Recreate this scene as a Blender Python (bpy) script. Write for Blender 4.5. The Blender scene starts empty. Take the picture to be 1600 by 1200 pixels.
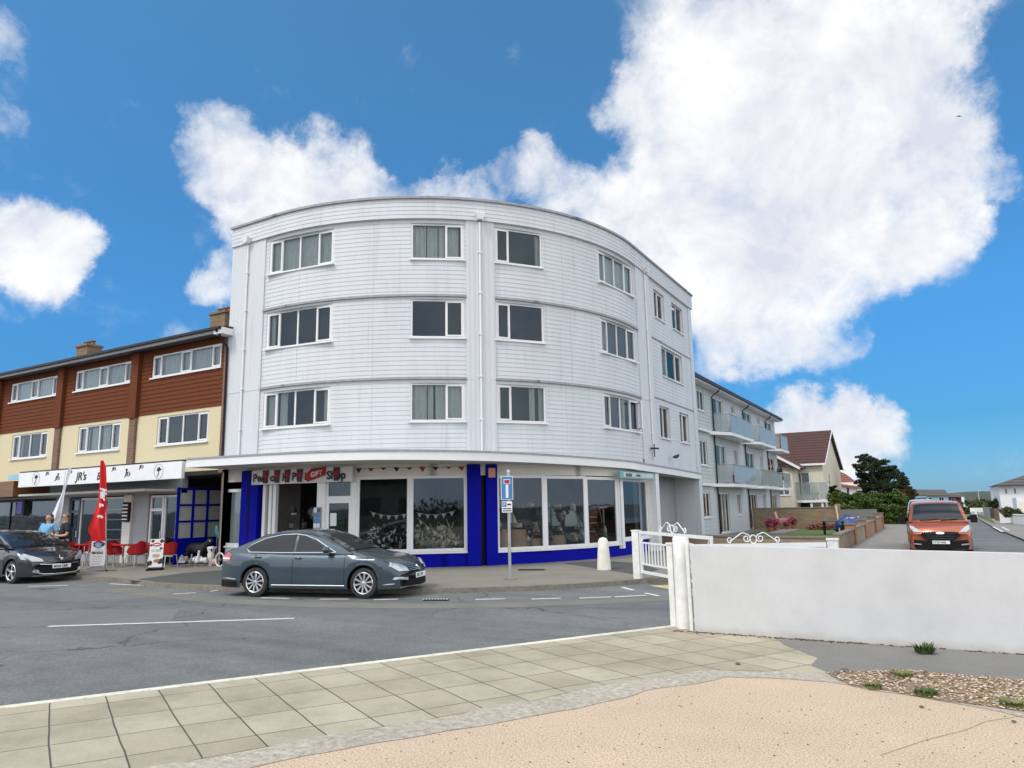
import bpy, bmesh, math, random
from mathutils import Vector, Matrix, noise
random.seed(7)
V=Vector
scn=bpy.context.scene
C=scn.collection
# ------------------------------------------------------------------ camera
FPX,YAW,PITCH,ROLL,CH=1109.0,math.radians(30.2),math.radians(9.8),math.radians(1.05),1.85
FW=V((-math.sin(YAW)*math.cos(PITCH),math.cos(YAW)*math.cos(PITCH),math.sin(PITCH)))
RT0=V((math.cos(YAW),math.sin(YAW),0)); UP0=RT0.cross(FW)
RT=RT0*math.cos(ROLL)-UP0*math.sin(ROLL); UP=RT0*math.sin(ROLL)+UP0*math.cos(ROLL)
cam=bpy.data.cameras.new('camera'); cam.sensor_width=36; cam.lens=FPX/1600*36; cam.clip_end=6000; cam.clip_start=0.1
camo=bpy.data.objects.new('camera',cam); C.objects.link(camo)
camo.matrix_world=Matrix(((RT.x,UP.x,-FW.x,0),(RT.y,UP.y,-FW.y,0),(RT.z,UP.z,-FW.z,CH),(0,0,0,1)))
scn.camera=camo
# surveying helpers: sight lines from the measuring point to known planes
def ray(x,y): return FW+RT*((x-800)/FPX)-UP*((y-600)/FPX)
O=V((0,0,CH))
def gz(x,y,z=0.0): d=ray(x,y); return O+d*((z-CH)/d.z)
def aX(x,y,X): d=ray(x,y); return O+d*(X/d.x)
def aY(x,y,Y): d=ray(x,y); return O+d*(Y/d.y)
# ------------------------------------------------------------------ world, sun, exposure
SUN_EL,SUN_AZ=math.radians(52),math.radians(-160)   # sun high behind the camera, veiled by cloud
w=bpy.data.worlds.new('World'); scn.world=w; w.use_nodes=True
nt=w.node_tree; nt.nodes.clear(); N=nt.nodes.new; L=nt.links.new
def setin(s,v):
    if isinstance(v,bpy.types.NodeSocket): L(v,s)
    else: s.default_value=v
def wm(op,a,b=0.0,c=0.0,clamp=False):
    n=N('ShaderNodeMath'); n.operation=op; n.use_clamp=clamp
    setin(n.inputs[0],a); setin(n.inputs[1],b)
    if op in('MULTIPLY_ADD',): setin(n.inputs[2],c)
    return n.outputs[0]
sky=N('ShaderNodeTexSky'); sky.sky_type='NISHITA'; sky.sun_disc=False; sky.sun_elevation=SUN_EL; sky.sun_rotation=SUN_AZ
sky.air_density=1.0; sky.dust_density=0.3; sky.ozone_density=3.0
tc=N('ShaderNodeTexCoord'); nrm=N('ShaderNodeVectorMath'); nrm.operation='NORMALIZE'; L(tc.outputs['Generated'],nrm.inputs[0])
D=nrm.outputs[0]
def wnoise(scale,det,rough,dist=0.0,off=0.0):
    m=N('ShaderNodeMapping'); L(D,m.inputs['Vector']); m.inputs['Location'].default_value=(off,off*.7,-off)
    n=N('ShaderNodeTexNoise'); n.inputs['Scale'].default_value=scale; n.inputs['Detail'].default_value=det
    n.inputs['Roughness'].default_value=rough; n.inputs['Distortion'].default_value=dist; L(m.outputs[0],n.inputs['Vector']); return n
warp=wnoise(7.0,8,0.66)
sub=N('ShaderNodeVectorMath'); sub.operation='SUBTRACT'; L(warp.outputs['Color'],sub.inputs[0]); sub.inputs[1].default_value=(.5,.5,.5)
scl=N('ShaderNodeVectorMath'); scl.operation='SCALE'; L(sub.outputs[0],scl.inputs[0]); scl.inputs['Scale'].default_value=0.13
addv=N('ShaderNodeVectorMath'); L(D,addv.inputs[0]); L(scl.outputs[0],addv.inputs[1])
nd=N('ShaderNodeVectorMath'); nd.operation='NORMALIZE'; L(addv.outputs[0],nd.inputs[0])
def cdir(px,py): return ray(px,py).normalized()
# cumulus banks: bearing of each lobe, angular radius in photo degrees, density
LOBES=[(1130,60,90,.85),(1230,70,100,1),(1340,60,110,1),(1430,60,70,.8),(1020,40,60,.5),(1290,150,130,1),(1400,150,90,.95),(1180,160,110,1),(1060,150,90,.8),(990,165,60,.7),(1100,240,110,.95),(1230,260,140,1),(1370,260,120,1),(1460,280,70,.9),(1500,340,40,.6),
 (1030,320,100,1),(950,330,60,.6),(1150,350,130,1),(1290,360,120,1),(1420,360,90,.95),(1200,440,110,1),(1330,420,80,.8),(1100,440,90,.9),(1130,510,70,.8),(1200,535,60,.75),(1280,548,50,.65),(1340,545,30,.4),(1100,570,40,.4),(1070,420,70,.8),
 (835,235,34,.6),(800,275,36,.62),(870,290,55,.75),(755,300,34,.55),(712,310,40,.62),(680,312,32,.5),(920,270,25,.35),(650,308,38,.55),(600,300,32,.5),
 (345,225,55,.72),(320,275,50,.7),(370,270,35,.5),(345,320,30,.35),(440,270,55,.75),(520,265,60,.78),(470,320,80,.9),(400,330,55,.75),(560,320,55,.7),(370,370,40,.6),(350,440,38,.6),(330,455,25,.35),
 (30,380,75,.95),(90,380,45,.75),(55,425,55,.8),(5,350,50,.7),(20,170,30,.3),(10,500,30,.3),(0,45,35,.45),
 (1250,660,45,.7),(1310,680,65,.95),(1360,695,50,.8),(1240,700,40,.6),(1290,730,60,.8),(1330,650,30,.5),(1565,275,24,.42),(320,525,35,.25),(290,540,30,.2)]
acc=None
for px,py,r,k in LOBES:
    c=cdir(px,py); ang=r/1250.0
    dt=N('ShaderNodeVectorMath'); dt.operation='DOT_PRODUCT'; L(nd.outputs[0],dt.inputs[0]); dt.inputs[1].default_value=c
    mr=N('ShaderNodeMapRange'); mr.interpolation_type='SMOOTHSTEP'
    mr.inputs['From Min'].default_value=math.cos(ang*1.35); mr.inputs['From Max'].default_value=math.cos(ang*.25); mr.inputs['To Max'].default_value=k
    L(dt.outputs['Value'],mr.inputs['Value'])
    if acc is None: acc=mr.outputs[0]
    else:
        inv=wm('MULTIPLY',wm('SUBTRACT',1.0,acc),wm('SUBTRACT',1.0,mr.outputs[0])); acc=wm('SUBTRACT',1.0,inv)
fine=wnoise(13.0,9,0.64,0.3,3.1)
mask=wm('ADD',acc,wm('MULTIPLY',wm('SUBTRACT',fine.outputs['Fac'],0.5),1.35))
cm=N('ShaderNodeMapRange'); cm.interpolation_type='SMOOTHSTEP'; cm.inputs['From Min'].default_value=0.12; cm.inputs['From Max'].default_value=1.05; L(mask,cm.inputs['Value'])
# the rest of the sky, overhead and out to sea, is a pale overcast sheet
dtb=N('ShaderNodeVectorMath'); dtb.operation='DOT_PRODUCT'; L(D,dtb.inputs[0]); dtb.inputs[1].default_value=(FW+UP*0.1).normalized()
over=N('ShaderNodeMapRange'); over.interpolation_type='SMOOTHSTEP'; over.inputs['From Min'].default_value=0.68; over.inputs['From Max'].default_value=0.35; L(dtb.outputs['Value'],over.inputs['Value'])
covr=wm('MULTIPLY',over.outputs[0],0.93)
cloud=wm('SUBTRACT',1.0,wm('MULTIPLY',wm('SUBTRACT',1.0,cm.outputs[0]),wm('SUBTRACT',1.0,covr)))
shade=wnoise(7.0,8,0.62,0.3,8.0)
cr=N('ShaderNodeValToRGB'); cr.color_ramp.elements[0].position=.34; cr.color_ramp.elements[0].color=(.70,.74,.84,1); cr.color_ramp.elements[1].position=.58; cr.color_ramp.elements[1].color=(1,1,1,1)
L(shade.outputs['Fac'],cr.inputs[0])
SKYK=0.13
sepd=N('ShaderNodeSeparateXYZ'); L(D,sepd.inputs[0])
tint=N('ShaderNodeValToRGB'); L(sepd.outputs[2],tint.inputs[0]); te=tint.color_ramp.elements; te[0].position=0.0; te[0].color=(.21,.36,.62,1); te[1].position=.62; te[1].color=(.80,1.02,1.0,1)
for p_,c_ in((.10,(.24,.42,.58,1)),(.25,(.46,.69,.84,1))): q_=te.new(p_); q_.color=c_
tm=N('ShaderNodeMix'); tm.data_type='RGBA'; tm.blend_type='MULTIPLY'; tm.inputs[0].default_value=1; L(sky.outputs[0],tm.inputs[6]); L(tint.outputs[0],tm.inputs[7])
hs=N('ShaderNodeHueSaturation'); L(tm.outputs[2],hs.inputs['Color']); hs.inputs['Saturation'].default_value=1.12
bgs=N('ShaderNodeBackground'); L(hs.outputs[0],bgs.inputs['Color']); bgs.inputs['Strength'].default_value=SKYK
bgc=N('ShaderNodeBackground'); L(cr.outputs[0],bgc.inputs['Color']); L(wm('MULTIPLY_ADD',covr,0.56,0.75),bgc.inputs['Strength'])
mixw=N('ShaderNodeMixShader'); L(cloud,mixw.inputs[0]); L(bgs.outputs[0],mixw.inputs[1]); L(bgc.outputs[0],mixw.inputs[2])
outw=N('ShaderNodeOutputWorld'); L(mixw.outputs[0],outw.inputs['Surface'])
sl=bpy.data.lights.new('sun','SUN'); sl.energy=1.4; sl.angle=math.radians(14); sl.color=(1,.96,.9)
so=bpy.data.objects.new('sun',sl); C.objects.link(so)
sd=V((math.sin(SUN_AZ)*math.cos(SUN_EL),math.cos(SUN_AZ)*math.cos(SUN_EL),math.sin(SUN_EL)))
so.rotation_euler=sd.to_track_quat('Z','Y').to_euler(); so.location=(0,-30,60)
scn.view_settings.view_transform='Standard'; scn.view_settings.look='None'; scn.view_settings.exposure=0.45; scn.view_settings.gamma=1
try: scn.view_settings.use_curve_mapping=False
except Exception: pass
# ------------------------------------------------------------------ materials
def new_mat(name):
    m=bpy.data.materials.new(name); m.use_nodes=True; return m,m.node_tree,m.node_tree.nodes['Principled BSDF']
def nz(t,scale,det=5,rough=.6,vec=None,stretch=None):
    n=t.nodes.new('ShaderNodeTexNoise'); n.inputs['Scale'].default_value=scale; n.inputs['Detail'].default_value=det; n.inputs['Roughness'].default_value=rough
    if vec is None: vec=t.nodes.new('ShaderNodeTexCoord').outputs['Object']
    if stretch:
        mp=t.nodes.new('ShaderNodeMapping'); mp.inputs['Scale'].default_value=stretch; t.links.new(vec,mp.inputs[0]); vec=mp.outputs[0]
    t.links.new(vec,n.inputs['Vector']); return n.outputs['Fac']
def ramp(t,fac,stops):
    r=t.nodes.new('ShaderNodeValToRGB'); e=r.color_ramp.elements
    while len(e)<len(stops): e.new(0.5)
    for i,(p,c) in enumerate(stops): e[i].position=p; e[i].color=(*c,1)
    t.links.new(fac,r.inputs[0]); return r.outputs[0]
def mixc(t,fac,a,b,mode='MIX'):
    n=t.nodes.new('ShaderNodeMix'); n.data_type='RGBA'; n.blend_type=mode
    for s,v in((0,fac),(6,a),(7,b)):
        if isinstance(v,bpy.types.NodeSocket): t.links.new(v,n.inputs[s])
        else: n.inputs[s].default_value=v if s==0 else (*v,1)
    return n.outputs[2]
def bump(t,b,h,s=.3,d=.01):
    n=t.nodes.new('ShaderNodeBump'); n.inputs['Strength'].default_value=s; n.inputs['Distance'].default_value=d
    t.links.new(h,n.inputs['Height']); t.links.new(n.outputs[0],b.inputs['Normal'])
MC={}
def M(name,col,rough=.6,metal=0,var=.12,scale=3.0,bmp=0,bscale=60,spec=.5,coat=0,stretch=None):
    if name in MC: return MC[name]
    m,t,b=new_mat(name)
    b.inputs['Roughness'].default_value=rough; b.inputs['Metallic'].default_value=metal; b.inputs['Specular IOR Level'].default_value=spec
    if coat: b.inputs['Coat Weight'].default_value=coat; b.inputs['Coat Roughness'].default_value=.05
    f=nz(t,scale,6,.65,stretch=stretch)
    lo=tuple(max(0,c*(1-var)) for c in col); hi=tuple(min(1,c*(1+var)) for c in col)
    t.links.new(ramp(t,f,[(.3,lo),(.7,hi)]),b.inputs['Base Color'])
    if bmp: bump(t,b,nz(t,bscale,4,.6),bmp,.01)
    MC[name]=m; return m
def glassmat(name,tint=(.70,.86,1.0),refl=.02,trans=.84,rough=.02):
    m=bpy.data.materials.new(name); m.use_nodes=True; t=m.node_tree; t.nodes.clear()
    o=t.nodes.new('ShaderNodeOutputMaterial'); tr=t.nodes.new('ShaderNodeBsdfTransparent'); tr.inputs[0].default_value=(trans,trans*1.02,trans*1.01,1)
    g=t.nodes.new('ShaderNodeBsdfGlossy'); g.inputs['Roughness'].default_value=rough; g.inputs[0].default_value=(*tint,1)
    fr=t.nodes.new('ShaderNodeFresnel'); fr.inputs['IOR'].default_value=1.5
    a=t.nodes.new('ShaderNodeMath'); a.operation='MULTIPLY_ADD'; a.inputs[1].default_value=.9; a.inputs[2].default_value=refl; a.use_clamp=True; t.links.new(fr.outputs[0],a.inputs[0])
    tcn=t.nodes.new('ShaderNodeTexCoord'); n=t.nodes.new('ShaderNodeTexNoise'); n.inputs['Scale'].default_value=.9; n.inputs['Detail'].default_value=1; t.links.new(tcn.outputs['Object'],n.inputs['Vector'])
    bp=t.nodes.new('ShaderNodeBump'); bp.inputs['Strength'].default_value=.05; bp.inputs['Distance'].default_value=.05; t.links.new(n.outputs['Fac'],bp.inputs['Height']); t.links.new(bp.outputs[0],g.inputs['Normal'])
    mx=t.nodes.new('ShaderNodeMixShader'); t.links.new(a.outputs[0],mx.inputs[0]); t.links.new(tr.outputs[0],mx.inputs[1]); t.links.new(g.outputs[0],mx.inputs[2])
    t.links.new(mx.outputs[0],o.inputs[0]); MC[name]=m; return m
GLASS=glassmat('window_glass'); SIDEGLASS=glassmat('side_window_glass',tint=(1.0,.80,.62)); SHOPGLASS=glassmat('shop_glass',refl=.03,trans=.86); BALGLASS=glassmat('balcony_glass',refl=.03,trans=.8)
def frost():
    m=BALGLASS; t=m.node_tree; o=[n for n in t.nodes if n.type=='OUTPUT_MATERIAL'][0]; mx=[n for n in t.nodes if n.type=='MIX_SHADER'][0]; d=t.nodes.new('ShaderNodeBsdfDiffuse'); d.inputs[0].default_value=(.52,.58,.57,1); m2=t.nodes.new('ShaderNodeMixShader'); m2.inputs[0].default_value=.42; t.links.new(mx.outputs[0],m2.inputs[1]); t.links.new(d.outputs[0],m2.inputs[2]); t.links.new(m2.outputs[0],o.inputs[0])
frost()
def carglass():
    m,t,b=new_mat('car_glass'); b.inputs['Base Color'].default_value=(.018,.022,.024,1); b.inputs['Roughness'].default_value=.03; b.inputs['Specular IOR Level'].default_value=.5; return m
CARGLASS=carglass()
def clad(name,col,dirt=.17):
    m,t,b=new_mat(name); b.inputs['Roughness'].default_value=.55; b.inputs['Specular IOR Level'].default_value=.3
    st_=nz(t,7,5,.75,stretch=(1,1,.045))
    s1=nz(t,1.2,6,.7,stretch=(1,1,.18)); s2=nz(t,14,4,.6,stretch=(1,1,6)); 
    c=ramp(t,s1,[(.25,tuple(x*(1-dirt) for x in col)),(.6,col)])
    c2=mixc(t,.35,c,ramp(t,s2,[(.3,tuple(x*.93 for x in col)),(.7,col)]),'MIX'); c2=mixc(t,.85,c2,ramp(t,st_,[(.32,(.87,.865,.85)),(.46,(1,1,1))]),'MULTIPLY'); t.links.new(c2,b.inputs['Base Color']); MC[name]=m; return m
CLAD=clad('white_cladding',(.60,.635,.665)); RIB=clad('ribbed_sheet',(.59,.625,.655),.1); WHITE=M('white_frame',(.74,.745,.75),.35,var=.03)
def wood_clad():
    m,t,b=new_mat('brown_cladding'); b.inputs['Roughness'].default_value=.8; b.inputs['Specular IOR Level'].default_value=.15
    c=ramp(t,nz(t,5,6,.7,stretch=(1,1,9)),[(.25,(.085,.024,.010)),(.5,(.135,.040,.016)),(.8,(.18,.056,.023))]); t.links.new(c,b.inputs['Base Color']); return m
WOODC=wood_clad()
def brick(name,c1,c2,mort,scale=1.0,axis='xz'):
    m,t,b=new_mat(name); b.inputs['Roughness'].default_value=.85
    tcn=t.nodes.new('ShaderNodeTexCoord'); sp=t.nodes.new('ShaderNodeSeparateXYZ'); t.links.new(tcn.outputs['Object'],sp.inputs[0])
    ad=t.nodes.new('ShaderNodeMath'); ad.operation='ADD'; t.links.new(sp.outputs[0],ad.inputs[0]); t.links.new(sp.outputs[1],ad.inputs[1])
    cb=t.nodes.new('ShaderNodeCombineXYZ'); t.links.new(ad.outputs[0],cb.inputs[0]); t.links.new(sp.outputs[2],cb.inputs[1])
    br=t.nodes.new('ShaderNodeTexBrick'); t.links.new(cb.outputs[0],br.inputs['Vector'])
    br.inputs['Color1'].default_value=(*c1,1); br.inputs['Color2'].default_value=(*c2,1); br.inputs['Mortar'].default_value=(*mort,1)
    br.inputs['Scale'].default_value=1; br.inputs['Brick Width'].default_value=.225*scale; br.inputs['Row Height'].default_value=.075*scale; br.inputs['Mortar Size'].default_value=.008*scale
    c=mixc(t,.5,br.outputs[0],ramp(t,nz(t,2.5,6,.7),[(.3,(.45,.45,.45)),(.7,(1,1,1))]),'MULTIPLY'); t.links.new(c,b.inputs['Base Color'])
    bump(t,b,br.outputs['Fac'],-.4,.01); MC[name]=m; return m
BRICK=brick('red_brown_brick',(.16,.07,.045),(.23,.11,.07),(.25,.22,.19)); CHIMB=brick('chimney_brick',(.2,.12,.06),(.27,.17,.09),(.2,.18,.15)); BLOCK=brick('garden_block',(.22,.16,.10),(.28,.21,.135),(.2,.16,.11),2.0); YBRICK=brick('buff_brick',(.30,.22,.14),(.36,.27,.18),(.3,.26,.2),1.3); RBRICK=brick('orange_brick',(.33,.14,.075),(.38,.18,.1),(.3,.22,.16),1.2)
CREAM=M('cream_render',(.62,.55,.36),.85,var=.05,scale=8,bmp=.5,bscale=40); BLUE=M('royal_blue_paint',(.002,.005,.30),.6,var=.10,scale=6,spec=.08)
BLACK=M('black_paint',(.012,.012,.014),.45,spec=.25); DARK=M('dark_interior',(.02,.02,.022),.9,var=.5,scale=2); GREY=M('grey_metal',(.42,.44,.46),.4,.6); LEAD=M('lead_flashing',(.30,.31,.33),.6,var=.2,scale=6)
SOFFIT=M('soffit_white',(.55,.54,.51),.8,var=.06); CHROME=M('chrome',(.75,.76,.78),.12,1,var=.02); RUBBER=M('tyre_rubber',(.018,.018,.019),.75,var=.2,scale=30)
CURT=M('net_curtain',(.52,.56,.55),.9,var=.25,scale=6,stretch=(6,6,.4)); GREYPANEL=M('grey_panel',(.30,.31,.33),.55,var=.06); CREAMW=M('cream_white',(.68,.66,.60),.6,var=.05)
RED=M('red_plastic',(.42,.012,.016),.38,var=.08,spec=.4); REDCLOTH=M('red_flag_cloth',(.62,.012,.012),.7,var=.06); WCLOTH=M('white_flag_cloth',(.72,.73,.80),.7,var=.05); ALU=M('aluminium',(.62,.63,.65),.3,.9,var=.05)
TEAL=M('teal_sign',(.16,.36,.36),.5); ORANGE=M('alarm_orange',(.62,.25,.17),.4)
# ------------------------------------------------------------------ mesh helpers
class MB:
    def __init__(s): s.v=[]; s.f=[]; s.mi=[]; s.m=[]
    def mat(s,m):
        if m not in s.m: s.m.append(m)
        return s.m.index(m)
    def face(s,pts,m=None):
        i=len(s.v); s.v+= [tuple(p) for p in pts]; s.f.append(tuple(range(i,i+len(pts)))); s.mi.append(s.mat(m) if m else 0); return s
    def hexa(s,p,m=None):
        i=len(s.v); s.v+=[tuple(q) for q in p]; k=s.mat(m) if m else 0
        for f in((0,3,2,1),(4,5,6,7),(0,1,5,4),(1,2,6,5),(2,3,7,6),(3,0,4,7)): s.f.append(tuple(i+a for a in f)); s.mi.append(k)
        return s
    def box(s,x0,x1,y0,y1,z0,z1,m=None,X=None):
        p=[V(q) for q in((x0,y0,z0),(x1,y0,z0),(x1,y1,z0),(x0,y1,z0),(x0,y0,z1),(x1,y0,z1),(x1,y1,z1),(x0,y1,z1))]
        if X: p=[X@q for q in p]
        return s.hexa(p,m)
    def obox(s,fr,u0,u1,v0,v1,d0,d1,m=None):   # box in a wall frame fr(u,z,outward)
        return s.hexa([fr(u0,v0,d1),fr(u1,v0,d1),fr(u1,v0,d0),fr(u0,v0,d0),fr(u0,v1,d1),fr(u1,v1,d1),fr(u1,v1,d0),fr(u0,v1,d0)],m)
    def bar(s,a,b,w,h,m=None):
        a=V(a);b=V(b);d=(b-a).normalized(); ref=V((0,0,1)) if abs(d.z)<.95 else V((0,1,0)); sx=d.cross(ref).normalized()*w/2; sy=sx.cross(d).normalized()*h/2
        return s.hexa([a-sx-sy,a+sx-sy,a+sx+sy,a-sx+sy,b-sx-sy,b+sx-sy,b+sx+sy,b-sx+sy],m)
    def tube(s,pts,r,n=8,m=None,cap=True):
        pts=[V(p) for p in pts]; R=r if isinstance(r,(list,tuple)) else [r]*len(pts); k=s.mat(m) if m else 0; base=len(s.v); prev=None
        for i,p in enumerate(pts):
            d=(pts[min(i+1,len(pts)-1)]-pts[max(i-1,0)]).normalized()
            if prev is None: a=d.orthogonal().normalized()
            else:
                a=prev-d*prev.dot(d); a=a.normalized() if a.length>1e-6 else d.orthogonal().normalized()
            prev=a; b=d.cross(a)
            for j in range(n):
                t=2*math.pi*j/n; s.v.append(tuple(p+(a*math.cos(t)+b*math.sin(t))*R[i]))
        for i in range(len(pts)-1):
            for j in range(n):
                q=base+i*n+j; q2=base+i*n+(j+1)%n; s.f.append((q,q2,q2+n,q+n)); s.mi.append(k)
        if cap:
            s.f.append(tuple(base+j for j in reversed(range(n)))); s.mi.append(k); e=base+(len(pts)-1)*n; s.f.append(tuple(e+j for j in range(n))); s.mi.append(k)
        return s
    def lathe(s,prof,n=24,o=(0,0,0),axis='z',m=None,cap=True):
        k=s.mat(m) if m else 0; base=len(s.v); o=V(o)
        for r,h in prof:
            for j in range(n):
                t=2*math.pi*j/n; c,sn=r*math.cos(t),r*math.sin(t)
                s.v.append(tuple(o+(V((c,sn,h)) if axis=='z' else V((c,h,sn)))))
        for i in range(len(prof)-1):
            for j in range(n):
                q=base+i*n+j;q2=base+i*n+(j+1)%n; s.f.append((q,q2,q2+n,q+n)); s.mi.append(k)
        if cap and prof[0][0]>1e-4: s.f.append(tuple(base+j for j in reversed(range(n)))); s.mi.append(k)
        if cap and prof[-1][0]>1e-4: e=base+(len(prof)-1)*n; s.f.append(tuple(e+j for j in range(n))); s.mi.append(k)
        return s
    def blob(s,c,r,n=10,jit=0,seed=0,m=None):
        k=s.mat(m) if m else 0; base=len(s.v); c=V(c); r=V(r) if not isinstance(r,(int,float)) else V((r,r,r)); nr=n//2+1
        for i in range(nr+1):
            ph=math.pi*i/nr
            for j in range(n):
                t=2*math.pi*j/n; d=V((math.sin(ph)*math.cos(t),math.sin(ph)*math.sin(t),math.cos(ph)))
                q=1+(jit*noise.noise(d*2.3+V((seed,seed*1.7,0))) if jit else 0); s.v.append(tuple(c+V((d.x*r.x,d.y*r.y,d.z*r.z))*q))
        for i in range(nr):
            for j in range(n):
                q=base+i*n+j;q2=base+i*n+(j+1)%n; s.f.append((q,q+n,q2+n,q2)); s.mi.append(k)
        return s
    def prism(s,poly,fr,d0,d1,m=None):   # poly of (u,v) extruded along frame depth
        k=s.mat(m) if m else 0; n=len(poly); i=len(s.v)
        s.v+=[tuple(fr(u,v,d1)) for u,v in poly]+[tuple(fr(u,v,d0)) for u,v in poly]
        s.f.append(tuple(range(i,i+n))); s.mi.append(k); s.f.append(tuple(i+n+j for j in reversed(range(n)))); s.mi.append(k)
        for j in range(n): s.f.append((i+j,i+n+j,i+n+(j+1)%n,i+(j+1)%n)); s.mi.append(k)
        return s
    def build(s,name,mat=None,parent=None,smooth=None,fixn=True):
        me=bpy.data.meshes.new(name); off=V((0,0,0))
        if parent is not None:
            p=parent
            while p is not None: off+=V(p.location); p=p.parent
        me.from_pydata([tuple(V(q)-off) for q in s.v],[],s.f)
        mats=s.m if s.m else [mat]
        for q in mats: me.materials.append(q)
        if len(mats)>1: me.polygons.foreach_set('material_index',s.mi)
        if fixn:
            bm=bmesh.new(); bm.from_mesh(me); bmesh.ops.remove_doubles(bm,verts=bm.verts,dist=1e-5); bmesh.ops.recalc_face_normals(bm,faces=bm.faces); bm.to_mesh(me); bm.free()
        if smooth:
            me.polygons.foreach_set('use_smooth',[True]*len(me.polygons)); me.set_sharp_from_angle(angle=math.radians(smooth))
        o=bpy.data.objects.new(name,me); C.objects.link(o)
        if parent is not None: o.parent=parent
        return o
def tag(o,label=None,cat=None,group=None,kind=None):
    if label: o['label']=label
    if cat: o['category']=cat
    if group: o['group']=group
    if kind: o['kind']=kind
    return o
def thing(name,label,cat,loc=(0,0,0),group=None,rz=0):
    o=bpy.data.objects.new(name,None); o.empty_display_size=.2; C.objects.link(o); o.location=loc; o.rotation_euler=(0,0,rz); return tag(o,label,cat,group)
def struct(o): o['kind']='structure'; return o
def copy_tree(o,parent=None):
    c=o.copy(); C.objects.link(c)
    if parent is not None: c.parent=parent
    for ch in list(o.children): copy_tree(ch,c)
    return c
def text(s,size,org,u,v,mat,parent,name='lettering',shear=0,bold=0,align='LEFT',depth=.004,sx=1):
    cu=bpy.data.curves.new('t','FONT'); cu.body=s; cu.size=size; cu.shear=shear; cu.offset=bold; cu.align_x=align; cu.resolution_u=3
    o=bpy.data.objects.new('t',cu); C.objects.link(o); dg=bpy.context.evaluated_depsgraph_get(); me=bpy.data.meshes.new_from_object(o.evaluated_get(dg)); bpy.data.objects.remove(o)
    u=V(u).normalized();v=V(v).normalized();n=u.cross(v); org=V(org); off=V((0,0,0)); p=parent
    while p is not None: off+=V(p.location); p=p.parent
    for q in me.vertices: q.co=org+u*q.co.x*sx+v*q.co.y+n*(q.co.z+depth)-off
    me.name=name; me.materials.clear(); me.materials.append(mat); o=bpy.data.objects.new(name,me); C.objects.link(o)
    if parent is not None: o.parent=parent
    return o
def skin(name,verts,edges,radii,mat,parent,sub=2):
    me=bpy.data.meshes.new(name); me.from_pydata(verts,edges,[]); o=bpy.data.objects.new(name,me); C.objects.link(o)
    md=o.modifiers.new('s','SKIN'); sk=me.skin_vertices[0].data
    for i,r in enumerate(radii): sk[i].radius=(r,r) if not isinstance(r,tuple) else r
    sk[0].use_root=True; sb=o.modifiers.new('u','SUBSURF'); sb.levels=sub; sb.render_levels=sub
    dg=bpy.context.evaluated_depsgraph_get(); m2=bpy.data.meshes.new_from_object(o.evaluated_get(dg)); o.modifiers.clear(); o.data=m2; bpy.data.meshes.remove(me); m2.name=name
    m2.materials.clear(); m2.materials.append(mat); m2.polygons.foreach_set('use_smooth',[True]*len(m2.polygons))
    if parent is not None: o.parent=parent
    return o
def planeframe(org,u,n):   # returns fr(u,z,out)
    org=V(org);u=V(u).normalized();n=V(n).normalized()
    return lambda a,z,d=0.0: org+u*a+n*d+V((0,0,z))
# ------------------------------------------------------------------ generic window
def window(root,fr,u0,u1,z0,z1,splits=(),case=(),sill=True,curt=None,frame=WHITE,depth=-.06,glass=None,trans=(),name='window',fw=.055,silld=.07):
    mb=MB(); d0,d1=depth-.05,depth+.02
    mb.obox(fr,u0,u1,z1-fw,z1,d0,d1).obox(fr,u0,u1,z0,z0+fw,d0,d1).obox(fr,u0,u0+fw,z0+fw,z1-fw,d0,d1).obox(fr,u1-fw,u1,z0+fw,z1-fw,d0,d1)
    W=u1-u0; cuts=[u0+fw]+[u0+W*s for s in splits]+[u1-fw]
    for s in splits: mb.obox(fr,u0+W*s-fw/2,u0+W*s+fw/2,z0+fw,z1-fw,d0,d1-.003)
    for i in case:   # opening sashes have their own inner frame
        a,b=cuts[i],cuts[i+1]; q=.045; e=.03
        mb.obox(fr,a,b,z1-fw-q,z1-fw,d0,d1+.012).obox(fr,a,b,z0+fw,z0+fw+q,d0,d1+.012).obox(fr,a,a+q,z0+fw+q,z1-fw-q,d0,d1+.012).obox(fr,b-q,b,z0+fw+q,z1-fw-q,d0,d1+.012)
    for tz in trans: mb.obox(fr,u0+fw,u1-fw,tz-fw/2,tz+fw/2,d0,d1-.006)
    f=mb.build(name,frame,root)
    p=MB(); p.face([fr(u0+fw,z0+fw,depth-.02),fr(u1-fw,z0+fw,depth-.02),fr(u1-fw,z1-fw,depth-.02),fr(u0+fw,z1-fw,depth-.02)]); p.build('pane',glass or GLASS,f,fixn=False)
    if sill: MB().obox(fr,u0-.04,u1+.04,z0-.05,z0,depth-.05,silld).build('sill',WHITE,f)
    if curt:
        for a,b,drop in curt:
            c=MB()
            n=max(4,int((b-a)*W/.05)); pr=None
            for i in range(n+1):
                uu=u0+W*(a+(b-a)*i/n); dd=depth-.14-.03*math.sin(i*2.1+a*9)
                cur=(fr(uu,z0+.02,dd),fr(uu,z0+(z1-z0)*drop,dd))
                if pr: c.face([pr[0],cur[0],cur[1],pr[1]])
                pr=cur
            c.build('curtain',CURT,f,smooth=60,fixn=False)
    return f
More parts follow.
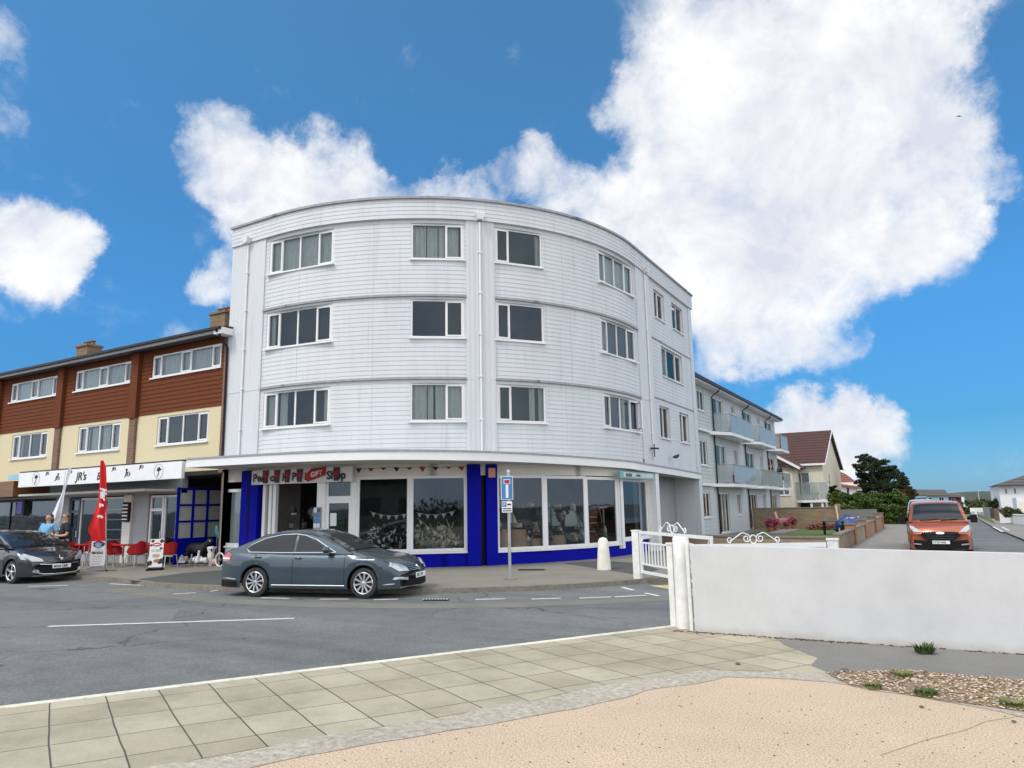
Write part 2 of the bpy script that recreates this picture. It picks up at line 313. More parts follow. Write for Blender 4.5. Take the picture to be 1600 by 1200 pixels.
def flatwall(mb,fr,u0,u1,z0,z1,holes,rev=.12,board=0,m=None,proud=.012):
    us=sorted(set([u0,u1]+[h[i] for h in holes for i in(0,1) if u0<h[i]<u1])); 
    zs=set([z0,z1]+[h[i] for h in holes for i in(2,3) if z0<h[i]<z1]); bz=[]
    if board:
        z=z0
        while z<z1-1e-6: zs.add(round(z,4)); z+=board
    zs=sorted(zs)
    def off(z,upper):
        if not board: return 0
        k=((z-z0)/board); f=k-math.floor(k+1e-6); f=max(0,f)
        if upper and f<1e-4: f=1
        return proud*(1-f)
    for i in range(len(us)-1):
        for j in range(len(zs)-1):
            cu,cz=(us[i]+us[i+1])/2,(zs[j]+zs[j+1])/2
            if any(h[0]<cu<h[1] and h[2]<cz<h[3] for h in holes): continue
            a,b=off(zs[j],False),off(zs[j+1],True)
            mb.face([fr(us[i],zs[j],a),fr(us[i+1],zs[j],a),fr(us[i+1],zs[j+1],b),fr(us[i],zs[j+1],b)],m)
            if board:
                a2=off(zs[j+1],False)
                if a2>b+1e-6: mb.face([fr(us[i],zs[j+1],b),fr(us[i+1],zs[j+1],b),fr(us[i+1],zs[j+1],a2),fr(us[i],zs[j+1],a2)],m)
    for a,b,c,d in holes:
        mb.face([fr(a,c,0),fr(a,d,0),fr(a,d,-rev),fr(a,c,-rev)],m).face([fr(b,c,0),fr(b,c,-rev),fr(b,d,-rev),fr(b,d,0)],m)
        mb.face([fr(a,d,0),fr(b,d,0),fr(b,d,-rev),fr(a,d,-rev)],m).face([fr(a,c,0),fr(a,c,-rev),fr(b,c,-rev),fr(b,c,0)],m)
    return mb
# ------------------------------------------------------------------ ground
def road_mat():
    m,t,b=new_mat('asphalt'); b.inputs['Roughness'].default_value=.8; b.inputs['Specular IOR Level'].default_value=.35
    big=ramp(t,nz(t,.25,5,.6),[(.3,(.118,.126,.128)),(.7,(.155,.163,.164))])
    f2=nz(t,30,4,.8); c=mixc(t,.45,big,ramp(t,f2,[(.3,(.035,.038,.04)),(.52,(.15,.157,.158)),(.72,(.34,.345,.34))]))
    # worn bands that run with the kerb line, and wandering cracks
    st=ramp(t,nz(t,.5,5,.65,stretch=(.25,1.2,1)),[(.36,(.70,.71,.72)),(.5,(.98,.98,.98)),(.66,(1.22,1.21,1.18))]); c=mixc(t,.8,c,st,'MULTIPLY')
    vo=t.nodes.new('ShaderNodeTexVoronoi'); vo.feature='DISTANCE_TO_EDGE'; vo.inputs['Scale'].default_value=.2
    tcn=t.nodes.new('ShaderNodeTexCoord'); wn=t.nodes.new('ShaderNodeTexNoise'); wn.inputs['Scale'].default_value=1.2; wn.inputs['Detail'].default_value=6; t.links.new(tcn.outputs['Object'],wn.inputs['Vector'])
    vm=t.nodes.new('ShaderNodeVectorMath'); vm.operation='MULTIPLY_ADD'; t.links.new(wn.outputs['Color'],vm.inputs[0]); vm.inputs[1].default_value=(1.6,1.6,0); t.links.new(tcn.outputs['Object'],vm.inputs[2]); t.links.new(vm.outputs[0],vo.inputs['Vector'])
    ck=ramp(t,vo.outputs['Distance'],[(.0,(1,1,1)),(.008,(0,0,0))]); gate=ramp(t,nz(t,.16,2,.5),[(.40,(0,0,0)),(.52,(.9,.9,.9))])
    c=mixc(t,.6,c,ramp(t,nz(t,2.2,6,.72),[(.3,(.72,.72,.73)),(.55,(1.02,1.02,1.02)),(.75,(1.15,1.15,1.13))]),'MULTIPLY')
    mm=mixc(t,1.0,ck,gate,'MULTIPLY'); n=t.nodes.new('ShaderNodeMix'); n.data_type='RGBA'; t.links.new(mm,n.inputs[0]); t.links.new(c,n.inputs[6]); n.inputs[7].default_value=(.03,.03,.03,1)
    t.links.new(n.outputs[2],b.inputs['Base Color']); bump(t,b,f2,.5,.006); return m
ASPH=road_mat()
def gravel_mat():
    m,t,b=new_mat('resin_gravel'); b.inputs['Roughness'].default_value=.9
    f=nz(t,58,3,.8); c=ramp(t,f,[(.30,(.15,.10,.06)),(.45,(.47,.36,.25)),(.58,(.60,.475,.345)),(.74,(.84,.73,.60))])
    c=mixc(t,.8,c,ramp(t,nz(t,.7,6,.7),[(.3,(.86,.86,.87)),(.7,(1.06,1.05,1.03))]),'MULTIPLY'); t.links.new(c,b.inputs['Base Color']); bump(t,b,f,.6,.006); return m
GRAV=gravel_mat()
def stonemat(name,a,bb,cc,sc,bs=.5):
    m,t,b=new_mat(name); b.inputs['Roughness'].default_value=.9
    f=nz(t,sc,8,.75); c=ramp(t,f,[(.3,a),(.5,bb),(.7,cc)]); c=mixc(t,.7,c,ramp(t,nz(t,.9,5,.7),[(.3,(.75,.75,.75)),(.7,(1.05,1.05,1.05))]),'MULTIPLY'); t.links.new(c,b.inputs['Base Color']); bump(t,b,f,bs,.015); return m
RUBBLE=stonemat('rough_concrete',(.25,.22,.17),(.42,.38,.31),(.60,.57,.49),14,1.0); TARMACL=stonemat('grey_screed',(.16,.155,.14),(.19,.185,.17),(.23,.22,.20),30,.2)
FARPAVE=stonemat('grey_pavement',(.17,.16,.135),(.21,.195,.165),(.26,.24,.21),20,.2); PATCH=stonemat('dark_tarmac_patch',(.05,.05,.05),(.07,.07,.07),(.1,.1,.1),40,.3); SIDEP=stonemat('side_pavement',(.19,.18,.16),(.24,.225,.20),(.29,.275,.25),6,.2)
KERB=stonemat('kerb_stone',(.13,.12,.095),(.19,.175,.14),(.25,.23,.19),9,.3); PAINTW=M('road_paint',(.62,.62,.58),.7,var=.22,scale=9); KPAINT=stonemat('worn_cream_paint',(.45,.43,.33),(.68,.66,.54),(.78,.76,.66),7,.2); YPAINT=M('yellow_paint',(.55,.47,.22),.7,var=.25,scale=8); LAWN=stonemat('lawn_grass',(.05,.085,.02),(.085,.13,.03),(.14,.18,.05),25,.8)
KD=V((4.41,7.13,0)).normalized(); KN=V((KD.y,-KD.x,0)); K1=V((-3.58,10.98,0))
def slab_mat():
    m,t,b=new_mat('paving_slabs'); b.inputs['Roughness'].default_value=.88
    uv=t.nodes.new('ShaderNodeUVMap'); uv.uv_map='uv'
    wn=t.nodes.new('ShaderNodeTexNoise'); wn.inputs['Scale'].default_value=.55; wn.inputs['Detail'].default_value=3; t.links.new(uv.outputs[0],wn.inputs['Vector'])
    vm=t.nodes.new('ShaderNodeVectorMath'); vm.operation='MULTIPLY_ADD'; t.links.new(wn.outputs['Color'],vm.inputs[0]); vm.inputs[1].default_value=(.07,.05,0); t.links.new(uv.outputs[0],vm.inputs[2])
    br=t.nodes.new('ShaderNodeTexBrick'); br.offset=0; t.links.new(vm.outputs[0],br.inputs['Vector']); br.inputs['Scale'].default_value=1
    br.inputs['Brick Width'].default_value=.487; br.inputs['Row Height'].default_value=.63; br.inputs['Mortar Size'].default_value=.008; br.inputs['Mortar Smooth'].default_value=.3
    br.inputs['Color1'].default_value=(.365,.322,.235,1); br.inputs['Color2'].default_value=(.455,.41,.31,1); br.inputs['Mortar'].default_value=(.085,.075,.055,1)
    c=mixc(t,.8,br.outputs[0],ramp(t,nz(t,1.1,7,.72),[(.28,(.60,.585,.55)),(.55,(.96,.96,.95)),(.8,(1.12,1.1,1.08))]),'MULTIPLY'); f=nz(t,42,4,.8)
    c=mixc(t,.5,c,ramp(t,f,[(.3,(.7,.7,.7)),(.6,(1.05,1.05,1.05))]),'MULTIPLY'); t.links.new(c,b.inputs['Base Color'])
    mx=t.nodes.new('ShaderNodeMath'); mx.operation='MULTIPLY_ADD'; t.links.new(br.outputs['Fac'],mx.inputs[0]); mx.inputs[1].default_value=-1.5; t.links.new(f,mx.inputs[2]); bump(t,b,mx.outputs[0],.4,.01); return m
SLAB=slab_mat()
def rough(poly,step=.3,amp=.04,seed=0):
    out=[]
    for i,a in enumerate(poly):
        b=poly[(i+1)%len(poly)]; n=max(1,int((b-a).length/step))
        if n>60: n=1
        for k in range(n):
            p=a.lerp(b,k/n); out.append(p+V((noise.noise(p*2.1+V((seed,0,0))),noise.noise(p*2.3+V((0,seed,5))),0))*amp*2)
    return out
def sheet(name,poly,mat,z=None):
    mb=MB(); mb.face([(p[0],p[1],p[2] if z is None else z) for p in poly]); o=mb.build(name,mat,None,fixn=False)
    if o.data.polygons[0].normal.z<0: o.data.flip_normals()
    return struct(o)
RZ=-.06
mb=MB(); R=4000
for i in range(-2,2):
    for j in range(-2,2): mb.face([(i*R/2,j*R/2,RZ),((i+1)*R/2,j*R/2,RZ),((i+1)*R/2,(j+1)*R/2,RZ),(i*R/2,(j+1)*R/2,RZ)])
struct(mb.build('road',ASPH,None))
# seafront side: a base sheet, slab pavement, rough concrete edging, resin gravel, grey path
kl=lambda a,off=0,z=0: K1+KD*a-KN*off*-1+V((0,0,z))
kerbA=K1-KD*45
prom=[K1,V((-2.9,11.05,0)),V((60,11.4,0)),V((60,-60,0)),V((-20,-60,0)),kerbA]
mb=MB(); n=len(prom)
mb.face([(p.x,p.y,0) for p in prom]); 
for i in range(n):
    a,b=prom[i],prom[(i+1)%n]; mb.face([(a.x,a.y,RZ-.05),(b.x,b.y,RZ-.05),(b.x,b.y,0),(a.x,a.y,0)])
struct(mb.build('promenade',GRAV,None))
# paved strip with uv running along the kerb
inner=[gz(*p,.0035) for p in [(1330,1062),(1250,1050),(1130,1047),(1080,1050),(1000,1062),(900,1079),(830,1095),(735,1112),(600,1135),(480,1155),(330,1183),(215,1203)]]
d0=(inner[-1]-inner[-2]).normalized(); inner.append(inner[-1]+d0*25)
outer=[gz(*p,.004) for p in [(1225,1008),(1205,993),(1085,984)]]+[K1+V((0,0,.004)),kerbA+V((0,0,.004))]
edge=[gz(*p,.004) for p in [(1218,998),(1262,1022),(1277,1028),(1267,1040),(1285,1048),(1330,1062)]]
poly=outer[::-1]+edge[1:-1]+inner
o=sheet('pavement',rough(poly,.35,.012,3),SLAB)
uvl=o.data.uv_layers.new(name='uv')
for lp in o.data.loops:
    p=o.data.vertices[lp.vertex_index].co; q=V(p)-K1; uvl.data[lp.index].uv=(q.dot(KD)-.085*q.dot(KN)+.22,q.dot(KN)+.30)
# concrete nosing along the kerb, worn cream paint on it, small upstand
mb=MB(); fr=lambda a,z,d: K1+KD*a-KN*d+V((0,0,z))
mb.hexa([fr(-45,RZ-.02,0),fr(.0,RZ-.02,0),fr(.0,RZ-.02,.12),fr(-45,RZ-.02,.12),fr(-45,.008,0),fr(0,.008,0),fr(0,.008,.12),fr(-45,.008,.12)]); struct(mb.build('kerb',KPAINT,None))
mb=MB(); mb.hexa([fr(-45,.0,-.22),fr(-.1,.0,-.22),fr(-.1,.0,0),fr(-45,.0,0),fr(-45,.012,-.22),fr(-.1,.012,-.22),fr(-.1,.012,0),fr(-45,.012,0)]); struct(mb.build('kerb_edging',SLAB.copy() if False else KERB,None)) if False else None
strip_o=[V((p.x,p.y,0)) for p in inner]
strip_i=[gz(*p,0) for p in [(1600,1122),(1500,1100),(1400,1083),(1290,1066),(1200,1060),(1130,1058),(1085,1068),(1010,1082),(920,1103),(850,1118),(735,1137),(600,1160),(480,1181),(380,1200)]]; strip_i.append(strip_i[-1]+d0*25)
poly=strip_o+strip_i[::-1]
poly=[gz(1600,1100,0),gz(1480,1085,0),gz(1400,1075,0)]+poly[0:0]+strip_o+strip_i[::-1]
sheet('concrete_edging',rough(poly,.16,.035,9),RUBBLE,.004)
pth=[gz(*p,0) for p in [(1195,996),(1255,1022),(1270,1028),(1260,1040),(1295,1055),(1400,1050),(1480,1058),(1600,1068),(1760,1082)]]+[V((6,10.9,0)),V((-2.3,10.72,0))]
sheet('path',rough(pth,.25,.02,5),TARMACL,.003)
# far side: pavement with kerb that curves round the corner
kpx=[(-300,868),(-120,884),(60,897),(135,901),(190,904),(240,911),(300,914.5),(380,917),(480,919),(570,920.5),(660,920.5),(740,919),(820,916.5),(900,912.5),(960,908.5),(1000,905.5)]
KP=[V((-60,11.6,.04))]+[gz(*p,.04) for p in kpx]+[V((-5.2,18.3,.04)),V((-3.9,20.0,.04)),V((-2.4,22.8,.04)),V((-1.3,26,.04)),V((-.95,30,.04)),V((-.9,60,.04)),V((-.4,140,.04)),V((6,260,.04))]
mb=MB(); mb.face([(p.x,p.y,.04) for p in KP]+[(-11,260,.04),(-60,200,.04)]); struct(mb.build('far_pavement',FARPAVE,None,fixn=False)).data.flip_normals() if False else struct(mb.build('far_pavement',FARPAVE,None))
mb=MB()
nrm=[]
for i,p in enumerate(KP):
    d=(KP[min(i+1,len(KP)-1)]-KP[max(i-1,0)]).normalized(); nrm.append(V((d.y,-d.x,0)))
for i in range(len(KP)-1):
    a,b=KP[i],KP[i+1]; na,nb=nrm[i],nrm[i+1]; z=.052
    drop=.0
    mb.hexa([a-na*.12+V((0,0,-.14)),b-nb*.12+V((0,0,-.14)),b+nb*.03+V((0,0,-.14)),a+na*.03+V((0,0,-.14)),a-na*.12+V((0,0,.012)),b-nb*.12+V((0,0,.012)),b+nb*.02+V((0,0,.012)),a+na*.02+V((0,0,.012))])
struct(mb.build('far_kerb',KERB,None))
sheet('driveway_patch',[gz(*p,.045) for p in [(198,907),(290,895),(360,890),(420,893),(380,915),(300,913)]],PATCH)
sheet('tarmac_patch',[gz(*p,.045) for p in [(880,880),(940,876),(1000,880),(1030,890),(1000,898),(985,896)]],PATCH)
sheet('side_pavement',[V((-3,26,.045)),V((-1.25,27.5,.045)),V((-1.05,60,.045)),V((-2.9,60,.045))],SIDEP)
# painted markings
def mark(a,b,wd,name='road_marking',m=PAINTW,z=RZ+.004):
    a=gz(*a,z); b=gz(*b,z); d=(b-a).normalized(); n=V((-d.y,d.x,0))*wd/2; mb=MB(); nn=max(2,int((b-a).length/.25)); up=[];lo=[]
    for i in range(nn+1):
        p=a.lerp(b,i/nn); j=.006; up.append(p+n*(1+random.uniform(-.07,.07))); lo.append(p-n*(1+random.uniform(-.07,.07)))
    mb.face(lo+up[::-1]); o=mb.build(name,m,None,fixn=False)
    if o.data.polygons[0].normal.z<0: o.data.flip_normals()
    return struct(o)
mark((75,978.5),(460,966),.11)
for a,b in [((171,912),(340,920.5)),((44,916),(106,914.5)),((270,928),(306,926)),((660,936),(700,936)),((743,936.5),(790,935.5)),((830,936),(876,934.5)),((905,934.5),(955,932.5)),((960,932.5),(1010,930)),((972,917.5),(990,922)),((1008,926.5),(1029,931)),((408,934),(452,935)),((500,936),(545,936)),((584,937),(622,936)),((328,924),(362,919))]: mark(a,b,.1)
sheet('yellow_marking',[gz(*p,RZ+.004) for p in [(1015,915),(1062,913),(1100,926),(1050,921)]],YPAINT)
sheet('road_patch',[gz(*p,RZ+.003) for p in [(-200,952),(60,953),(280,952),(268,972),(60,979),(-200,984)]],stonemat('worn_tarmac',(.12,.125,.125),(.15,.155,.155),(.19,.195,.19),45,.3))
sheet('gutter_band',rough([gz(*p,RZ+.003) for p in [(190,918),(330,934),(480,941),(640,943),(800,942),(960,936),(1045,932),(1045,938),(960,943),(800,949),(640,951),(480,949),(330,942),(150,924)]],.5,.03),stonemat('worn_gutter',(.13,.125,.11),(.17,.165,.145),(.21,.20,.18),45,.3))
# ------------------------------------------------------------------ curved block of flats
CX,CY,RW=-19.0,25.8,9.5
def arc(r=RW):
    def fr(s,z,d=0.0):
        q=r*math.pi/2
        if s<0: return V((CX+s,CY-r-d,z))
        if s>q: return V((CX+r+d,CY+s-q,z))
        t=s/r; return V((CX+(r+d)*math.sin(t),CY-(r+d)*math.cos(t),z))
    return fr
A=arc()
SE=RW*math.pi/2; S0,S1=-2.14,SE+8.2
flats=thing('apartment_building','white boarded four storey corner block with curved front above a blue shop','building',(CX,CY,0))
def chord(fr,s0,s1,d=0):
    a,b=fr(s0,0,d),fr(s1,0,d); u=(b-a).normalized(); n=V((u.y,-u.x,0)); L_=(b-a).length
    f=planeframe(a,u,n); return f,L_
def arcwall(mb,fr,s0,s1,z0,z1,holes,board,proud=.010,rev=.14):
    # dense in s so that the curve is smooth
    step=.22; ns=max(1,int((s1-s0)/step)); extra=[s0+(s1-s0)*i/ns for i in range(1,ns)]
    us=sorted(set([s0,s1]+extra+[h[i] for h in holes for i in(0,1)])); us=[u for i,u in enumerate(us) if i==0 or u-us[i-1]>1e-4]
    zs=set([z0,z1]+[h[i] for h in holes for i in(2,3)]); z=z0
    if board:
        while z<z1-1e-6: zs.add(round(z,4)); z+=board
    zs=sorted(z for z in zs if z0<=z<=z1)
    def off(z,upper):
        if not board: return 0
        k=(z-z0)/board; f=k-math.floor(k+1e-6); f=max(0,f)
        if upper and f<1e-3: f=1
        return proud*(1-f)
    for j in range(len(zs)-1):
        a,b=off(zs[j],0),off(zs[j+1],1); a2=off(zs[j+1],0)
        for i in range(len(us)-1):
            cu,cz=(us[i]+us[i+1])/2,(zs[j]+zs[j+1])/2
            if any(h[0]<cu<h[1] and h[2]<cz<h[3] for h in holes): continue
            mb.face([fr(us[i],zs[j],a),fr(us[i+1],zs[j],a),fr(us[i+1],zs[j+1],b),fr(us[i],zs[j+1],b)])
            if board and a2>b+1e-6: mb.face([fr(us[i],zs[j+1],b),fr(us[i+1],zs[j+1],b),fr(us[i+1],zs[j+1],a2),fr(us[i],zs[j+1],a2)])
    for a,b,c,d in holes:
        n=max(1,int((b-a)/.3)); ss=[a+(b-a)*i/n for i in range(n+1)]
        mb.face([fr(a,c,0),fr(a,d,0),fr(a,d,-rev),fr(a,c,-rev)]).face([fr(b,c,0),fr(b,c,-rev),fr(b,d,-rev),fr(b,d,0)])
        for p,q in zip(ss,ss[1:]):
            mb.face([fr(p,d,.02),fr(q,d,.02),fr(q,d,-rev-.1),fr(p,d,-rev-.1)]).face([fr(p,c,.02),fr(q,c,.02),fr(q,c,-rev-.1),fr(p,c,-rev-.1)])
ZB=[3.3,5.95,8.70,11.34]
WIN=[]  # (s0,s1,z0,z1,splits,cases,curtains)
cur_full=[(0.03,.34,.97),(.36,.6,.97),(.76,.98,.97)]
SPL=(.24,.5,.76)
for k,(z0,z1) in enumerate([(4.57,5.80),(7.30,8.58),(9.96,11.2)]):
    WIN.append((-.22,2.54,z0,z1,(.20,.48,.77),(0,3),[(.0,.99,.97)] if k==2 else ([(.0,.16,.9),(.2,.33,.97),(.86,.99,.97)] if k==0 else [(0,.08,.97)])))
    WIN.append((5.2,6.94,z0,z1,(.66,),(1,),[[(.02,.3,.97),(.32,.42,.97),(.46,.64,.97),(.68,.98,.97)],None,[(.02,.28,.97),(.3,.5,.97),(.52,.64,.97),(.7,.9,.97)]][k]))
    WIN.append((8.0,9.76,z0,z1,(.28,),(0,),[[(.03,.12,.97),(.7,.82,.97),(.9,.99,.97)],None,[(.9,.98,.97)]][k]))
    WIN.append((12.42,15.12,z0,z1,(.19,.46,.75),(0,3),[[(.5,.72,.97)],[(.0,.3,.97)],[(.0,.5,.97),(.52,.99,.97)]][k]))
FL=[(17.66,18.92,4.57,5.93,(.5,),()),(20.4,21.75,4.57,5.93,(.45,),(1,)),(18.3,21.25,7.28,8.6,(.3,.7),(2,)),(17.7,19.02,9.76,11.0,(.45,),(1,)),(20.15,21.78,9.76,11.0,(.5,),())]
wall=MB()
for k in range(3):
    za,zb=ZB[k],ZB[k+1]
    for sa,sb in((-.4,7.0),(7.97,15.4)):
        arcwall(wall,A,sa,sb,za,zb,[w[:4] for w in WIN if sa<w[0]<sb and za<w[2]<zb],.1475)
    if k==0:
        arcwall(wall,A,17.0,S1-.5,3.12,4.57,[],0); arcwall(wall,A,17.0,S1-.5,4.57,6.2,[w[:4] for w in FL if w[2]<5],.1475)
    elif k==1: arcwall(wall,A,17.0,S1-.5,6.2,8.75,[w[:4] for w in FL if 7<w[2]<8],.1475)
    else: arcwall(wall,A,17.0,S1-.5,8.75,11.34,[w[:4] for w in FL if w[2]>9],.1475)
wall.build('boarded_wall',CLAD,flats,smooth=25)
par=MB(); arcwall(par,lambda s,z,d=0: A(s,z,d+.10),S0,S1+.1,11.34,12.02,[],.138); 
for i in range(100):
    a,b=S0+(S1+.1-S0)*i/100,S0+(S1+.1-S0)*(i+1)/100
    par.face([A(a,11.34,.114),A(b,11.34,.114),A(b,11.34,-.1),A(a,11.34,-.1)])
par.face([A(S0,11.34,.1),A(S0,12.02,.1),A(S0,12.02,-3),A(S0,11.34,-3)])
par.build('parapet',CLAD,flats,smooth=25)
def ribbon(name,s0,s1,z0,z1,d0,d1,mat,n=100,fr=A,root=None):
    mb=MB()
    for i in range(n):
        a,b=s0+(s1-s0)*i/n,s0+(s1-s0)*(i+1)/n; mb.hexa([fr(a,z0,d1),fr(b,z0,d1),fr(b,z0,d0),fr(a,z0,d0),fr(a,z1,d1),fr(b,z1,d1),fr(b,z1,d0),fr(a,z1,d0)])
    return mb.build(name,mat,root or flats,smooth=30)
ribbon('coping',S0-.03,S1+.14,12.02,12.10,-.15,.17,LEAD)
for z in ZB[1:3]:
    for sa,sb in((-.4,7.0),(7.97,15.4)): ribbon('flashing',sa,sb,z-.03,z+.045,-.02,.075,LEAD,40)
for z in(6.2,8.75): ribbon('flashing',17.0,S1-.5,z-.02,z+.03,-.02,.04,LEAD,20)
def pillar(s0,s1,rib=True):
    mb=MB(); n=max(2,int(round((s1-s0)/.08))*1); pr=None
    for i in range(n+1):
        s=s0+(s1-s0)*i/n; d=.05+(.012 if i%2 else 0)*(1 if rib else 0); cur=s,d
        if pr: mb.face([A(pr[0],3.3,pr[1]),A(s,3.3,d),A(s,11.34,d),A(pr[0],11.34,pr[1])])
        pr=cur
    mb.face([A(s0,3.56,.05),A(s0,11.34,.05),A(s0,11.34,-.2),A(s0,3.56,-.2)]).face([A(s1,3.56,.05),A(s1,3.56,-.2),A(s1,11.34,-.2),A(s1,11.34,.05)])
    for z in(5.93,): mb.obox(A,s0,s1,z,z+.012,.04,.068)
    mb.build('pillar',RIB,flats)
for sj,za,zb in((3.95,3.6,5.9),(3.95,6.0,8.65),(3.95,8.75,11.3),(10.6,3.6,5.9),(10.9,6.0,8.65),(10.6,8.75,11.3),(1.2,6.0,7.25),(1.2,8.75,9.9)): MB().obox(A,sj-.006,sj+.006,za,zb,-.005,.013).build('board_joint',RIB,flats)
pillar(S0,-.4); pillar(7.0,7.97); pillar(15.4,17.0); pillar(S1-.5,S1,False)
for s,zt in((-1.25,11.3),(7.46,11.34),(16.35,11.3)):
    mb=MB(); mb.tube([A(s,3.6,.10),A(s,zt-.05,.10)],.035,8)
    for z in(4.6,6.0,7.4,8.8,10.2): mb.obox(A,s-.06,s+.06,z,z+.04,.05,.145)
    o=mb.build('downpipe',WHITE,flats,smooth=40); MB().hexa([A(s-.08,zt,.27),A(s+.08,zt,.27),A(s+.08,zt,.05),A(s-.08,zt,.05),A(s-.16,zt+.2,.3),A(s+.16,zt+.2,.3),A(s+.16,zt+.2,.05),A(s-.16,zt+.2,.05)]).build('hopper',WHITE,o)
for s0,s1,z0,z1,sp,cs,cu in WIN:
    f,W_=chord(A,s0,s1,-.0); window(flats,f,0.0,W_,z0,z1,sp,cs,True,cu,depth=-.03,silld=.14 if s1-s0>2 else .09)
for s0,s1,z0,z1,sp,cs in FL:
    f,W_=chord(A,s0,s1,0); window(flats,f,0,W_,z0,z1,sp,cs,True,[(0.05,.4,.97)] if z0<9 else None,depth=-.09,silld=.07,glass=SIDEGLASS)
# an opening casement standing ajar on the first floor
f,W_=chord(A,12.42,15.12,0); hp=f(W_*.99,0,.02); q=f(W_*.99-.45,0,.42); u=(q-hp).normalized(); sf=planeframe(hp,u,V((u.y,-u.x,0)))
mb=MB(); mb.obox(sf,0,.6,4.66,4.72,0,.05).obox(sf,0,.6,5.66,5.72,0,.05).obox(sf,0,.06,4.72,5.66,0,.05).obox(sf,.54,.6,4.72,5.66,0,.05); op=mb.build('open_casement',WHITE,flats); MB().face([sf(.06,4.72,.02),sf(.54,4.72,.02),sf(.54,5.66,.02),sf(.06,5.66,.02)]).build('pane',GLASS,op,fixn=False)
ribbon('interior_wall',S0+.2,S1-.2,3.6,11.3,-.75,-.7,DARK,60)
mb=MB(); pts=[A(S0+(S1-S0)*i/80,11.9,0) for i in range(81)]; mb.face(pts+[V((-30,34,11.9))][:0]+[V((CX-2.14,34.0,11.9))]); mb.build('flat_roof',LEAD,flats)
mb=MB(); mb.face([(CX-2.14,CY-9.5,0),(CX-2.14,34,0),(CX-2.14,34,11.4),(CX-2.14,CY-9.5,11.4)]).face([(CX-2.14,34,0),(CX+RW,34,0),(CX+RW,34,11.4),(CX-2.14,34,11.4)]); mb.build('rear_wall',CREAMW,flats)
# canopy over the shop
cp=[(290,730.5,3.295),(400,724.6,3.285),(480,721,3.27),(560,718.9,3.25),(620,718.4,3.235),(700,719,3.22),(760,720.2,3.21),(820,722.3,3.2),(880,725.3,3.18),(940,729,3.16),(985,732.5,3.14)]
CO=[gz(a,b,c) for a,b,c in cp]; CO[0].y=14.68; CO[1].y=min(CO[1].y,14.85)
CO+= [V((-9.36,25.6,3.10)),V((-9.36,29,3.05)),V((-9.36,33.7,2.95))]
def smooth_path(P,n):
    out=[]
    for i in range(len(P)-1):
        p0,p1,p2,p3=P[max(i-1,0)],P[i],P[i+1],P[min(i+2,len(P)-1)]
        for k in range(n):
            t=k/n; out.append(.5*((2*p1)+(p2-p0)*t+(2*p0-5*p1+4*p2-p3)*t*t+(3*p1-p0-3*p2+p3)*t**3))
    return out+[P[-1]]
CS=smooth_path(CO,6)
def inner_pt(p,r=9.3):
    if p.x<CX: return V((p.x,CY-r,p.z))
    if p.y>CY: return V((CX+r-.3,p.y,p.z))
    d=V((p.x-CX,p.y-CY,0)).normalized(); return V((CX+d.x*r,CY+d.y*r,p.z))
can=MB(); fh=.25
for a,b in zip(CS,CS[1:]):
    ia,ib=inner_pt(a),inner_pt(b); u=V((0,0,fh)); u2=V((0,0,.012))
    can.face([a,b,b+u,a+u],WHITE).face([a+u2,ia+u2,ib+u2,b+u2],SOFFIT).face([a+u,b+u,ib+u*1.25,ia+u*1.25],LEAD)
a=CS[0]; can.face([a,a+V((0,0,fh)),inner_pt(a)+V((0,0,fh*1.25)),inner_pt(a)],WHITE)
can.build('canopy',WHITE,flats,smooth=30,fixn=False)
mb=MB()
for a,b in zip(CS,CS[1:]):
    na=(a-inner_pt(a)); nb=(b-inner_pt(b)); na.z=nb.z=0; na=na.normalized()*.03; nb=nb.normalized()*.03; z=V((0,0,fh)); t=V((0,0,.05))
    mb.hexa([a+na+z,b+nb+z,b-nb+z,a-na+z,a+na+z+t,b+nb+z+t,b-nb+z+t,a-na+z+t])
mb.build('canopy_trim',LEAD,flats)
# shopfront under the canopy
RG=9.25; G=arc(RG); GE=RG*math.pi/2
ribbon('shop_fascia',-2.14,GE+2.4,2.86,3.5,-.12,.02,CREAMW,70,G)
ribbon('stallriser',3.2,6.84,0.0,.50,-.12,.0,BLUE,20,G); ribbon('stallriser',7.8,13.2,0,.47,-.12,0.0,BLUE,30,G); ribbon('stallriser',13.2,GE+1.5,0,.58,-.12,-.02,BLUE,16,G)
ribbon('pier',-1.32,-.5,0,3.22,-.3,.12,BLUE,4,G); ribbon('pier',6.84,7.26,0,3.2,-.3,.12,BLUE,4,G); ribbon('pier',7.44,7.8,0,3.2,-.3,.12,BLUE,4,G); ribbon('pier_recess',7.26,7.44,0,3.2,-.3,-.2,BLACK,2,G)
ribbon('door_post',1.95,2.25,0,2.86,-.12,.02,WHITE,2,G); ribbon('door_post',3.18,3.32,0,2.86,-.12,.02,WHITE,2,G); ribbon('window_pier',-2.3,-1.34,0,.7,-.2,.0,WHITE,3,G)
SW=[(-2.24,-1.34,.7,2.62,()),(3.32,5.05,.5,2.88,()),(5.05,6.84,.5,2.88,()),(7.8,9.53,.47,2.87,()),(9.53,11.3,.47,2.85,()),(11.3,13.1,.47,2.83,()),(13.45,GE+1.4,.58,2.8,())]
for s0,s1,z0,z1,sp in SW:
    f,W_=chord(G,s0,s1,0.0); window(flats,f,0,W_,z0,z1,sp,(),True,[(.05,.95,.98)] if s0<0 else None,depth=-.02,glass=SHOPGLASS,name='shop_window',fw=.10,silld=.08)
ribbon('window_post',13.1,13.45,0.3,2.86,-.12,.05,WHITE,3,G); ribbon('corner_post',GE+1.4,GE+1.75,0,2.9,-.25,.04,CREAMW,2,G)
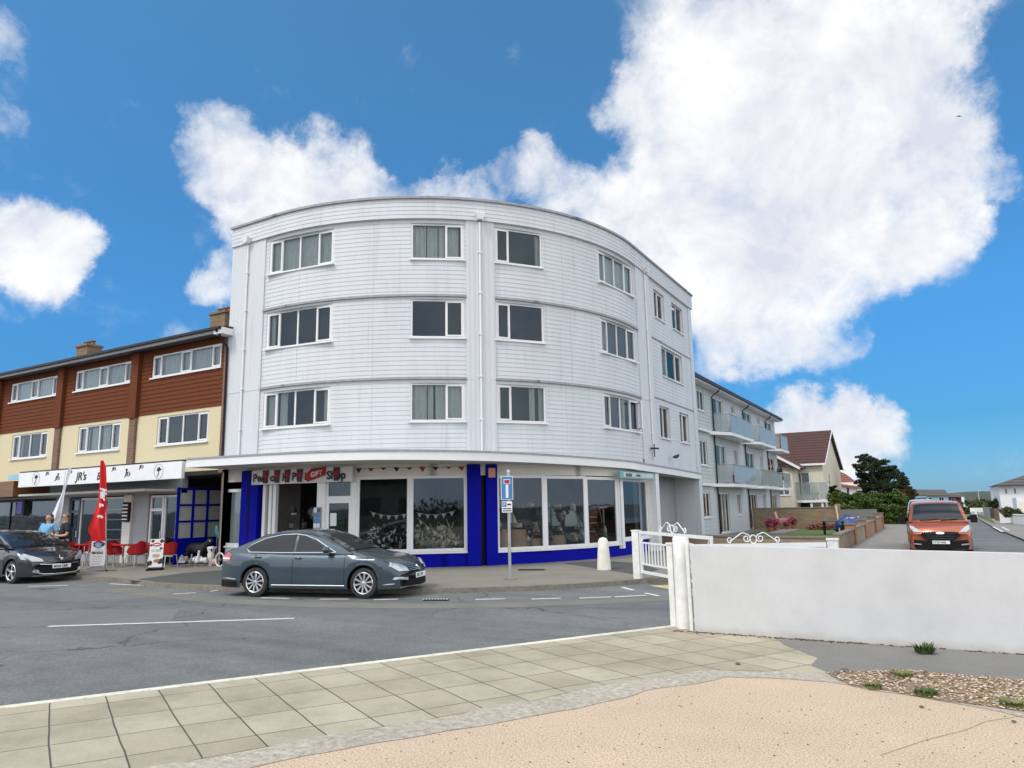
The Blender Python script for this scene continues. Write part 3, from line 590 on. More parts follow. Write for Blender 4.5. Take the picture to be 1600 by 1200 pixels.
# glazed shop door with transom light, paper notices
f,W_=chord(G,2.25,3.18,0)
window(flats,f,0,W_,2.2,2.86,(),(),False,None,depth=-.05,glass=SHOPGLASS,name='transom_light',fw=.08)
mb=MB(); mb.obox(f,0,W_,2.06,2.2,-.08,-.02).obox(f,0,.12,.05,2.06,-.08,-.02).obox(f,W_-.12,W_,.05,2.06,-.08,-.02).obox(f,.12,W_-.12,.05,.3,-.08,-.02); dr=mb.build('door',WHITE,flats)
MB().face([f(.12,.3,-.05),f(W_-.12,.3,-.05),f(W_-.12,2.06,-.05),f(.12,2.06,-.05)]).build('pane',SHOPGLASS,dr,fixn=False)
MB().obox(f,.02,.06,.95,1.15,-.02,.05).build('handle',BLACK,dr)
NOTE=M('paper_notice',(.62,.70,.72),.8,var=.15,scale=20)
for a,b,c,d in((.16,.38,1.35,1.75),(.15,.33,.98,1.25)): MB().obox(f,a,b,c,d,-.045,-.04).build('notice',NOTE,dr)
# open folding door leaves beside the entrance
for s,dp in((-.35,.0),(-.08,-.02),(.10,-.04)):
    MB().obox(G,s,s+.13,.05,2.76,-.1+dp,.02+dp).build('folded_door_leaf',WHITE,flats)
ribbon('entrance_head',-.5,1.95,2.74,2.87,-.1,.0,WHITE,6,G)
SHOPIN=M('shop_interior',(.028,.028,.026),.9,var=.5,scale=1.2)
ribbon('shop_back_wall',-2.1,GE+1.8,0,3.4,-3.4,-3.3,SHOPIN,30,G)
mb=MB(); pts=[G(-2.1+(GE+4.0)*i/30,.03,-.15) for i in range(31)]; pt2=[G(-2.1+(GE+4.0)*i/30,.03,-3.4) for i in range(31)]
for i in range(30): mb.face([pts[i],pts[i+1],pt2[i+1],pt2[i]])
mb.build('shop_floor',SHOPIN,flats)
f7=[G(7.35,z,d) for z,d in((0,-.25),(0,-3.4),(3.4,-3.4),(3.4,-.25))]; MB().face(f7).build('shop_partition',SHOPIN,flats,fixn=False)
# passage at the far end: column, dark gap, ribbed side wall
mb=MB(); mb.box(-9.75,-9.42,27.35,27.75,0,3.06); mb.build('column',WHITE,flats)
mb=MB(); pr=None
for i in range(49):
    y=28.6+i*.105; x=-10.6+(.02 if i%2 else 0)
    if pr: mb.face([(pr[0],pr[1],0),(x,y,0),(x,y,3.1),(pr[0],pr[1],3.1)])
    pr=(x,y)
mb.build('ribbed_wall',GREYPANEL,flats); MB().box(-12,-10.65,28.1,28.5,0,3.1).build('passage_dark_gap',BLACK,flats)  # black box stands in for the shaded gap beside the ribbed wall
MB().box(-10.7,-9.42,33.5,33.98,0,3.56).box(-9.62,-9.44,33.52,33.96,0,.3).build('end_pier',RIB,flats)
mb=MB(); mb.face([(-9.44,27.9,3.08),(-9.44,33.9,3.08),(-12,33.9,3.08),(-12,27.9,3.08)]).face([(-9.62,27,3.1),(-9.62,34,3.0),(-9.62,34,3.7),(-9.62,27,3.7)]); mb.build('passage_soffit',SOFFIT,flats,fixn=False)
# ------------------------------------------------------------------ brick terrace with shops
TY=16.3
ter=thing('terrace_building','three storey terrace with brown boarded top floor and cream rendered floor above shops','building',(-30,TY,0))
T=planeframe((0,TY,0),(1,0,0),(0,-1,0))
XR=-21.16; BAY=5.35; NB=5
topw=MB(); mid=MB(); wins=[]
for b in range(NB):
    x1=XR-BAY*b; x0=x1-BAY
    W3=(x0+.9,x0+4.98,6.98,7.86); W2=(x0+1.46,x0+4.45,4.35,5.44)
    flatwall(topw,T,x0+.2,x1-(.05 if b==0 else .2),5.56,8.1,[W3],.12,.16,proud=.02); flatwall(mid,T,x0+.2,x1-.2,3.3,5.56,[W2],.14)
    wins.append((W3,W2,b))
topw.build('boarded_wall',WOODC,ter,smooth=20); mid.build('rendered_wall',CREAM,ter)
ribm=[]
for b in range(NB+1):
    x=XR-BAY*b
    mb=MB(); 
    if b: mb.obox(T,x-.24,x+.24,5.5,8.1,-.1,.16); mb.build('boarded_pier',WOODC,ter); MB().obox(T,x-.2,x+.2,3.2,5.5,-.1,.1).build('brick_pier',BRICK,ter)
    else: MB().obox(T,x-.2,x+.02,3.2,8.05,-.1,.03).build('brick_pier',BRICK,ter)
CU=[None,[(.0,.2,.97),(.24,.4,.97),(.52,.66,.97),(.78,.97,.97)],[(.0,.18,.97)],None,None]
for W3,W2,b in wins:
    window(ter,T,*W3,splits=(.13,.43,.57,.87),case=(0,2,4),depth=-.05,curt=[(0.01,.42,.97),(.44,.99,.97)] if b!=1 else [(.01,.99,.97)])
    window(ter,T,*W2,splits=(.2,.5,.8),case=(0,3),depth=-.06,curt=CU[b])
mb=MB()
xl=XR-BAY*NB
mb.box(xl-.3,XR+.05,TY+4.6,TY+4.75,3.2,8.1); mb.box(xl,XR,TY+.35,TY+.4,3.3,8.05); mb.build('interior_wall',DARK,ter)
rf=MB(); e0,e1=xl-.4,XR+.28
rf.face([(e0,TY-.55,8.27),(e1,TY-.55,8.27),(e1,TY+4.6,9.0),(e0,TY+4.6,9.0)]).face([(e0,TY+9,8.27),(e0,TY+4.6,9.0),(e1,TY+4.6,9.0),(e1,TY+9,8.27)])
rf.face([(e0,TY-.5,8.12),(e0,TY,8.12),(e1,TY,8.12),(e1,TY-.5,8.12)]); roof=rf.build('roof',M('roof_tiles',(.09,.075,.07),.8,var=.3,scale=8),ter,fixn=False)
MB().box(e0,e1-.16,TY-.56,TY-.5,8.06,8.24,GREYPANEL).box(e0,e1,TY-.66,TY-.56,8.17,8.26,BLACK).box(XR-.12,e1,TY-.57,TY+.1,8.02,8.25,WHITE).build('gutter',BLACK,ter)
TILE=M('clay_pot',(.2,.09,.055),.8,var=.2)
for (px,pt,pb,wd) in ((138,541,562,.95),(350,490,520,.95)):
    c=aY((px),(pb),TY+2.6); tz=aY(px,pt,TY+2.6).z
    mb=MB(); mb.box(c.x-wd/2,c.x+wd/2,c.y-.35,c.y+.35,8.3,tz-.1).box(c.x-wd/2-.06,c.x+wd/2+.06,c.y-.41,c.y+.41,tz-.1,tz); ch=mb.build('chimney',CHIMB,roof)
    pots=MB()
    for k in(-.28,0,.28): pots.lathe([(.11,tz-.02),(.12,tz+.02),(.09,tz+.14),(.13,tz+.18),(.13,tz+.22),(.07,tz+.22)],12,(c.x+k,c.y,0)); pots.build('chimney_pot',TILE,roof); pots=MB()
mb=MB(); mb.tube([(XR+.06,TY-.62,8.15),(XR+.06,TY-.5,8.05),(XR+.08,TY-.12,7.6),(XR+.08,TY-.1,3.7)],.04,8)
mb.build('downpipe',BLACK,ter,smooth=40)
# ground floor of the terrace: cafe front
ter_g=MB(); 
def X16(px,py=820): return aY(px,py,TY).x
fx=[X16(p) for p in (64,85,105,109,122,194,206,230,233,252,271)]
MB().box(xl,XR-2.2,TY-.0,TY+.25,2.55,3.3).build('shop_lintel',GREYPANEL,ter)
MB().box(fx[1],fx[2],TY,TY+.2,0,2.55).build('grey_panel',GREYPANEL,ter); MB().box(fx[6],fx[7],TY,TY+.2,0,2.55).build('grey_panel',GREYPANEL,ter)
MB().box(fx[5],fx[6],TY-.08,TY+.2,0,2.55).build('cafe_pier',CREAMW,ter)
window(ter,T,fx[4]-.05,(fx[4]+fx[5])/2,.6,2.5,(),(),True,None,depth=-.1,glass=SHOPGLASS,name='shop_window',fw=.07)
window(ter,T,(fx[4]+fx[5])/2,fx[5],.6,2.5,(),(),True,None,depth=-.1,glass=SHOPGLASS,name='shop_window',fw=.07)
MB().box(fx[4]-.05,fx[5],TY,TY+.2,0,.55).build('stallriser',GREYPANEL,ter)
def gdoor(x0,x1,frame,name='door'):
    mb=MB(); mb.obox(T,x0,x0+.09,0,2.5,-.15,-.05).obox(T,x1-.09,x1,0,2.5,-.15,-.05).obox(T,x0+.09,x1-.09,2.42,2.5,-.15,-.05).obox(T,x0+.09,x1-.09,1.92,2.02,-.15,-.05).obox(T,x0+.09,x1-.09,0,.25,-.15,-.05); o=mb.build(name,frame,ter)
    MB().face([T(x0+.09,.25,-.1),T(x1-.09,.25,-.1),T(x1-.09,2.42,-.1),T(x0+.09,2.42,-.1)]).build('pane',SHOPGLASS,o,fixn=False); MB().obox(T,x1-.08,x1-.05,.95,1.2,-.05,.0).build('handle',ALU,o)
gdoor(fx[2]+.05,fx[4]-.05,M('navy_frame',(.02,.03,.07),.4)); gdoor(fx[7]+.03,fx[9]-.0,WHITE); window(ter,T,fx[9],fx[10]+.05,.3,2.5,(),(),False,None,depth=-.1,glass=SHOPGLASS,name='side_light',fw=.08)
# left hand neighbour shop front
window(ter,T,xl+.3,fx[1],.55,2.5,(.25,.5,.75),(),True,None,depth=-.15,glass=SHOPGLASS,name='shop_window',fw=.06,frame=BLACK)
MB().box(xl,fx[1],TY,TY+.2,0,.5).build('stallriser',BLACK,ter); 
MB().box(-38.5,aY(22,750,14.9).x,14.9,TY,2.62,3.25).build('shop_fascia',M('wood_fascia',(.17,.075,.03),.5,var=.3,scale=4,stretch=(.4,1,8)),ter)
MB().box(aY(22,750,14.9).x+.0,XR-2.35,TY-1.3,TY,3.3,3.44).build('shop_canopy',LEAD,ter); MB().box(-33,fx[10],TY-1.2,TY,2.62,2.7).build('canopy_soffit',SOFFIT,ter)
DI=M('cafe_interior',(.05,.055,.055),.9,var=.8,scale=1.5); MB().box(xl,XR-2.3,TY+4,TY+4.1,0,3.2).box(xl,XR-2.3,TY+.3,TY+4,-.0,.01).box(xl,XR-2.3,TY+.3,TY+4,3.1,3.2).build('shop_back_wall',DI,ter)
sh=MB()
for z in(.8,1.2,1.6,2.0): sh.box(fx[4],fx[5],TY+.9,TY+1.2,z,z+.04)
sh.build('shelf',SOFFIT,ter)
# recessed entry with blue glazed return wall
RX=-23.32; Rf=planeframe((RX,TY-.1,0),(0,1,0),(1,0,0)); yl=1.9
mb=MB(); mb.obox(Rf,-.05,yl,0,.95,-.1,.0); 
for a in(0,.6,1.2,1.8): mb.obox(Rf,a-.04,a+.045,.95,2.75,-.08,.0)
for z in(1.5,2.08,2.66): mb.obox(Rf,0.045,yl-.14,z,z+.07,-.08,-.002)
scr=mb.build('glazed_screen',BLUE,ter); MB().face([Rf(0,.95,-.04),Rf(1.8,.95,-.04),Rf(1.8,2.7,-.04),Rf(0,2.7,-.04)]).build('pane',M('obscured_glass',(.42,.46,.43),.35,var=.12,scale=3),scr,fixn=False)
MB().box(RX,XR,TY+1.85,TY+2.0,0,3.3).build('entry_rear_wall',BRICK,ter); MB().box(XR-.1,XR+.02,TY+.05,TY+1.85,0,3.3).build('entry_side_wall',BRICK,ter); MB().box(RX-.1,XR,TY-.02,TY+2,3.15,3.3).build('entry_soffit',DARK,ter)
MB().box(RX+.35,XR-.5,TY+1.8,TY+1.84,0,2.05).build('entry_door',M('dark_door',(.03,.03,.035),.5),ter); MB().tube([(XR-.25,TY+1.4,.2),(XR-.25,TY+1.4,3.2)],.035,8).build('waste_pipe',SOFFIT,ter)
# cafe sign board
sg=thing('shop_sign','long white fascia sign lettered JRs over the cafe front','sign',(-26,14.6,3.2)); SX0,SX1=-31.2,-20.98
S=planeframe((0,14.6,0),(1,0,0),(0,-1,0)); INK=M('sign_ink',(.02,.02,.022),.5)
MB().obox(S,SX0,SX1,2.95,3.51,-.12,0).build('board',M('sign_white',(.74,.75,.77),.5,var=.05),sg); MB().obox(S,SX0-.9,SX0-.01,3.27,3.47,-.1,-.02).build('end_light',M('pale_blue',(.25,.5,.62),.5),sg)
MB().box(SX0,SX1,14.62,15.1,3.51,3.56).build('capping',BLACK,sg)
def tx(s,px,py,size,bold=.012,sh=.25,sx=1): p=aY(px,py,14.6); text(s,size,(p.x,14.6,p.z),(1,0,0),(0,0,1),INK,sg,shear=sh,bold=bold,sx=sx)
tx("JR's",118.5,750.5,.40,.016,.2,1.15); tx('Bay',151,749.5,.36,.014,.2)
for px,py in((71.5,742),(107,739.5),(175,735),(217.5,732)): tx("JR's",px,py,.16,.008,.25)
for px,py in((86,750),(195,744)): tx("JR's",px,py,.21,.01,.3)
def palm(px,py,r,ring=True):
    c=aY(px,py,14.6); mb=MB(); P=lambda a,b:V((c.x+a*r,14.594,c.z+b*r))
    if ring:
        pts=[P(math.cos(t*math.pi/16)*1.0,math.sin(t*math.pi/16)*1.0) for t in range(33)]; mb.tube(pts,.004,5)
    mb.tube([P(-.35,-.8),P(0,-.35),P(.1,.2)],.012,5)
    for a in(20,60,110,150,185): mb.tube([P(.1,.2),P(.1+.3*math.cos(math.radians(a)),.2+.34*math.sin(math.radians(a))),P(.1+.55*math.cos(math.radians(a)),.12+.3*math.sin(math.radians(a)))],[.03,.03,.006],5)
    mb.build('palm_emblem',INK,sg)
palm(56.5,748,.25); palm(248,736.5,.24); palm(91,742,.09,False); palm(198,735,.09,False)
# illuminated window poster in the neighbour shop
p=aY(30,793,TY-.02); tag(MB().box(p.x-.35,p.x+.35,TY-.0,TY+.02,p.z-.36,p.z+.36,BLACK).box(p.x-.22,p.x+.22,TY-.02,TY-.0,p.z-.26,p.z+.26,M('poster_blue',(.14,.12,.62),.5,var=.5,scale=6)).build('window_poster',BLACK,None),'blue and white poster in a black frame on the dark left hand shop window','poster')
# ------------------------------------------------------------------ banner, bunting, small signs
bs0,bs1=-.62,3.3; bf,bl=chord(G,bs0,bs1,.28)
ban=thing('banner','white cloth gift shop banner with dark lettering and union flags over the open entrance','banner',bf(bl/2,2.95,0)); NAVY=M('banner_navy',(.02,.02,.04),.7); BRED=M('banner_red',(.36,.015,.02),.7)
mb=MB(); n=24
for i in range(n):
    a,b=bl*i/n,bl*(i+1)/n; q=lambda u:.012*math.sin(u*5); mb.hexa([bf(a,2.72,q(a)),bf(b,2.72,q(b)),bf(b,2.72,q(b)-.01),bf(a,2.72,q(a)-.01),bf(a,3.2,q(a)),bf(b,3.2,q(b)),bf(b,3.2,q(b)-.01),bf(a,3.2,q(a)-.01)])
mb.build('cloth',M('banner_white',(.66,.65,.66),.7,var=.06),ban)
bu=(bf(1,0)-bf(0,0)); BT=lambda s,u,sz,z=2.82,m=NAVY,nm='lettering',d=.02: text(s,sz,bf(u,z,d),bu,(0,0,1),m,ban,nm,bold=.012,shear=0)
BT('Pen',.07,.36); BT('o',.78,.36); BT('H',1.27,.36); BT('PP',1.66,.36); BT('i',2.16,.36); BT('Shop',3.04-.02,.36)
def uflag(u,w=.2,h=.34,root=ban,fr=bf,z=3.18):
    mb=MB(); P=lambda a,b,d:fr(u+a*w,z-b*h,.03+d)
    k=[P(-.5,0,0),P(.5,0,0),P(.35,1,.01),P(-.35,1,.01)]; mb.face(k,NAVY); 
    mb.face([P(-.09,0,.006),P(.09,0,.006),P(.07,1,.016),P(-.07,1,.016)],BRED).face([P(-.48,.40,.006),P(.48,.40,.006),P(.44,.54,.012),P(-.44,.54,.012)],BRED)
    mb.face([P(-.5,.02,.004),P(-.4,.02,.004),P(.34,.95,.008),P(.26,.95,.008)],BRED).face([P(.5,.02,.004),P(.4,.02,.004),P(-.34,.95,.008),P(-.26,.95,.008)],BRED)
    return mb.build('union_flag',NAVY,root,fixn=False)
for u in(.60,1.07,1.49,1.98,3.40): uflag(u,.25,.42)
tg=[(2.18,2.86),(2.3,2.76),(2.98,2.95),(3.0,3.22),(2.45,3.18),(2.2,2.98)]
MB().prism(tg,bf,.02,.045).build('gift_tag',BRED,ban); text('GIFT',.22,bf(2.42,2.9,.05),bu*1+V((0,0,.14)),V((0,0,1)),M('tag_white',(.8,.8,.8),.6),ban,bold=.004)
bun=thing('bunting','string of small red and navy pennants under the canopy beside the banner','bunting',G(5,3.1,.3))
mb=MB(); pts=[G(3.35+(6.8-3.35)*i/20,3.12+.02*math.cos(i),.32) for i in range(21)]; mb.tube(pts,.006,5); mb.build('cord',NAVY,bun)
for i in range(9):
    s=3.5+i*.39; mb=MB(); fl=(i*37%5)/5*.1; mb.face([G(s-.1,3.12,.32),G(s+.1,3.12,.32),G(s+.02,2.96+fl,.36+fl)],BRED if i%3 else NAVY).face([G(s-.1,3.12,.325),G(s-.06,3.12,.325),G(s+.02,2.96+fl,.366+fl)],NAVY); mb.build('pennant',BRED,bun,fixn=False)
fr2,l2=chord(G,12.75,GE+1.2,.38)
hs_=thing('hanging_sign','teal and white shop sign under the canopy above the far end window','sign',fr2(l2/2,2.95,0))
MB().obox(fr2,0,l2,2.78,3.04,-.1,0).build('sign_case',TEAL,hs_); MB().obox(fr2,.25,l2-.05,2.83,3.0,0.0,.012).build('sign_face',M('pale_panel',(.5,.56,.58),.5),hs_); text('SEASIDE',.15,fr2(.45,2.86,.014),fr2(1,0)-fr2(0,0),(0,0,1),NAVY,hs_,bold=.006); text('MARKET',.11,fr2(1.35,2.87,.014),fr2(1,0)-fr2(0,0),(0,0,1),NAVY,hs_,bold=.004)
p=G(7.62,3.0,.12); tag(MB().obox(G,7.5,7.72,2.78,3.08,.12,.2).build('alarm_box',ORANGE,None),'small orange alarm box high on the blue pier','alarm box')
# two small gull shapes on the canopy edge
g1=thing('aerial','thin dark cross shaped aerial standing on the canopy','aerial',aX(1023,714,-9.28)); b=g1.location; MB().tube([b,b+V((0,0,.52))],.022,6).build('mast',BLACK,g1); MB().bar(b+V((-.1,-.12,.34)),b+V((.1,.22,.34)),.05,.06).build('crosspiece',BLACK,g1)
def gull(loc,s,rz,label,col,name='gull',cat='bird',sit=True):
    r=thing(name,label,cat,loc); X=Matrix.Translation(V(loc))@Matrix.Rotation(rz,4,'Z')
    o=skin('body',[(0,0,.11),(-.12,0,.10),(-.24,0,.09),(.10,0,.15),(.16,0,.2),(.21,0,.2)],[(0,1),(1,2),(0,3),(3,4),(4,5)],[.075,.06,.02,.06,.045,.012],col,r,1)
    o.rotation_euler=(0,0,rz); o.scale=(s,s,s)
    mb=MB(); mb.tube([(0,.03,.06),(0,.03,0)],.008,5).tube([(0,-.03,.06),(0,-.03,0)],.008,5); l=mb.build('legs',ORANGE); l.parent=r; l.rotation_euler=(0,0,rz); l.scale=(s,s,s)
    return r
DKB=M('dark_feathers',(.03,.03,.035),.8,var=.3,scale=20)
gull(aX(1057,718,-9.22),1.05,math.radians(70),'dark bird perched on the canopy end','' and None or DKB)
fb=O+ray(1498.5,181)*60
r=thing('flying_gull','white gull flying high in the blue sky beside the big cloud','bird',fb); mb=MB(); wu=RT0
for s in(-1,1): mb.hexa([fb+wu*s*.02+V((0,0,.03)),fb+wu*s*.25+V((0,0,-.02)),fb+wu*s*.25+V((0,.14,-.02)),fb+wu*s*.02+V((0,.2,.03)),fb+wu*s*.02+V((0,0,.06)),fb+wu*s*.25+V((0,0,.01)),fb+wu*s*.25+V((0,.14,.01)),fb+wu*s*.02+V((0,.2,.06))])
mb.build('wings',M('gull_white',(.8,.8,.8),.7),r); MB().blob(fb+V((0,.1,.03)),(.05,.2,.06),8).build('body',GREYPANEL,r)
# ------------------------------------------------------------------ street furniture
pb=gz(797,905,.045); sp=thing('street_sign','dead end road sign with parking plate on a tall grey pole at the kerb','road sign',pb)
ph=2.72; MB().tube([pb,pb+V((0,0,ph))],.04,12).build('pole',GREY,sp,smooth=40); MB().lathe([(.0,ph+.05),(.045,ph+.02),(.045,ph-.03)],12,pb).build('cap',ALU,sp,smooth=40)
vd=V((pb.x,pb.y,0)).normalized(); su=V((vd.y,-vd.x,0)); su=(su*math.cos(.25)+vd*math.sin(.25)).normalized(); sn=V((su.y,-su.x,0)); 
if sn.dot(vd)>0: sn=-sn
PF=planeframe(pb+sn*.06-su*.06,su,sn); SBLUE=M('sign_blue',(.05,.2,.45),.35,var=.03); SW_=M('sign_face_white',(.78,.78,.78),.35,var=.03); SRED=M('sign_red',(.42,.02,.04),.4)
o=MB().obox(PF,-.16,.16,1.98,2.58,0,.012).build('sign_plate',SW_,sp); MB().obox(PF,-.145,.145,1.995,2.565,.012,.015).build('blue_field',SBLUE,o); MB().obox(PF,-.035,.035,2.03,2.36,.015,.018).build('white_stem',SW_,o); MB().obox(PF,-.085,.085,2.38,2.5,.015,.018,SW_).obox(PF,-.07,.07,2.395,2.485,.018,.021,SRED).build('red_bar',SRED,o)
o=MB().obox(PF,-.14,.13,1.66,1.94,0,.012).build('parking_plate',SW_,sp); MB().obox(PF,-.13,-.02,1.8,1.92,.012,.015).build('blue_symbol',SBLUE,o); text('P',.11,PF(-.105,1.82,.016),su,(0,0,1),SW_,o); MB().obox(PF,0,.10,1.84,1.88,.012,.015).build('print_line',NAVY,o); MB().obox(PF,-.12,.11,1.745,1.77,.012,.015).build('print_line',NAVY,o); MB().obox(PF,-.12,.11,1.69,1.715,.012,.015).build('print_line',NAVY,o)
MB().lathe([(.16,.0),(.15,.02),(.05,.035)],10,pb).build('footing',KERB,sp)
bb=gz(944,890,.045); tag(MB().lathe([(.20,0),(.20,.02),(.165,.5),(.14,.80),(.10,.87),(.0,.90)],20,bb).build('bollard',M('bollard_paint',(.70,.68,.60),.8,var=.1,scale=4,bmp=.3),None,smooth=40),'squat tapered cream stone bollard on the pavement by the blue wall','bollard')
def grate(p0,p1,wd,label,z,name='drain_grate'):
    a=gz(*p0,z);b=gz(*p1,z); u=(b-a); Ln=u.length; u.normalize(); n=V((-u.y,u.x,0)); t=thing(name,label,'drain',(a+b)/2)
    fr=lambda s,k,d=0:a+u*s+n*k+V((0,0,d)); mb=MB(); mb.hexa([fr(0,-wd/2),fr(Ln,-wd/2),fr(Ln,wd/2),fr(0,wd/2),fr(0,-wd/2,.006),fr(Ln,-wd/2,.006),fr(Ln,wd/2,.006),fr(0,wd/2,.006)]); mb.build('pit',BLACK,t)
    mb=MB(); k=int(Ln/.06)
    for i in range(k+1): s=Ln*i/k; mb.hexa([fr(s-.012,-wd/2,.006),fr(s+.012,-wd/2,.006),fr(s+.012,wd/2,.006),fr(s-.012,wd/2,.006),fr(s-.012,-wd/2,.02),fr(s+.012,-wd/2,.02),fr(s+.012,wd/2,.02),fr(s-.012,wd/2,.02)])
    mb.build('bars',M('cast_iron',(.06,.055,.05),.6,.4,var=.3),t)
grate((662,923.3),(938,916),.2,'long slotted iron gutter drain along the kerb',RZ+.004); grate((811,890.5),(850,890.5),.25,'small rectangular iron drain cover in the pavement near the sign pole',.046); grate((663,938),(700,938),.14,'low iron strip in the road just in front of the saloon car',RZ+.004,'utility_cover')
# ------------------------------------------------------------------ white wall, posts and gates
def whitewash():
    m,t,b=new_mat('white_masonry_paint'); b.inputs['Roughness'].default_value=.8
    f=nz(t,1.3,7,.7); c=ramp(t,f,[(.25,(.47,.475,.475)),(.55,(.545,.55,.56)),(.8,(.575,.58,.595))])
    tcn=t.nodes.new('ShaderNodeTexCoord'); sp_=t.nodes.new('ShaderNodeSeparateXYZ'); t.links.new(tcn.outputs['Object'],sp_.inputs[0])
    ad=t.nodes.new('ShaderNodeMath'); ad.operation='MULTIPLY_ADD'; t.links.new(nz(t,4,5,.7),ad.inputs[0]); ad.inputs[1].default_value=.22; t.links.new(sp_.outputs[2],ad.inputs[2])
    c=mixc(t,ramp(t,ad.outputs[0],[(.10,(.8,.8,.8)),(.22,(0,0,0))]),c,(.42,.40,.35)); t.links.new(c,b.inputs['Base Color']); bump(t,b,nz(t,35,5,.65),.16,.012); return m
WW=whitewash()
wl,wr=aY(1086,986,10.66),aY(1600,1022,10.76); zt0,zt1=aY(1086,852.5,10.66).z,aY(1600,865,10.76).z; sl_=(zt1-zt0)/(wr.x-wl.x)
mb=MB(); xs=[wl.x+i*.45 for i in range(34)]; yf=lambda x:10.66+(x-wl.x)*(10.76-10.66)/(wr.x-wl.x)
for a,b in zip(xs,xs[1:]):
    za,zb=zt0+sl_*(a-wl.x),zt0+sl_*(b-wl.x); ja,jb=.006*math.sin(a*5),.006*math.sin(b*5)
    mb.hexa([(a,yf(a)+ja,-.1),(b,yf(b)+jb,-.1),(b,yf(b)+.22,-.1),(a,yf(a)+.22,-.1),(a,yf(a)+ja,za),(b,yf(b)+jb,zb),(b,yf(b)+.22,zb),(a,yf(a)+.22,za)])
tag(mb.build('garden_wall',WW,None),'long low white rendered wall beside the gate in the foreground','wall')
SCUFF=M('chipped_white_paint',(.70,.70,.67),.55,var=.14,scale=5,bmp=.25,bscale=25)
np_=gz(1071,981,0); ztop=aY(1068,838.5,np_.y).z
tag(MB().lathe([(.135,-.02),(.13,.05),(.125,ztop*.5),(.122,ztop-.03),(.11,ztop),(0,ztop+.005)],20,np_).build('gate_post',SCUFF,None,smooth=40),'fat round white gate post with chipped paint at the end of the white wall','post')
# slim bracket of flat bars joining post and wall
tgo=thing('post_rail','white flat bars bridging the gap between the fat round post and the wall','railing',(wl.x-.1,np_.y,0))
mb=MB(); a=V((np_.x+.1,np_.y+.1,0)); b=V((wl.x+.02,10.75,0))
for z in(.12,.5,.85,ztop-.12): mb.bar(a+V((0,0,z)),b+V((0,0,z)),.03,.04)
mb.build('bars',SCUFF,tgo); MB().box(wl.x-.10,wl.x-.05,10.74,10.79,0,ztop-.05).build('upright',SCUFF,tgo)
def spiral(c,u,r0,turns,a0,sgn,z,n=26):
    return [c+u*(sgn*(r0*(1-t/n*.72))*math.cos(a0+turns*2*math.pi*t/n))+V((0,0,(r0*(1-t/n*.72))*math.sin(a0+turns*2*math.pi*t/n))) for t in range(n+1)]
def scroll(root,c,u,sc=1.0):
    mb=MB()
    for s in(-1,1):
        k=sc
        mb.tube(spiral(c+u*(s*.16*k)+V((0,0,.12*k)),u,.10*k,1.4,math.pi*.5,s,0),.013*k,6)
        pts=[c+u*(s*.16*k)+V((0,0,.22*k)),c+u*(s*.25*k)+V((0,0,.25*k)),c+u*(s*.38*k)+V((0,0,.17*k)),c+u*(s*.52*k)+V((0,0,.07*k))]
        mb.tube(smooth_path(pts,5)+spiral(c+u*(s*.55*k)+V((0,0,.09*k)),u,.07*k,1.1,-math.pi*.5,s,0,18),.013*k,6)
    mb.tube([c+u*.075*sc*math.cos(t*math.pi/12)+V((0,0,.10*sc+.095*sc*math.sin(t*math.pi/12))) for t in range(25)],.013*sc,6)
    return mb.build('scrollwork',WHITE,root,smooth=50)
def gate(name,label,a,b,zt,zb,endpost=None,sc=1.0,nb=None,posth=None):
    a=V(a);b=V(b); g=thing(name,label,'gate',(a+b)/2); u=(b-a).normalized(); Ln=(b-a).length; n=V((-u.y,u.x,0)); Fr=planeframe(a,u,n)
    MB().obox(Fr,.0,Ln,zt-.07,zt,-.03,.03).obox(Fr,0,Ln,zb,zb+.06,-.03,.03).obox(Fr,0,.05,zb+.06,zt-.07,-.025,.025).obox(Fr,Ln-.05,Ln,zb+.06,zt-.07,-.025,.025).obox(Fr,.05,Ln-.05,zt-.30,zt-.26,-.015,.015).obox(Fr,.05,Ln-.05,zb+.2,zb+.24,-.015,.015).build('frame',WHITE,g)
    k=nb or int(Ln/.13)
    mb=MB()
    for i in range(1,k): s=Ln*i/k; MB().obox(Fr,s-.012,s+.012,zb+.24,zt-.30,-.012,.012).build('bar',WHITE,g)
    c=MB()
    for s in(.1,Ln-.1): c.tube([Fr(s+.04*math.cos(t*math.pi/8),zt-.165+.075*math.sin(t*math.pi/8),0) for t in range(17)],.012,5)
    c.build('end_ring',WHITE,g); scroll(g,Fr(Ln/2,zt,0),u,sc); return g
ga=V((-6.3,16.95,0)); ga=gz(997,905,.03); gtop=aY(997,830,ga.y).z
pst=lambda p,w,h,name,label: tag(MB().box(p.x-w/2,p.x+w/2,p.y-w/2,p.y+w/2,-.06,h).box(p.x-w/2-.012,p.x+w/2+.012,p.y-w/2-.012,p.y+w/2+.012,h,h+.03).build(name,SCUFF,None),label,'post')
pst(ga,.17,gtop,'gate_post','square white gate post at the pavement corner, carrying the farther gate')
d1=ray(1112,838); t1=(gtop-.02-CH)/d1.z; ge=O+d1*t1; ge.z=0
gate('gate','white bar gate swung towards the road from the square corner post',ga+V((.12,-.05,0)),ge,gtop-.02,.16,sc=.95,nb=22)
gp=gz(1053,979,0); gt=aY(1053,849,gp.y).z
d2=ray(1301,844); t2=(gt-CH)/d2.z; rp=O+d2*t2; rp.z=0
pst(rp,.15,gt-.0,'gate_post','square white post behind the white wall at the right end of the nearer gate')
pst(gp+V((.0,.02,0)),.085,gt-.02,'gate_post','slim square white post standing left of the fat round post')
gate('gate','white scroll topped gate closed behind the white wall',gp+V((.14,.22,0)),rp+V((-.1,-.08,0)),gt-.03,.16,sc=.66,nb=16)
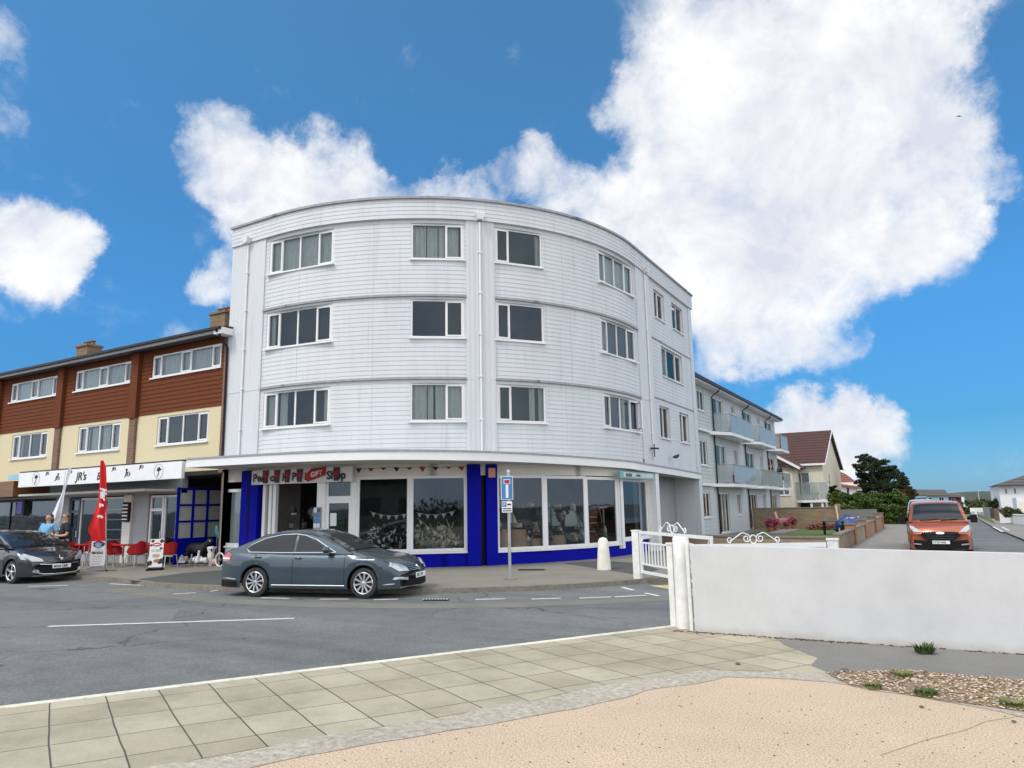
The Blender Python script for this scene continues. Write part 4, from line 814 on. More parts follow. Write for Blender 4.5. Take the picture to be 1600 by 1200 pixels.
# ------------------------------------------------------------------ weeds, pebbles, shingle strip
def leafmat(name,a,b,c):
    m,t,bb=new_mat(name); bb.inputs['Roughness'].default_value=.6
    t.links.new(ramp(t,nz(t,1.4,6,.75),[(.3,a),(.5,b),(.72,c)]),bb.inputs['Base Color']); bb.inputs['Specular IOR Level'].default_value=.25
    try: bb.inputs['Transmission Weight'].default_value=0
    except Exception: pass
    return m
WEED=leafmat('weed_leaf',(.03,.055,.015),(.06,.1,.025),(.12,.16,.05)); DRYG=leafmat('dry_grass',(.10,.12,.04),(.17,.19,.07),(.30,.28,.13))
def tuft(c,r,h,n,mat,name,label,cat,seed,spread=1.0):
    rnd=random.Random(seed); mb=MB(); c=V(c)
    for i in range(n):
        a=rnd.uniform(0,6.283); q=r*math.sqrt(rnd.random()); b=c+V((math.cos(a)*q,math.sin(a)*q,0)); hh=h*rnd.uniform(.4,1); o_=V((math.cos(a),math.sin(a),0))*hh*rnd.uniform(.2,.9)*spread; w_=V((-math.sin(a),math.cos(a),0))*rnd.uniform(.004,.012)*(1+h*4)
        t=b+o_+V((0,0,hh)); m_=b+o_*.4+V((0,0,hh*.7)); mb.face([b-w_,b+w_,m_+w_,m_-w_]).face([m_-w_,m_+w_,t])
    return tag(mb.build(name,mat,None,fixn=False),label,cat)
p=gz(1444,1021,0); tuft(p,.10,.13,90,WEED,'weed','dark green leafy weed growing at the foot of the white wall','weed',3,1.2)
for i,(px,py,r,lab) in enumerate([(1410,1057,.10,'dry grass tuft at the upper edge of the shingle strip'),(1447,1085,.11,'green grass tuft in the middle of the shingle strip'),(1365,1075,.07,'small grass tuft at the left end of the shingle strip'),(1588,1103,.14,'large grass tuft at the right edge of the shingle')]):
    tuft(gz(px,py,.01),r,.05,150,DRYG if i!=1 else WEED,'grass_tuft',lab,'grass',20+i,1.0)
PEB=[M('pebble_tan',(.36,.25,.15),.8,var=.4,scale=9),M('pebble_pale',(.50,.44,.36),.8,var=.3,scale=9),M('pebble_brown',(.17,.11,.07),.8,var=.4,scale=9)]
mb=MB(); rnd=random.Random(5)
c4=[(1290,1052),(1410,1048),(1600,1064),(1720,1080),(1700,1125),(1560,1108),(1440,1090),(1330,1072)]
P4=[gz(*q,0) for q in c4]
def inpoly(x,y,P):
    r=False
    for i in range(len(P)):
        a,b=P[i],P[i-1]
        if (a.y>y)!=(b.y>y) and x<(b.x-a.x)*(y-a.y)/(b.y-a.y)+a.x: r=not r
    return r
sheet('shingle_bed',rough(P4,.2,.04,11),stonemat('shingle_dirt',(.16,.11,.07),(.27,.19,.12),(.38,.29,.19),22,.8),.006)
x0,x1,y0,y1=min(p.x for p in P4),max(p.x for p in P4),min(p.y for p in P4),max(p.y for p in P4); k=0
while k<2200:
    x,y=rnd.uniform(x0,x1),rnd.uniform(y0,y1)
    if not inpoly(x,y,P4): continue
    k+=1; s=rnd.uniform(.006,.017); mb.blob((x,y,.012+s*.3),(s,s*rnd.uniform(.6,1),s*.55),6,m=PEB[rnd.choice((0,0,1,1,2))])
tag(mb.build('shingle',PEB[0],None,smooth=60),'loose brown and cream shingle between the grey path and the pink gravel','shingle',kind='stuff')
for i,(px,py,s,lab) in enumerate([(1440,1104,.02,'grey pebble at the lower edge of the shingle'),(1584,1127,.02,'grey pebble lying on the pink gravel by a fine crack'),(1153,1037,.03,'dark stone lying on the paving slabs'),(1320,1048,.05,'broken dark stone at the tip of the grey path'),(1308,1052,.04,'smaller dark stone beside the broken one on the path tip')]):
    tag(MB().blob(gz(px,py,.015),(s,s*.7,s*.5),8,.4,i).build('stone',M('dark_stone',(.12,.11,.10),.8,var=.4,scale=12),None,smooth=50),lab,'stone')
mb=MB(); 
for i in range(230):
    px,py=rnd.uniform(500,1600),rnd.uniform(1075,1195); q=gz(px,py,.004)
    if (q-K1).dot(KN)<2.9: continue
    s=rnd.uniform(.004,.010); mb.blob(q,(s,s*.7,s*.5),5,m=PEB[rnd.choice((1,2,2))])
tag(mb.build('grit',PEB[2],None),'scattered grit and tiny stones on the pink gravel','grit',kind='stuff')
mb=MB()   # soil and leaves caught along the wall foot and in the kerb end
for i in range(260):
    x=rnd.uniform(wl.x-.3,wl.x+2.3) if rnd.random()<.6 else rnd.uniform(wl.x,wr.x+1); y=yf(x)-abs(rnd.gauss(0,.05))-.01; s=rnd.uniform(.008,.03); mb.blob((x,y,.006),(s,s*.7,s*.4),5)
tag(mb.build('leaf_litter',M('soil_litter',(.09,.065,.04),.9,var=.5,scale=20),None),'dark soil and leaf litter along the foot of the white wall','litter',kind='stuff')
mb=MB(); mb.tube([gz(1375,1180,.006),gz(1450,1155,.006),gz(1510,1140,.006),gz(1540,1127,.006),gz(1600,1118,.006)],.0018,4); tag(mb.build('ground_crack',M('crack_dark',(.26,.19,.13),.9),None),'fine dark crack across the pink gravel','crack')['kind']='structure'
# ------------------------------------------------------------------ vehicles
def lerp_pts(P,x):
    if x<=P[0][0]: return P[0][1]
    for (a,b),(c,d) in zip(P,P[1:]):
        if x<=c: t=(x-a)/(c-a) if c>a else 0; t=t*t*(3-2*t)*.35+t*.65; return b+(d-b)*t
    return P[-1][1]
def paint(name,col,flake=.5):
    m,t,b=new_mat(name); b.inputs['Base Color'].default_value=(*col,1); b.inputs['Metallic'].default_value=flake; b.inputs['Roughness'].default_value=.32; b.inputs['Coat Weight'].default_value=1; b.inputs['Coat Roughness'].default_value=.04
    t.links.new(ramp(t,nz(t,4,5,.6),[(.3,tuple(c*.9 for c in col)),(.7,tuple(min(1,c*1.08) for c in col))]),b.inputs['Base Color']); r=nz(t,6,4,.6); rr=t.nodes.new('ShaderNodeMapRange'); rr.inputs[3].default_value=.26; rr.inputs[4].default_value=.42; t.links.new(r,rr.inputs[0]); t.links.new(rr.outputs[0],b.inputs['Roughness']); return m
PLASTIC=M('black_plastic',(.010,.010,.011),.6,var=.15,scale=20,spec=.15); LAMPG=M('lamp_lens',(.44,.47,.50),.10,.4,var=.15,scale=25,coat=1); LAMPD=M('lamp_dark',(.08,.085,.09),.15,.5,var=.4,scale=30,coat=1); TAIL=M('tail_lens',(.36,.012,.02),.15,var=.2,scale=10,coat=1); RIM=M('alloy_silver',(.66,.67,.69),.25,.85,var=.05); PLATE=M('number_plate',(.78,.78,.76),.4,var=.02); PINK=M('plate_ink',(.02,.02,.02),.5)
class Car:
    def __init__(s,spec):
        s.__dict__.update(spec)
    def zt(s,x): return lerp_pts(s.top,x)
    def hw(s,x):
        e=s.L/2; t=max(0,(abs(x)-(e-.75))/.75); return s.W*(1-s.taper*t**2.4)
    def zb(s,x):
        z=s.zbot
        for wx in s.axles:
            d=abs(x-wx); R=s.wr+.055
            if d<R: z=max(z,s.wr+math.sqrt(max(0,R*R-d*d)))
        return z
    def bulge(s,x,y):
        e=s.L/2
        if x>e-.8: return -s.nose*((x-(e-.8))/.8)**1.5*(abs(y)/s.W)**2.2
        if x<-e+.8: return s.nose*.7*((-e+.8-x)/.8)**1.5*(abs(y)/s.W)**2.2
        return 0
    def sec(s,x):
        w=s.hw(x); a=s.zb(x); b=s.zt(x); sh=min(b-.02,s.shoulder(x)); sh=max(sh,a+.02); H_=sh-a
        pts=[(w*.985,a),(w*.998,a+H_*.18),(w*.992,a+H_*.34),(w*1.0,a+H_*.62),(w*.992,a+H_*.86),(w*.972,sh),(w*.93,sh+(b-sh)*.55),(w*.84,b-.012),(w*.55,b+.012),(w*.25,b+.022),(0,b+.025)]
        return [V((x+s.bulge(x,y),y,z)) for y,z in pts]
    def side(s,x,f):   # point on the right side (y<0) at height z=f
        c=s.sec(x); 
        for p,q in zip(c,c[1:]):
            if p.z<=f<=q.z and q.z>p.z: t=(f-p.z)/(q.z-p.z); r=p.lerp(q,t); return r
        return c[0] if f<c[0].z else c[-1]
    def build(s,root):
        e=s.L/2; xs=set([-e,e])
        n=70
        for i in range(n+1): xs.add(-e+s.L*i/n)
        for wx in s.axles:
            R=s.wr+.055
            for k in range(-12,13): xs.add(wx+R*math.sin(k*math.pi/24)*.9999); 
            xs.add(wx-R-.002); xs.add(wx+R+.002)
        xs=sorted(x for x in xs if -e<=x<=e)
        mb=MB(); S_=[s.sec(x) for x in xs]
        for a,b in zip(S_,S_[1:]):
            for i in range(len(a)-1):
                mb.face([a[i],b[i],b[i+1],a[i+1]]); m=lambda p:V((p.x,-p.y,p.z)); mb.face([m(b[i]),m(a[i]),m(a[i+1]),m(b[i+1])])
        for c in(S_[0],S_[-1]):
            for p,q in zip(c,c[1:]): mb.face([p,q,V((q.x,-q.y,q.z)),V((p.x,-p.y,p.z))])
        # cabin
        xr=s.roof; n=40; x0,x1=xr[-1][0],xr[0][0]; cx=[x0+(x1-x0)*i/n for i in range(n+1)]; rp=xr[::-1]; s.rz=lambda x: lerp_pts(rp,x)
        def csec(x):
            zb_=s.belt(x)-.03; zr=max(zb_+.005,s.rz(x)); wb=s.hw(x)*.93; h=zr-zb_; t=s.tumble*h
            return [V((x,wb,zb_)),V((x,wb-t*.5,zb_+h*.5)),V((x,wb-t*.92,zb_+h*.86)),V((x,wb-t-.06*min(1,h*3),zr-.02*min(1,h*3))),V((x,(wb-t)*.6,zr+.012)),V((x,0,zr+.022))]
        s.csec=csec; Q=[csec(x) for x in cx]
        for a,b in zip(Q,Q[1:]):
            for i in range(5):
                mb.face([a[i],b[i],b[i+1],a[i+1]]); m=lambda p:V((p.x,-p.y,p.z)); mb.face([m(b[i]),m(a[i]),m(a[i+1]),m(b[i+1])])
        for c in(Q[0],Q[-1]):
            for p,q in zip(c,c[1:]): mb.face([p,q,V((q.x,-q.y,q.z)),V((p.x,-p.y,p.z))])
        body=mb.build('body',s.paint,root,smooth=32); s.body=body
        # dark underside and wheel wells
        mb=MB(); mb.box(-e+.62,e-.62,-s.W*.72,s.W*.72,s.zbot+.02,s.shoulder(0)-.2); 
        mb.build('underbody',PLASTIC,root)
        # glass: screens follow the roof line, side panes follow the cabin side
        for nm,(a,b) in(('windscreen',s.ws),('rear_window',s.rw)):
            if a is None: continue
            mb=MB(); k=10; pr=None
            for i in range(k+1):
                x=a+(b-a)*i/k; c=csec(x); row=[V((p.x,p.y*f,p.z)) for p,f in((c[3],.93),(c[4],1.0),(c[5],1))]; row=row+[V((p.x,-p.y,p.z)) for p in row[::-1][1:]]
                row=[p+V((.012 if nm=='windscreen' else -.012,0,.012)) for p in row]
                if pr: 
                    for j in range(4): mb.face([pr[j],pr[j+1],row[j+1],row[j]])
                pr=row
            mb.build(nm,CARGLASS,root,smooth=50,fixn=False)
        def cside(x,z,sg=-1,o=.008):
            c=csec(x); z0,z1=c[0].z,c[3].z; t=0
            for p,q in zip(c,c[1:]):
                if p.z<=z<=q.z and q.z>p.z: r=p.lerp(q,(z-p.z)/(q.z-p.z)); return V((x,sg*(r.y+o),z))
            return V((x,sg*(c[2].y+o),z))
        s.cside=cside
        for sg in(-1,1):
            for poly in s.panes:
                mb=MB(); P=[cside(x,z,sg) for x,z in poly]; P=P if sg<0 else P[::-1]; mb.face(P); mb.build('side_window',CARGLASS,root,fixn=False)
            if s.trim:
                mb=MB(); P=[cside(x,z,sg,.010) for x,z in s.trim]; mb.tube(P+[P[0]],.012,6); mb.build('window_trim',CHROME if s.chrome else PLASTIC,root)
            for px_,pz in s.handles:
                q=s.side(px_,pz); MB().blob(V((px_,sg*(q.y+.018),pz)),(.10,.025,.022),8).build('door_handle',s.paint,root,smooth=60)
            mx,mz=s.mirror; q=cside(mx,mz,sg); mb=MB(); mb.blob(q+V((.0,sg*.13,.04)),(.075,.12,.075),10); mb.tube([q,q+V((0,sg*.1,.02))],.03,6); mb.build('wing_mirror',s.mcol or s.paint,root,smooth=50)
            for xg in s.seams:
                mb=MB(); pts=[]
                for k in range(9):
                    z=s.zbot+.06+(s.belt(xg)-.05-s.zbot-.06)*k/8; q=s.side(xg,z); pts.append(V((xg+.0,sg*(q.y+.001),z)))
                mb.tube(pts,.005,4); mb.build('door_seam',PLASTIC,root)
            if s.sill:
                mb=MB(); pts=[V((x,sg*(s.side(x,s.sill).y+.006),s.sill)) for x in [s.axles[1]+s.wr+.12+(s.axles[0]-s.axles[1]-2*s.wr-.24)*k/8 for k in range(9)]]; mb.tube(pts,.013,5); mb.build('sill_trim',CHROME,root)
        for wx in s.axles:
            for sg in(-1,1):
                r=s.wr; wy=sg*(s.W-.125); mb=MB(); mb.lathe([(r*.66,-.10),(r*.8,-.112),(r*.97,-.095),(r,-.06),(r,.06),(r*.97,.095),(r*.8,.112),(r*.66,.10)],28,(wx,wy,r),'y',cap=False); wh=mb.build('wheel',RUBBER,root,smooth=35)
                mb=MB(); mb.lathe([(.001,sg*.03),(r*.62,sg*.03),(r*.66,sg*.10),(r*.70,sg*.108),(r*.70,sg*.09)],28,(wx,wy,r),'y',cap=False); rm=mb.build('rim_barrel',M('brake_dark',(.05,.05,.052),.5,.5),wh,smooth=35)
                mb=MB(); c=V((wx,wy,r)); mb.lathe([(r*.645,sg*.104),(r*.69,sg*.116),(r*.72,sg*.108)],28,c,'y',cap=False); mb.lathe([(.001,sg*.112),(.045,sg*.108),(.06,sg*.09)],12,c,'y',cap=False)
                for k in range(s.spokes):
                    t=2*math.pi*k/s.spokes+.2; u=V((math.cos(t),0,math.sin(t))); w_=V((-math.sin(t),0,math.cos(t))); a=.022 if s.spokes>6 else .032; b=r*.115 if s.spokes>6 else r*.12
                    mb.hexa([c+u*.04-w_*a*.6+V((0,sg*.08,0)),c+u*.04+w_*a*.6+V((0,sg*.08,0)),c+u*r*.66+w_*b*.8+V((0,sg*.085,0)),c+u*r*.66-w_*b*.8+V((0,sg*.085,0)),c+u*.04-w_*a*.5+V((0,sg*.104,0)),c+u*.04+w_*a*.5+V((0,sg*.104,0)),c+u*r*.66+w_*b*.55+V((0,sg*.112,0)),c+u*r*.66-w_*b*.55+V((0,sg*.112,0))])
                mb.build('alloy_spokes',RIM,wh)
        return body
    def face(s,y,z,o=.012):
        e=s.L/2
        for x in [e-.004*i for i in range(200)]:
            c=s.sec(x)
            if z<=c[-1].z and abs(y)<=max(p.y for p in c): break
        return V((x+s.bulge(x,abs(y))+o,y,z))
    def patch(s,root,name,poly,mat,o=.012,end=1,sub=3):   # outline in (y,z) laid on the nose
        pts=[]
        for (a,b),(c,d) in zip(poly,poly[1:]+poly[:1]):
            for k in range(sub): pts.append((a+(c-a)*k/sub,b+(d-b)*k/sub))
        cy=sum(p[0] for p in pts)/len(pts); cz=sum(p[1] for p in pts)/len(pts); P=[s.face(y,z,o) for y,z in pts]; c=s.face(cy,cz,o); mb=MB(); k=len(P)
        mid=[s.face((y+cy)/2,(z+cz)/2,o) for y,z in pts]
        for i in range(k): j=(i+1)%k; mb.face([P[i],P[j],mid[j],mid[i]]).face([mid[i],mid[j],c]).face([P[i],P[j],P[j]-V((.06,0,0)),P[i]-V((.06,0,0))])
        return mb.build(name,mat,root,smooth=40)
    def rearpatch(s,root,name,y0,y1,z0,z1,mat):
        mb=MB(); e=-s.L/2
        def rp(y,z): return V((e-s.bulge(e,y)*-1-.012 if False else e+s.bulge(e,abs(y))-.012,y,z))
        mb.hexa([rp(y0,z0),rp(y1,z0),rp(y1,z0)+V((.05,0,0)),rp(y0,z0)+V((.05,0,0)),rp(y0,z1),rp(y1,z1),rp(y1,z1)+V((.05,0,0)),rp(y0,z1)+V((.05,0,0))]); return mb.build(name,mat,root)
    def sidepatch(s,root,name,poly,mat,sg,o=.008,sub=4):
        pts=[]
        for (a,b),(c,d) in zip(poly,poly[1:]+poly[:1]):
            for k in range(sub): pts.append((a+(c-a)*k/sub,b+(d-b)*k/sub))
        def sp_(x,z): q=s.side(min(max(x,-s.L/2),s.L/2),z); return V((q.x,sg*(q.y+o),z))
        cx=sum(p[0] for p in pts)/len(pts); cz=sum(p[1] for p in pts)/len(pts); mb=MB(); P=[sp_(*p) for p in pts]; mid=[sp_((x+cx)/2,(z+cz)/2) for x,z in pts]; c=sp_(cx,cz); k=len(P)
        for i in range(k): j=(i+1)%k; mb.face([P[i],P[j],mid[j],mid[i]]).face([mid[i],mid[j],c])
        return mb.build(name,mat,root,smooth=50,fixn=False)
    def plate(s,root,txt,z,w=.52,h=.11,o=.03):
        p=s.face(0,z,o); mb=MB(); mb.box(p.x-.01,p.x+.006,-w/2,w/2,z-h/2,z+h/2); o_=mb.build('number_plate',PLATE,root); text(txt,h*.82,(p.x+.006,-w*.45,z-h*.30),(0,1,0),(0,0,1),PINK,o_,bold=.004,sx=.92,depth=.002)
# saloon parked in front of the blue shop
sal=thing('parked_car','blue grey saloon car with chrome window trim parked at the kerb','car')
SAL=Car(dict(L=4.77,W=.91,taper=.20,nose=.26,wr=.325,zbot=.20,axles=(1.44,-1.27),paint=paint('slate_blue_paint',(.036,.060,.080),.5),chrome=True,mcol=None,
 top=[(-2.385,.88),(-2.33,1.0),(-2.1,1.055),(-1.6,1.03),(-.6,.97),(.6,.955),(1.0,.975),(1.5,.91),(1.95,.82),(2.2,.72),(2.32,.62),(2.385,.52)],
 roof=[(1.12,.95),(.75,1.14),(.3,1.345),(.0,1.425),(-.35,1.46),(-.75,1.45),(-1.2,1.37),(-1.6,1.21),(-2.0,1.045)],tumble=.36,ws=(1.02,.22),rw=(-1.25,-1.85),
 panes=[[(.60,.985),(.52,1.05),(.2,1.225),(-.1,1.325),(-.28,1.35),(-.28,.985)],[(-.34,.985),(-.34,1.352),(-.7,1.345),(-1.1,1.27),(-1.42,1.13),(-1.5,1.06),(-1.42,1.0)]],
 trim=[(.74,.975),(.55,1.07),(.2,1.25),(-.1,1.345),(-.35,1.375),(-.7,1.365),(-1.1,1.29),(-1.44,1.15),(-1.55,1.06),(-1.47,.985),(-.6,.972)],
 handles=[(-.18,.86),(-1.2,.88)],mirror=(.56,1.0),seams=(.98,-.31,-1.28),sill=.27,spokes=10))
SAL.shoulder=lambda x:min(SAL.zt(x)-.03,.86+.03*(-x)/2.4); SAL.belt=lambda x:.965+(.02 if x<-1 else 0)
SAL.build(sal)
for sg in(-1,1):
    SAL.patch(sal,'headlight',[(sg*.46,.56),(sg*.48,.66),(sg*.62,.72),(sg*.80,.76),(sg*.83,.68),(sg*.74,.57)],LAMPG,.014)
    SAL.sidepatch(sal,'tail_light',[(-2.34,.78),(-2.36,.95),(-2.22,1.0),(-1.98,.93),(-2.02,.80)],TAIL,sg); SAL.sidepatch(sal,'reversing_strip',[(-2.36,.83),(-2.36,.865),(-2.05,.865),(-2.05,.83)],PLATE,sg,.012)
    SAL.sidepatch(sal,'bumper_trim',[(-2.3,.40),(-2.3,.425),(-1.78,.405),(-1.78,.38)],CHROME,sg,.014); SAL.sidepatch(sal,'front_trim',[(1.98,.285),(1.98,.305),(2.28,.32),(2.28,.30)],CHROME,sg,.014)
    SAL.patch(sal,'fog_light',[(sg*.50,.37),(sg*.50,.43),(sg*.78,.45),(sg*.80,.40)],LAMPG,.016); SAL.sidepatch(sal,'lower_band',[(-2.36,.22),(-2.36,.36),(-1.75,.36),(-1.72,.22)],PLASTIC,sg,.006)
SAL.patch(sal,'grille',[(-.44,.54),(-.46,.62),(-.3,.66),(.3,.66),(.46,.62),(.44,.54)],PLASTIC,.008)
for z in(.565,.60,.635): SAL.patch(sal,'grille_bar',[(-.43,z),(-.43,z+.012),(.43,z+.012),(.43,z)],CHROME,.018)
SAL.patch(sal,'lower_grille',[(-.62,.25),(-.5,.38),(.5,.38),(.62,.25)],PLASTIC,.008); SAL.patch(sal,'chin_trim',[(-.7,.225),(-.7,.24),(.7,.24),(.7,.225)],CHROME,.02); SAL.patch(sal,'badge',[(.065*math.cos(k*math.pi/5),.61+.065*math.sin(k*math.pi/5)) for k in range(10)],CHROME,.026,sub=1)
SAL.plate(sal,'RE11 TFV',.45)
MB().tube([(-1.15,0,1.42),(-1.25,0,1.47)],.012,6).build('roof_aerial',PLASTIC,sal)
wr_,wf=gz(398,932,RZ),gz(573,935,RZ); hd=(wf-wr_).normalized(); left=V((-hd.y,hd.x,0)); ctr=(wr_+wf)/2+left*.80-hd*.085
sal.location=(ctr.x,ctr.y,RZ); sal.rotation_euler=(0,0,math.atan2(hd.y,hd.x))
# dark hatchback at the left edge
hat=thing('parked_car','dark grey hatchback with its nose towards us at the left edge','car')
HAT=Car(dict(L=4.3,W=.905,taper=.24,nose=.34,wr=.32,zbot=.19,axles=(1.28,-1.36),paint=paint('dark_grey_paint',(.022,.027,.037),.5),chrome=False,mcol=None,
 top=[(-2.15,.8),(-2.1,.95),(-1.6,1.03),(-.6,1.0),(.4,.98),(.9,1.0),(1.3,.95),(1.75,.85),(2.0,.74),(2.1,.66),(2.15,.54)],
 roof=[(1.12,.98),(.7,1.20),(.3,1.37),(.0,1.44),(-.5,1.475),(-1.2,1.45),(-1.75,1.36),(-1.95,1.1),(-2.05,1.0)],tumble=.36,ws=(1.06,.22),rw=(-1.78,-1.98),
 panes=[[(.72,1.02),(.3,1.23),(.0,1.34),(-.25,1.37),(-.25,1.02)],[(-.32,1.02),(-.32,1.37),(-.9,1.36),(-1.3,1.25),(-1.45,1.1),(-1.4,1.05)]],
 trim=[(.8,1.01),(.3,1.25),(.0,1.355),(-.3,1.39),(-.9,1.38),(-1.32,1.27),(-1.5,1.1),(-1.4,1.02)],handles=[(-.15,.88),(-1.2,.92)],mirror=(.62,1.05),seams=(.9,-.28,-1.25),sill=0,spokes=5))
HAT.shoulder=lambda x:min(HAT.zt(x)-.03,.88-.02*x); HAT.belt=lambda x:1.0
HAT.build(hat)
for sg in(-1,1):
    HAT.patch(hat,'headlight',[(sg*.46,.60),(sg*.50,.68),(sg*.70,.78),(sg*.83,.84),(sg*.84,.76),(sg*.72,.62)],LAMPG,.016); HAT.sidepatch(hat,'headlight_wrap',[(1.55,.86),(1.82,.80),(1.98,.66),(1.78,.68)],LAMPG,sg)
    HAT.patch(hat,'fog_light',[(sg*.62+.07*math.cos(k*math.pi/4),.34+.05*math.sin(k*math.pi/4)) for k in range(8)],LAMPG,.02,sub=1)
    HAT.sidepatch(hat,'tail_light',[(-2.1,.85),(-2.1,1.02),(-1.8,.98),(-1.85,.86)],TAIL,sg)
HAT.patch(hat,'lower_grille',[(-.60,.27),(-.66,.42),(-.5,.49),(.5,.49),(.66,.42),(.60,.27)],PLASTIC,.010); 
mb=MB(); pts=[HAT.face(y,z,.03) for y,z in [(-.68,.42),(-.6,.30),(-.45,.255),(-.2,.245),(.2,.245),(.45,.255),(.6,.30),(.68,.42)]]; mb.tube(pts,.012,6); mb.build('chin_trim',CHROME,hat)
mb=MB(); pts=[HAT.face(y,z,.02) for y,z in [(-.55,.535),(-.3,.515),(0,.51),(.3,.515),(.55,.535)]]; mb.tube(pts,.012,6); mb.build('grille_trim',CHROME,hat)
HAT.patch(hat,'badge',[(0,.60),(.05,.68),(0,.76),(-.05,.68)],CHROME,.03,sub=1); HAT.plate(hat,'MX63 CMK',.455)
fw_=gz(20,912,RZ); hat.rotation_euler=(0,0,math.radians(4)); hx=V((math.cos(math.radians(4)),math.sin(math.radians(4)),0)); c=fw_-hx*1.28+V((-hx.y,hx.x,0))*.80; hat.location=(c.x,c.y,RZ)
# orange panel van in the side street
van=thing('parked_van','copper orange panel van facing us in the side street','van')
VAN=Car(dict(L=4.97,W=.985,taper=.13,nose=.22,wr=.34,zbot=.22,axles=(1.53,-1.4),paint=paint('copper_orange_paint',(.36,.085,.030),.35),chrome=False,mcol=PLASTIC,
 top=[(-2.485,1.15),(-2.4,1.2),(0,1.16),(1.4,1.19),(1.75,1.16),(2.1,1.07),(2.3,.98),(2.42,.88),(2.485,.74)],
 roof=[(1.86,1.15),(1.5,1.45),(1.05,1.74),(.85,1.82),(.6,1.86),(0,1.875),(-2.0,1.875),(-2.4,1.85),(-2.47,1.6),(-2.48,1.2)],tumble=.17,ws=(1.80,1.02),rw=(None,None),
 panes=[[(1.45,1.2),(1.05,1.6),(.9,1.72),(.35,1.74),(.35,1.2)]],trim=None,handles=[(.25,1.05)],mirror=(1.35,1.22),seams=(1.55,.2),sill=0,spokes=5))
VAN.shoulder=lambda x:min(VAN.zt(x)-.03,1.05); VAN.belt=lambda x:1.17
VAN.build(van)
for sg in(-1,1):
    VAN.patch(van,'headlight',[(sg*.56,.80),(sg*.62,.86),(sg*.80,1.0),(sg*.90,1.04),(sg*.90,.90),(sg*.78,.80)],LAMPG,.016); VAN.sidepatch(van,'headlight_wrap',[(1.85,1.0),(2.15,.97),(2.3,.82),(2.1,.82)],LAMPG,sg)
    VAN.patch(van,'bumper_side',[(sg*.4,.24),(sg*.42,.50),(sg*.94,.56),(sg*.95,.24)],PLASTIC,.012); VAN.patch(van,'bumper_vent',[(sg*.6,.36),(sg*.6,.40),(sg*.82,.42),(sg*.82,.38)],GREY,.03)
    mx=VAN.cside(1.35,1.22,sg); MB().box(mx.x-.06,mx.x+.08,min(mx.y+sg*.12,mx.y+sg*.32),max(mx.y+sg*.12,mx.y+sg*.32),1.10,1.38).build('mirror_housing',PLASTIC,van)
VAN.patch(van,'bumper_centre',[(-.42,.24),(-.42,.50),(.42,.50),(.42,.24)],PLASTIC,.010); VAN.patch(van,'grille',[(-.36,.50),(-.60,.68),(-.54,.80),(-.3,.82),(.3,.82),(.54,.80),(.60,.68),(.36,.50)],PLASTIC,.014)
for z in(.58,.66,.745): VAN.patch(van,'grille_bar',[(-.42,z),(-.42,z+.015),(.42,z+.015),(.42,z)],M('grille_slat',(.05,.05,.055),.35),.028)
VAN.patch(van,'badge',[(.13*math.cos(k*math.pi/6),.775+.045*math.sin(k*math.pi/6)) for k in range(12)],CHROME,.04,sub=1); VAN.plate(van,'KT18 VHG',.46,o=.04)
mb=MB(); mb.bar((1.86,-.55,1.19),(1.80,.05,1.24),.02,.02).bar((1.86,.1,1.19),(1.80,.6,1.24),.02,.02); mb.build('wiper',PLASTIC,van)
vz=-.10; vh=V((math.sin(math.radians(2)),-math.cos(math.radians(2)),0)); vf=(gz(1428,868,vz)+gz(1518,868,vz))/2; c=vf-vh*2.3; van.location=(c.x,c.y,vz); van.rotation_euler=(0,0,math.atan2(vh.y,vh.x))
# ------------------------------------------------------------------ cafe terrace furniture
MET=M('chair_leg_metal',(.60,.60,.62),.3,.8,var=.05)
def make_chair():
    r=thing('cafe_chair','x','chair',group='red cafe chairs on the pavement')
    mb=MB(); n=18; sec=[(.0,.40,.0),(.18,.40,.0),(.24,.43,.0),(.265,.50,.02),(.275,.60,.04),(.27,.66,.06)]
    # tub shell: low at the front, arms, high rounded back
    rows=[]
    for i in range(n+1):
        t=-2.55+5.1*i/n; c,s_=math.cos(t),math.sin(t); hb=.50+.34*max(0,(c+.55)/1.55)**.8
        row=[]
        for k,(rr,zz) in enumerate(((.02,.43),(.20,.42),(.245,.46),(.262,.46+(hb-.46)*.5),(.285,hb))): row.append(V((-c*rr*(1.0 if k<2 else 1.02),s_*rr*1.05,zz)))
        rows.append(row)
    for a,b in zip(rows,rows[1:]):
        for k in range(4): mb.face([a[k],b[k],b[k+1],a[k+1]])
    for a,b in zip(rows,rows[1:]):
        for k in range(4): q=lambda p:V((p.x*.955,p.y*.955,p.z+(.012 if k<2 else 0))); mb.face([q(a[k+1]),q(b[k+1]),q(b[k]),q(a[k])]) 
    for a,b in zip(rows,rows[1:]): mb.face([a[4],b[4],V((b[4].x*.955,b[4].y*.955,b[4].z)),V((a[4].x*.955,a[4].y*.955,a[4].z))])
    mb.build('seat_shell',RED,r,smooth=50,fixn=False)
    MB().tube([(-.2,-.2,.405),(.2,-.2,.405),(.2,.2,.405),(-.2,.2,.405),(-.2,-.2,.405)],.012,6).build('under_frame',MET,r)
    for sx in(-1,1):
        for sy in(-1,1): MB().tube([(sx*.2,sy*.19,.41),(sx*.245,sy*.235,0)],.014,8).build('leg',MET,r,smooth=40)
    return r
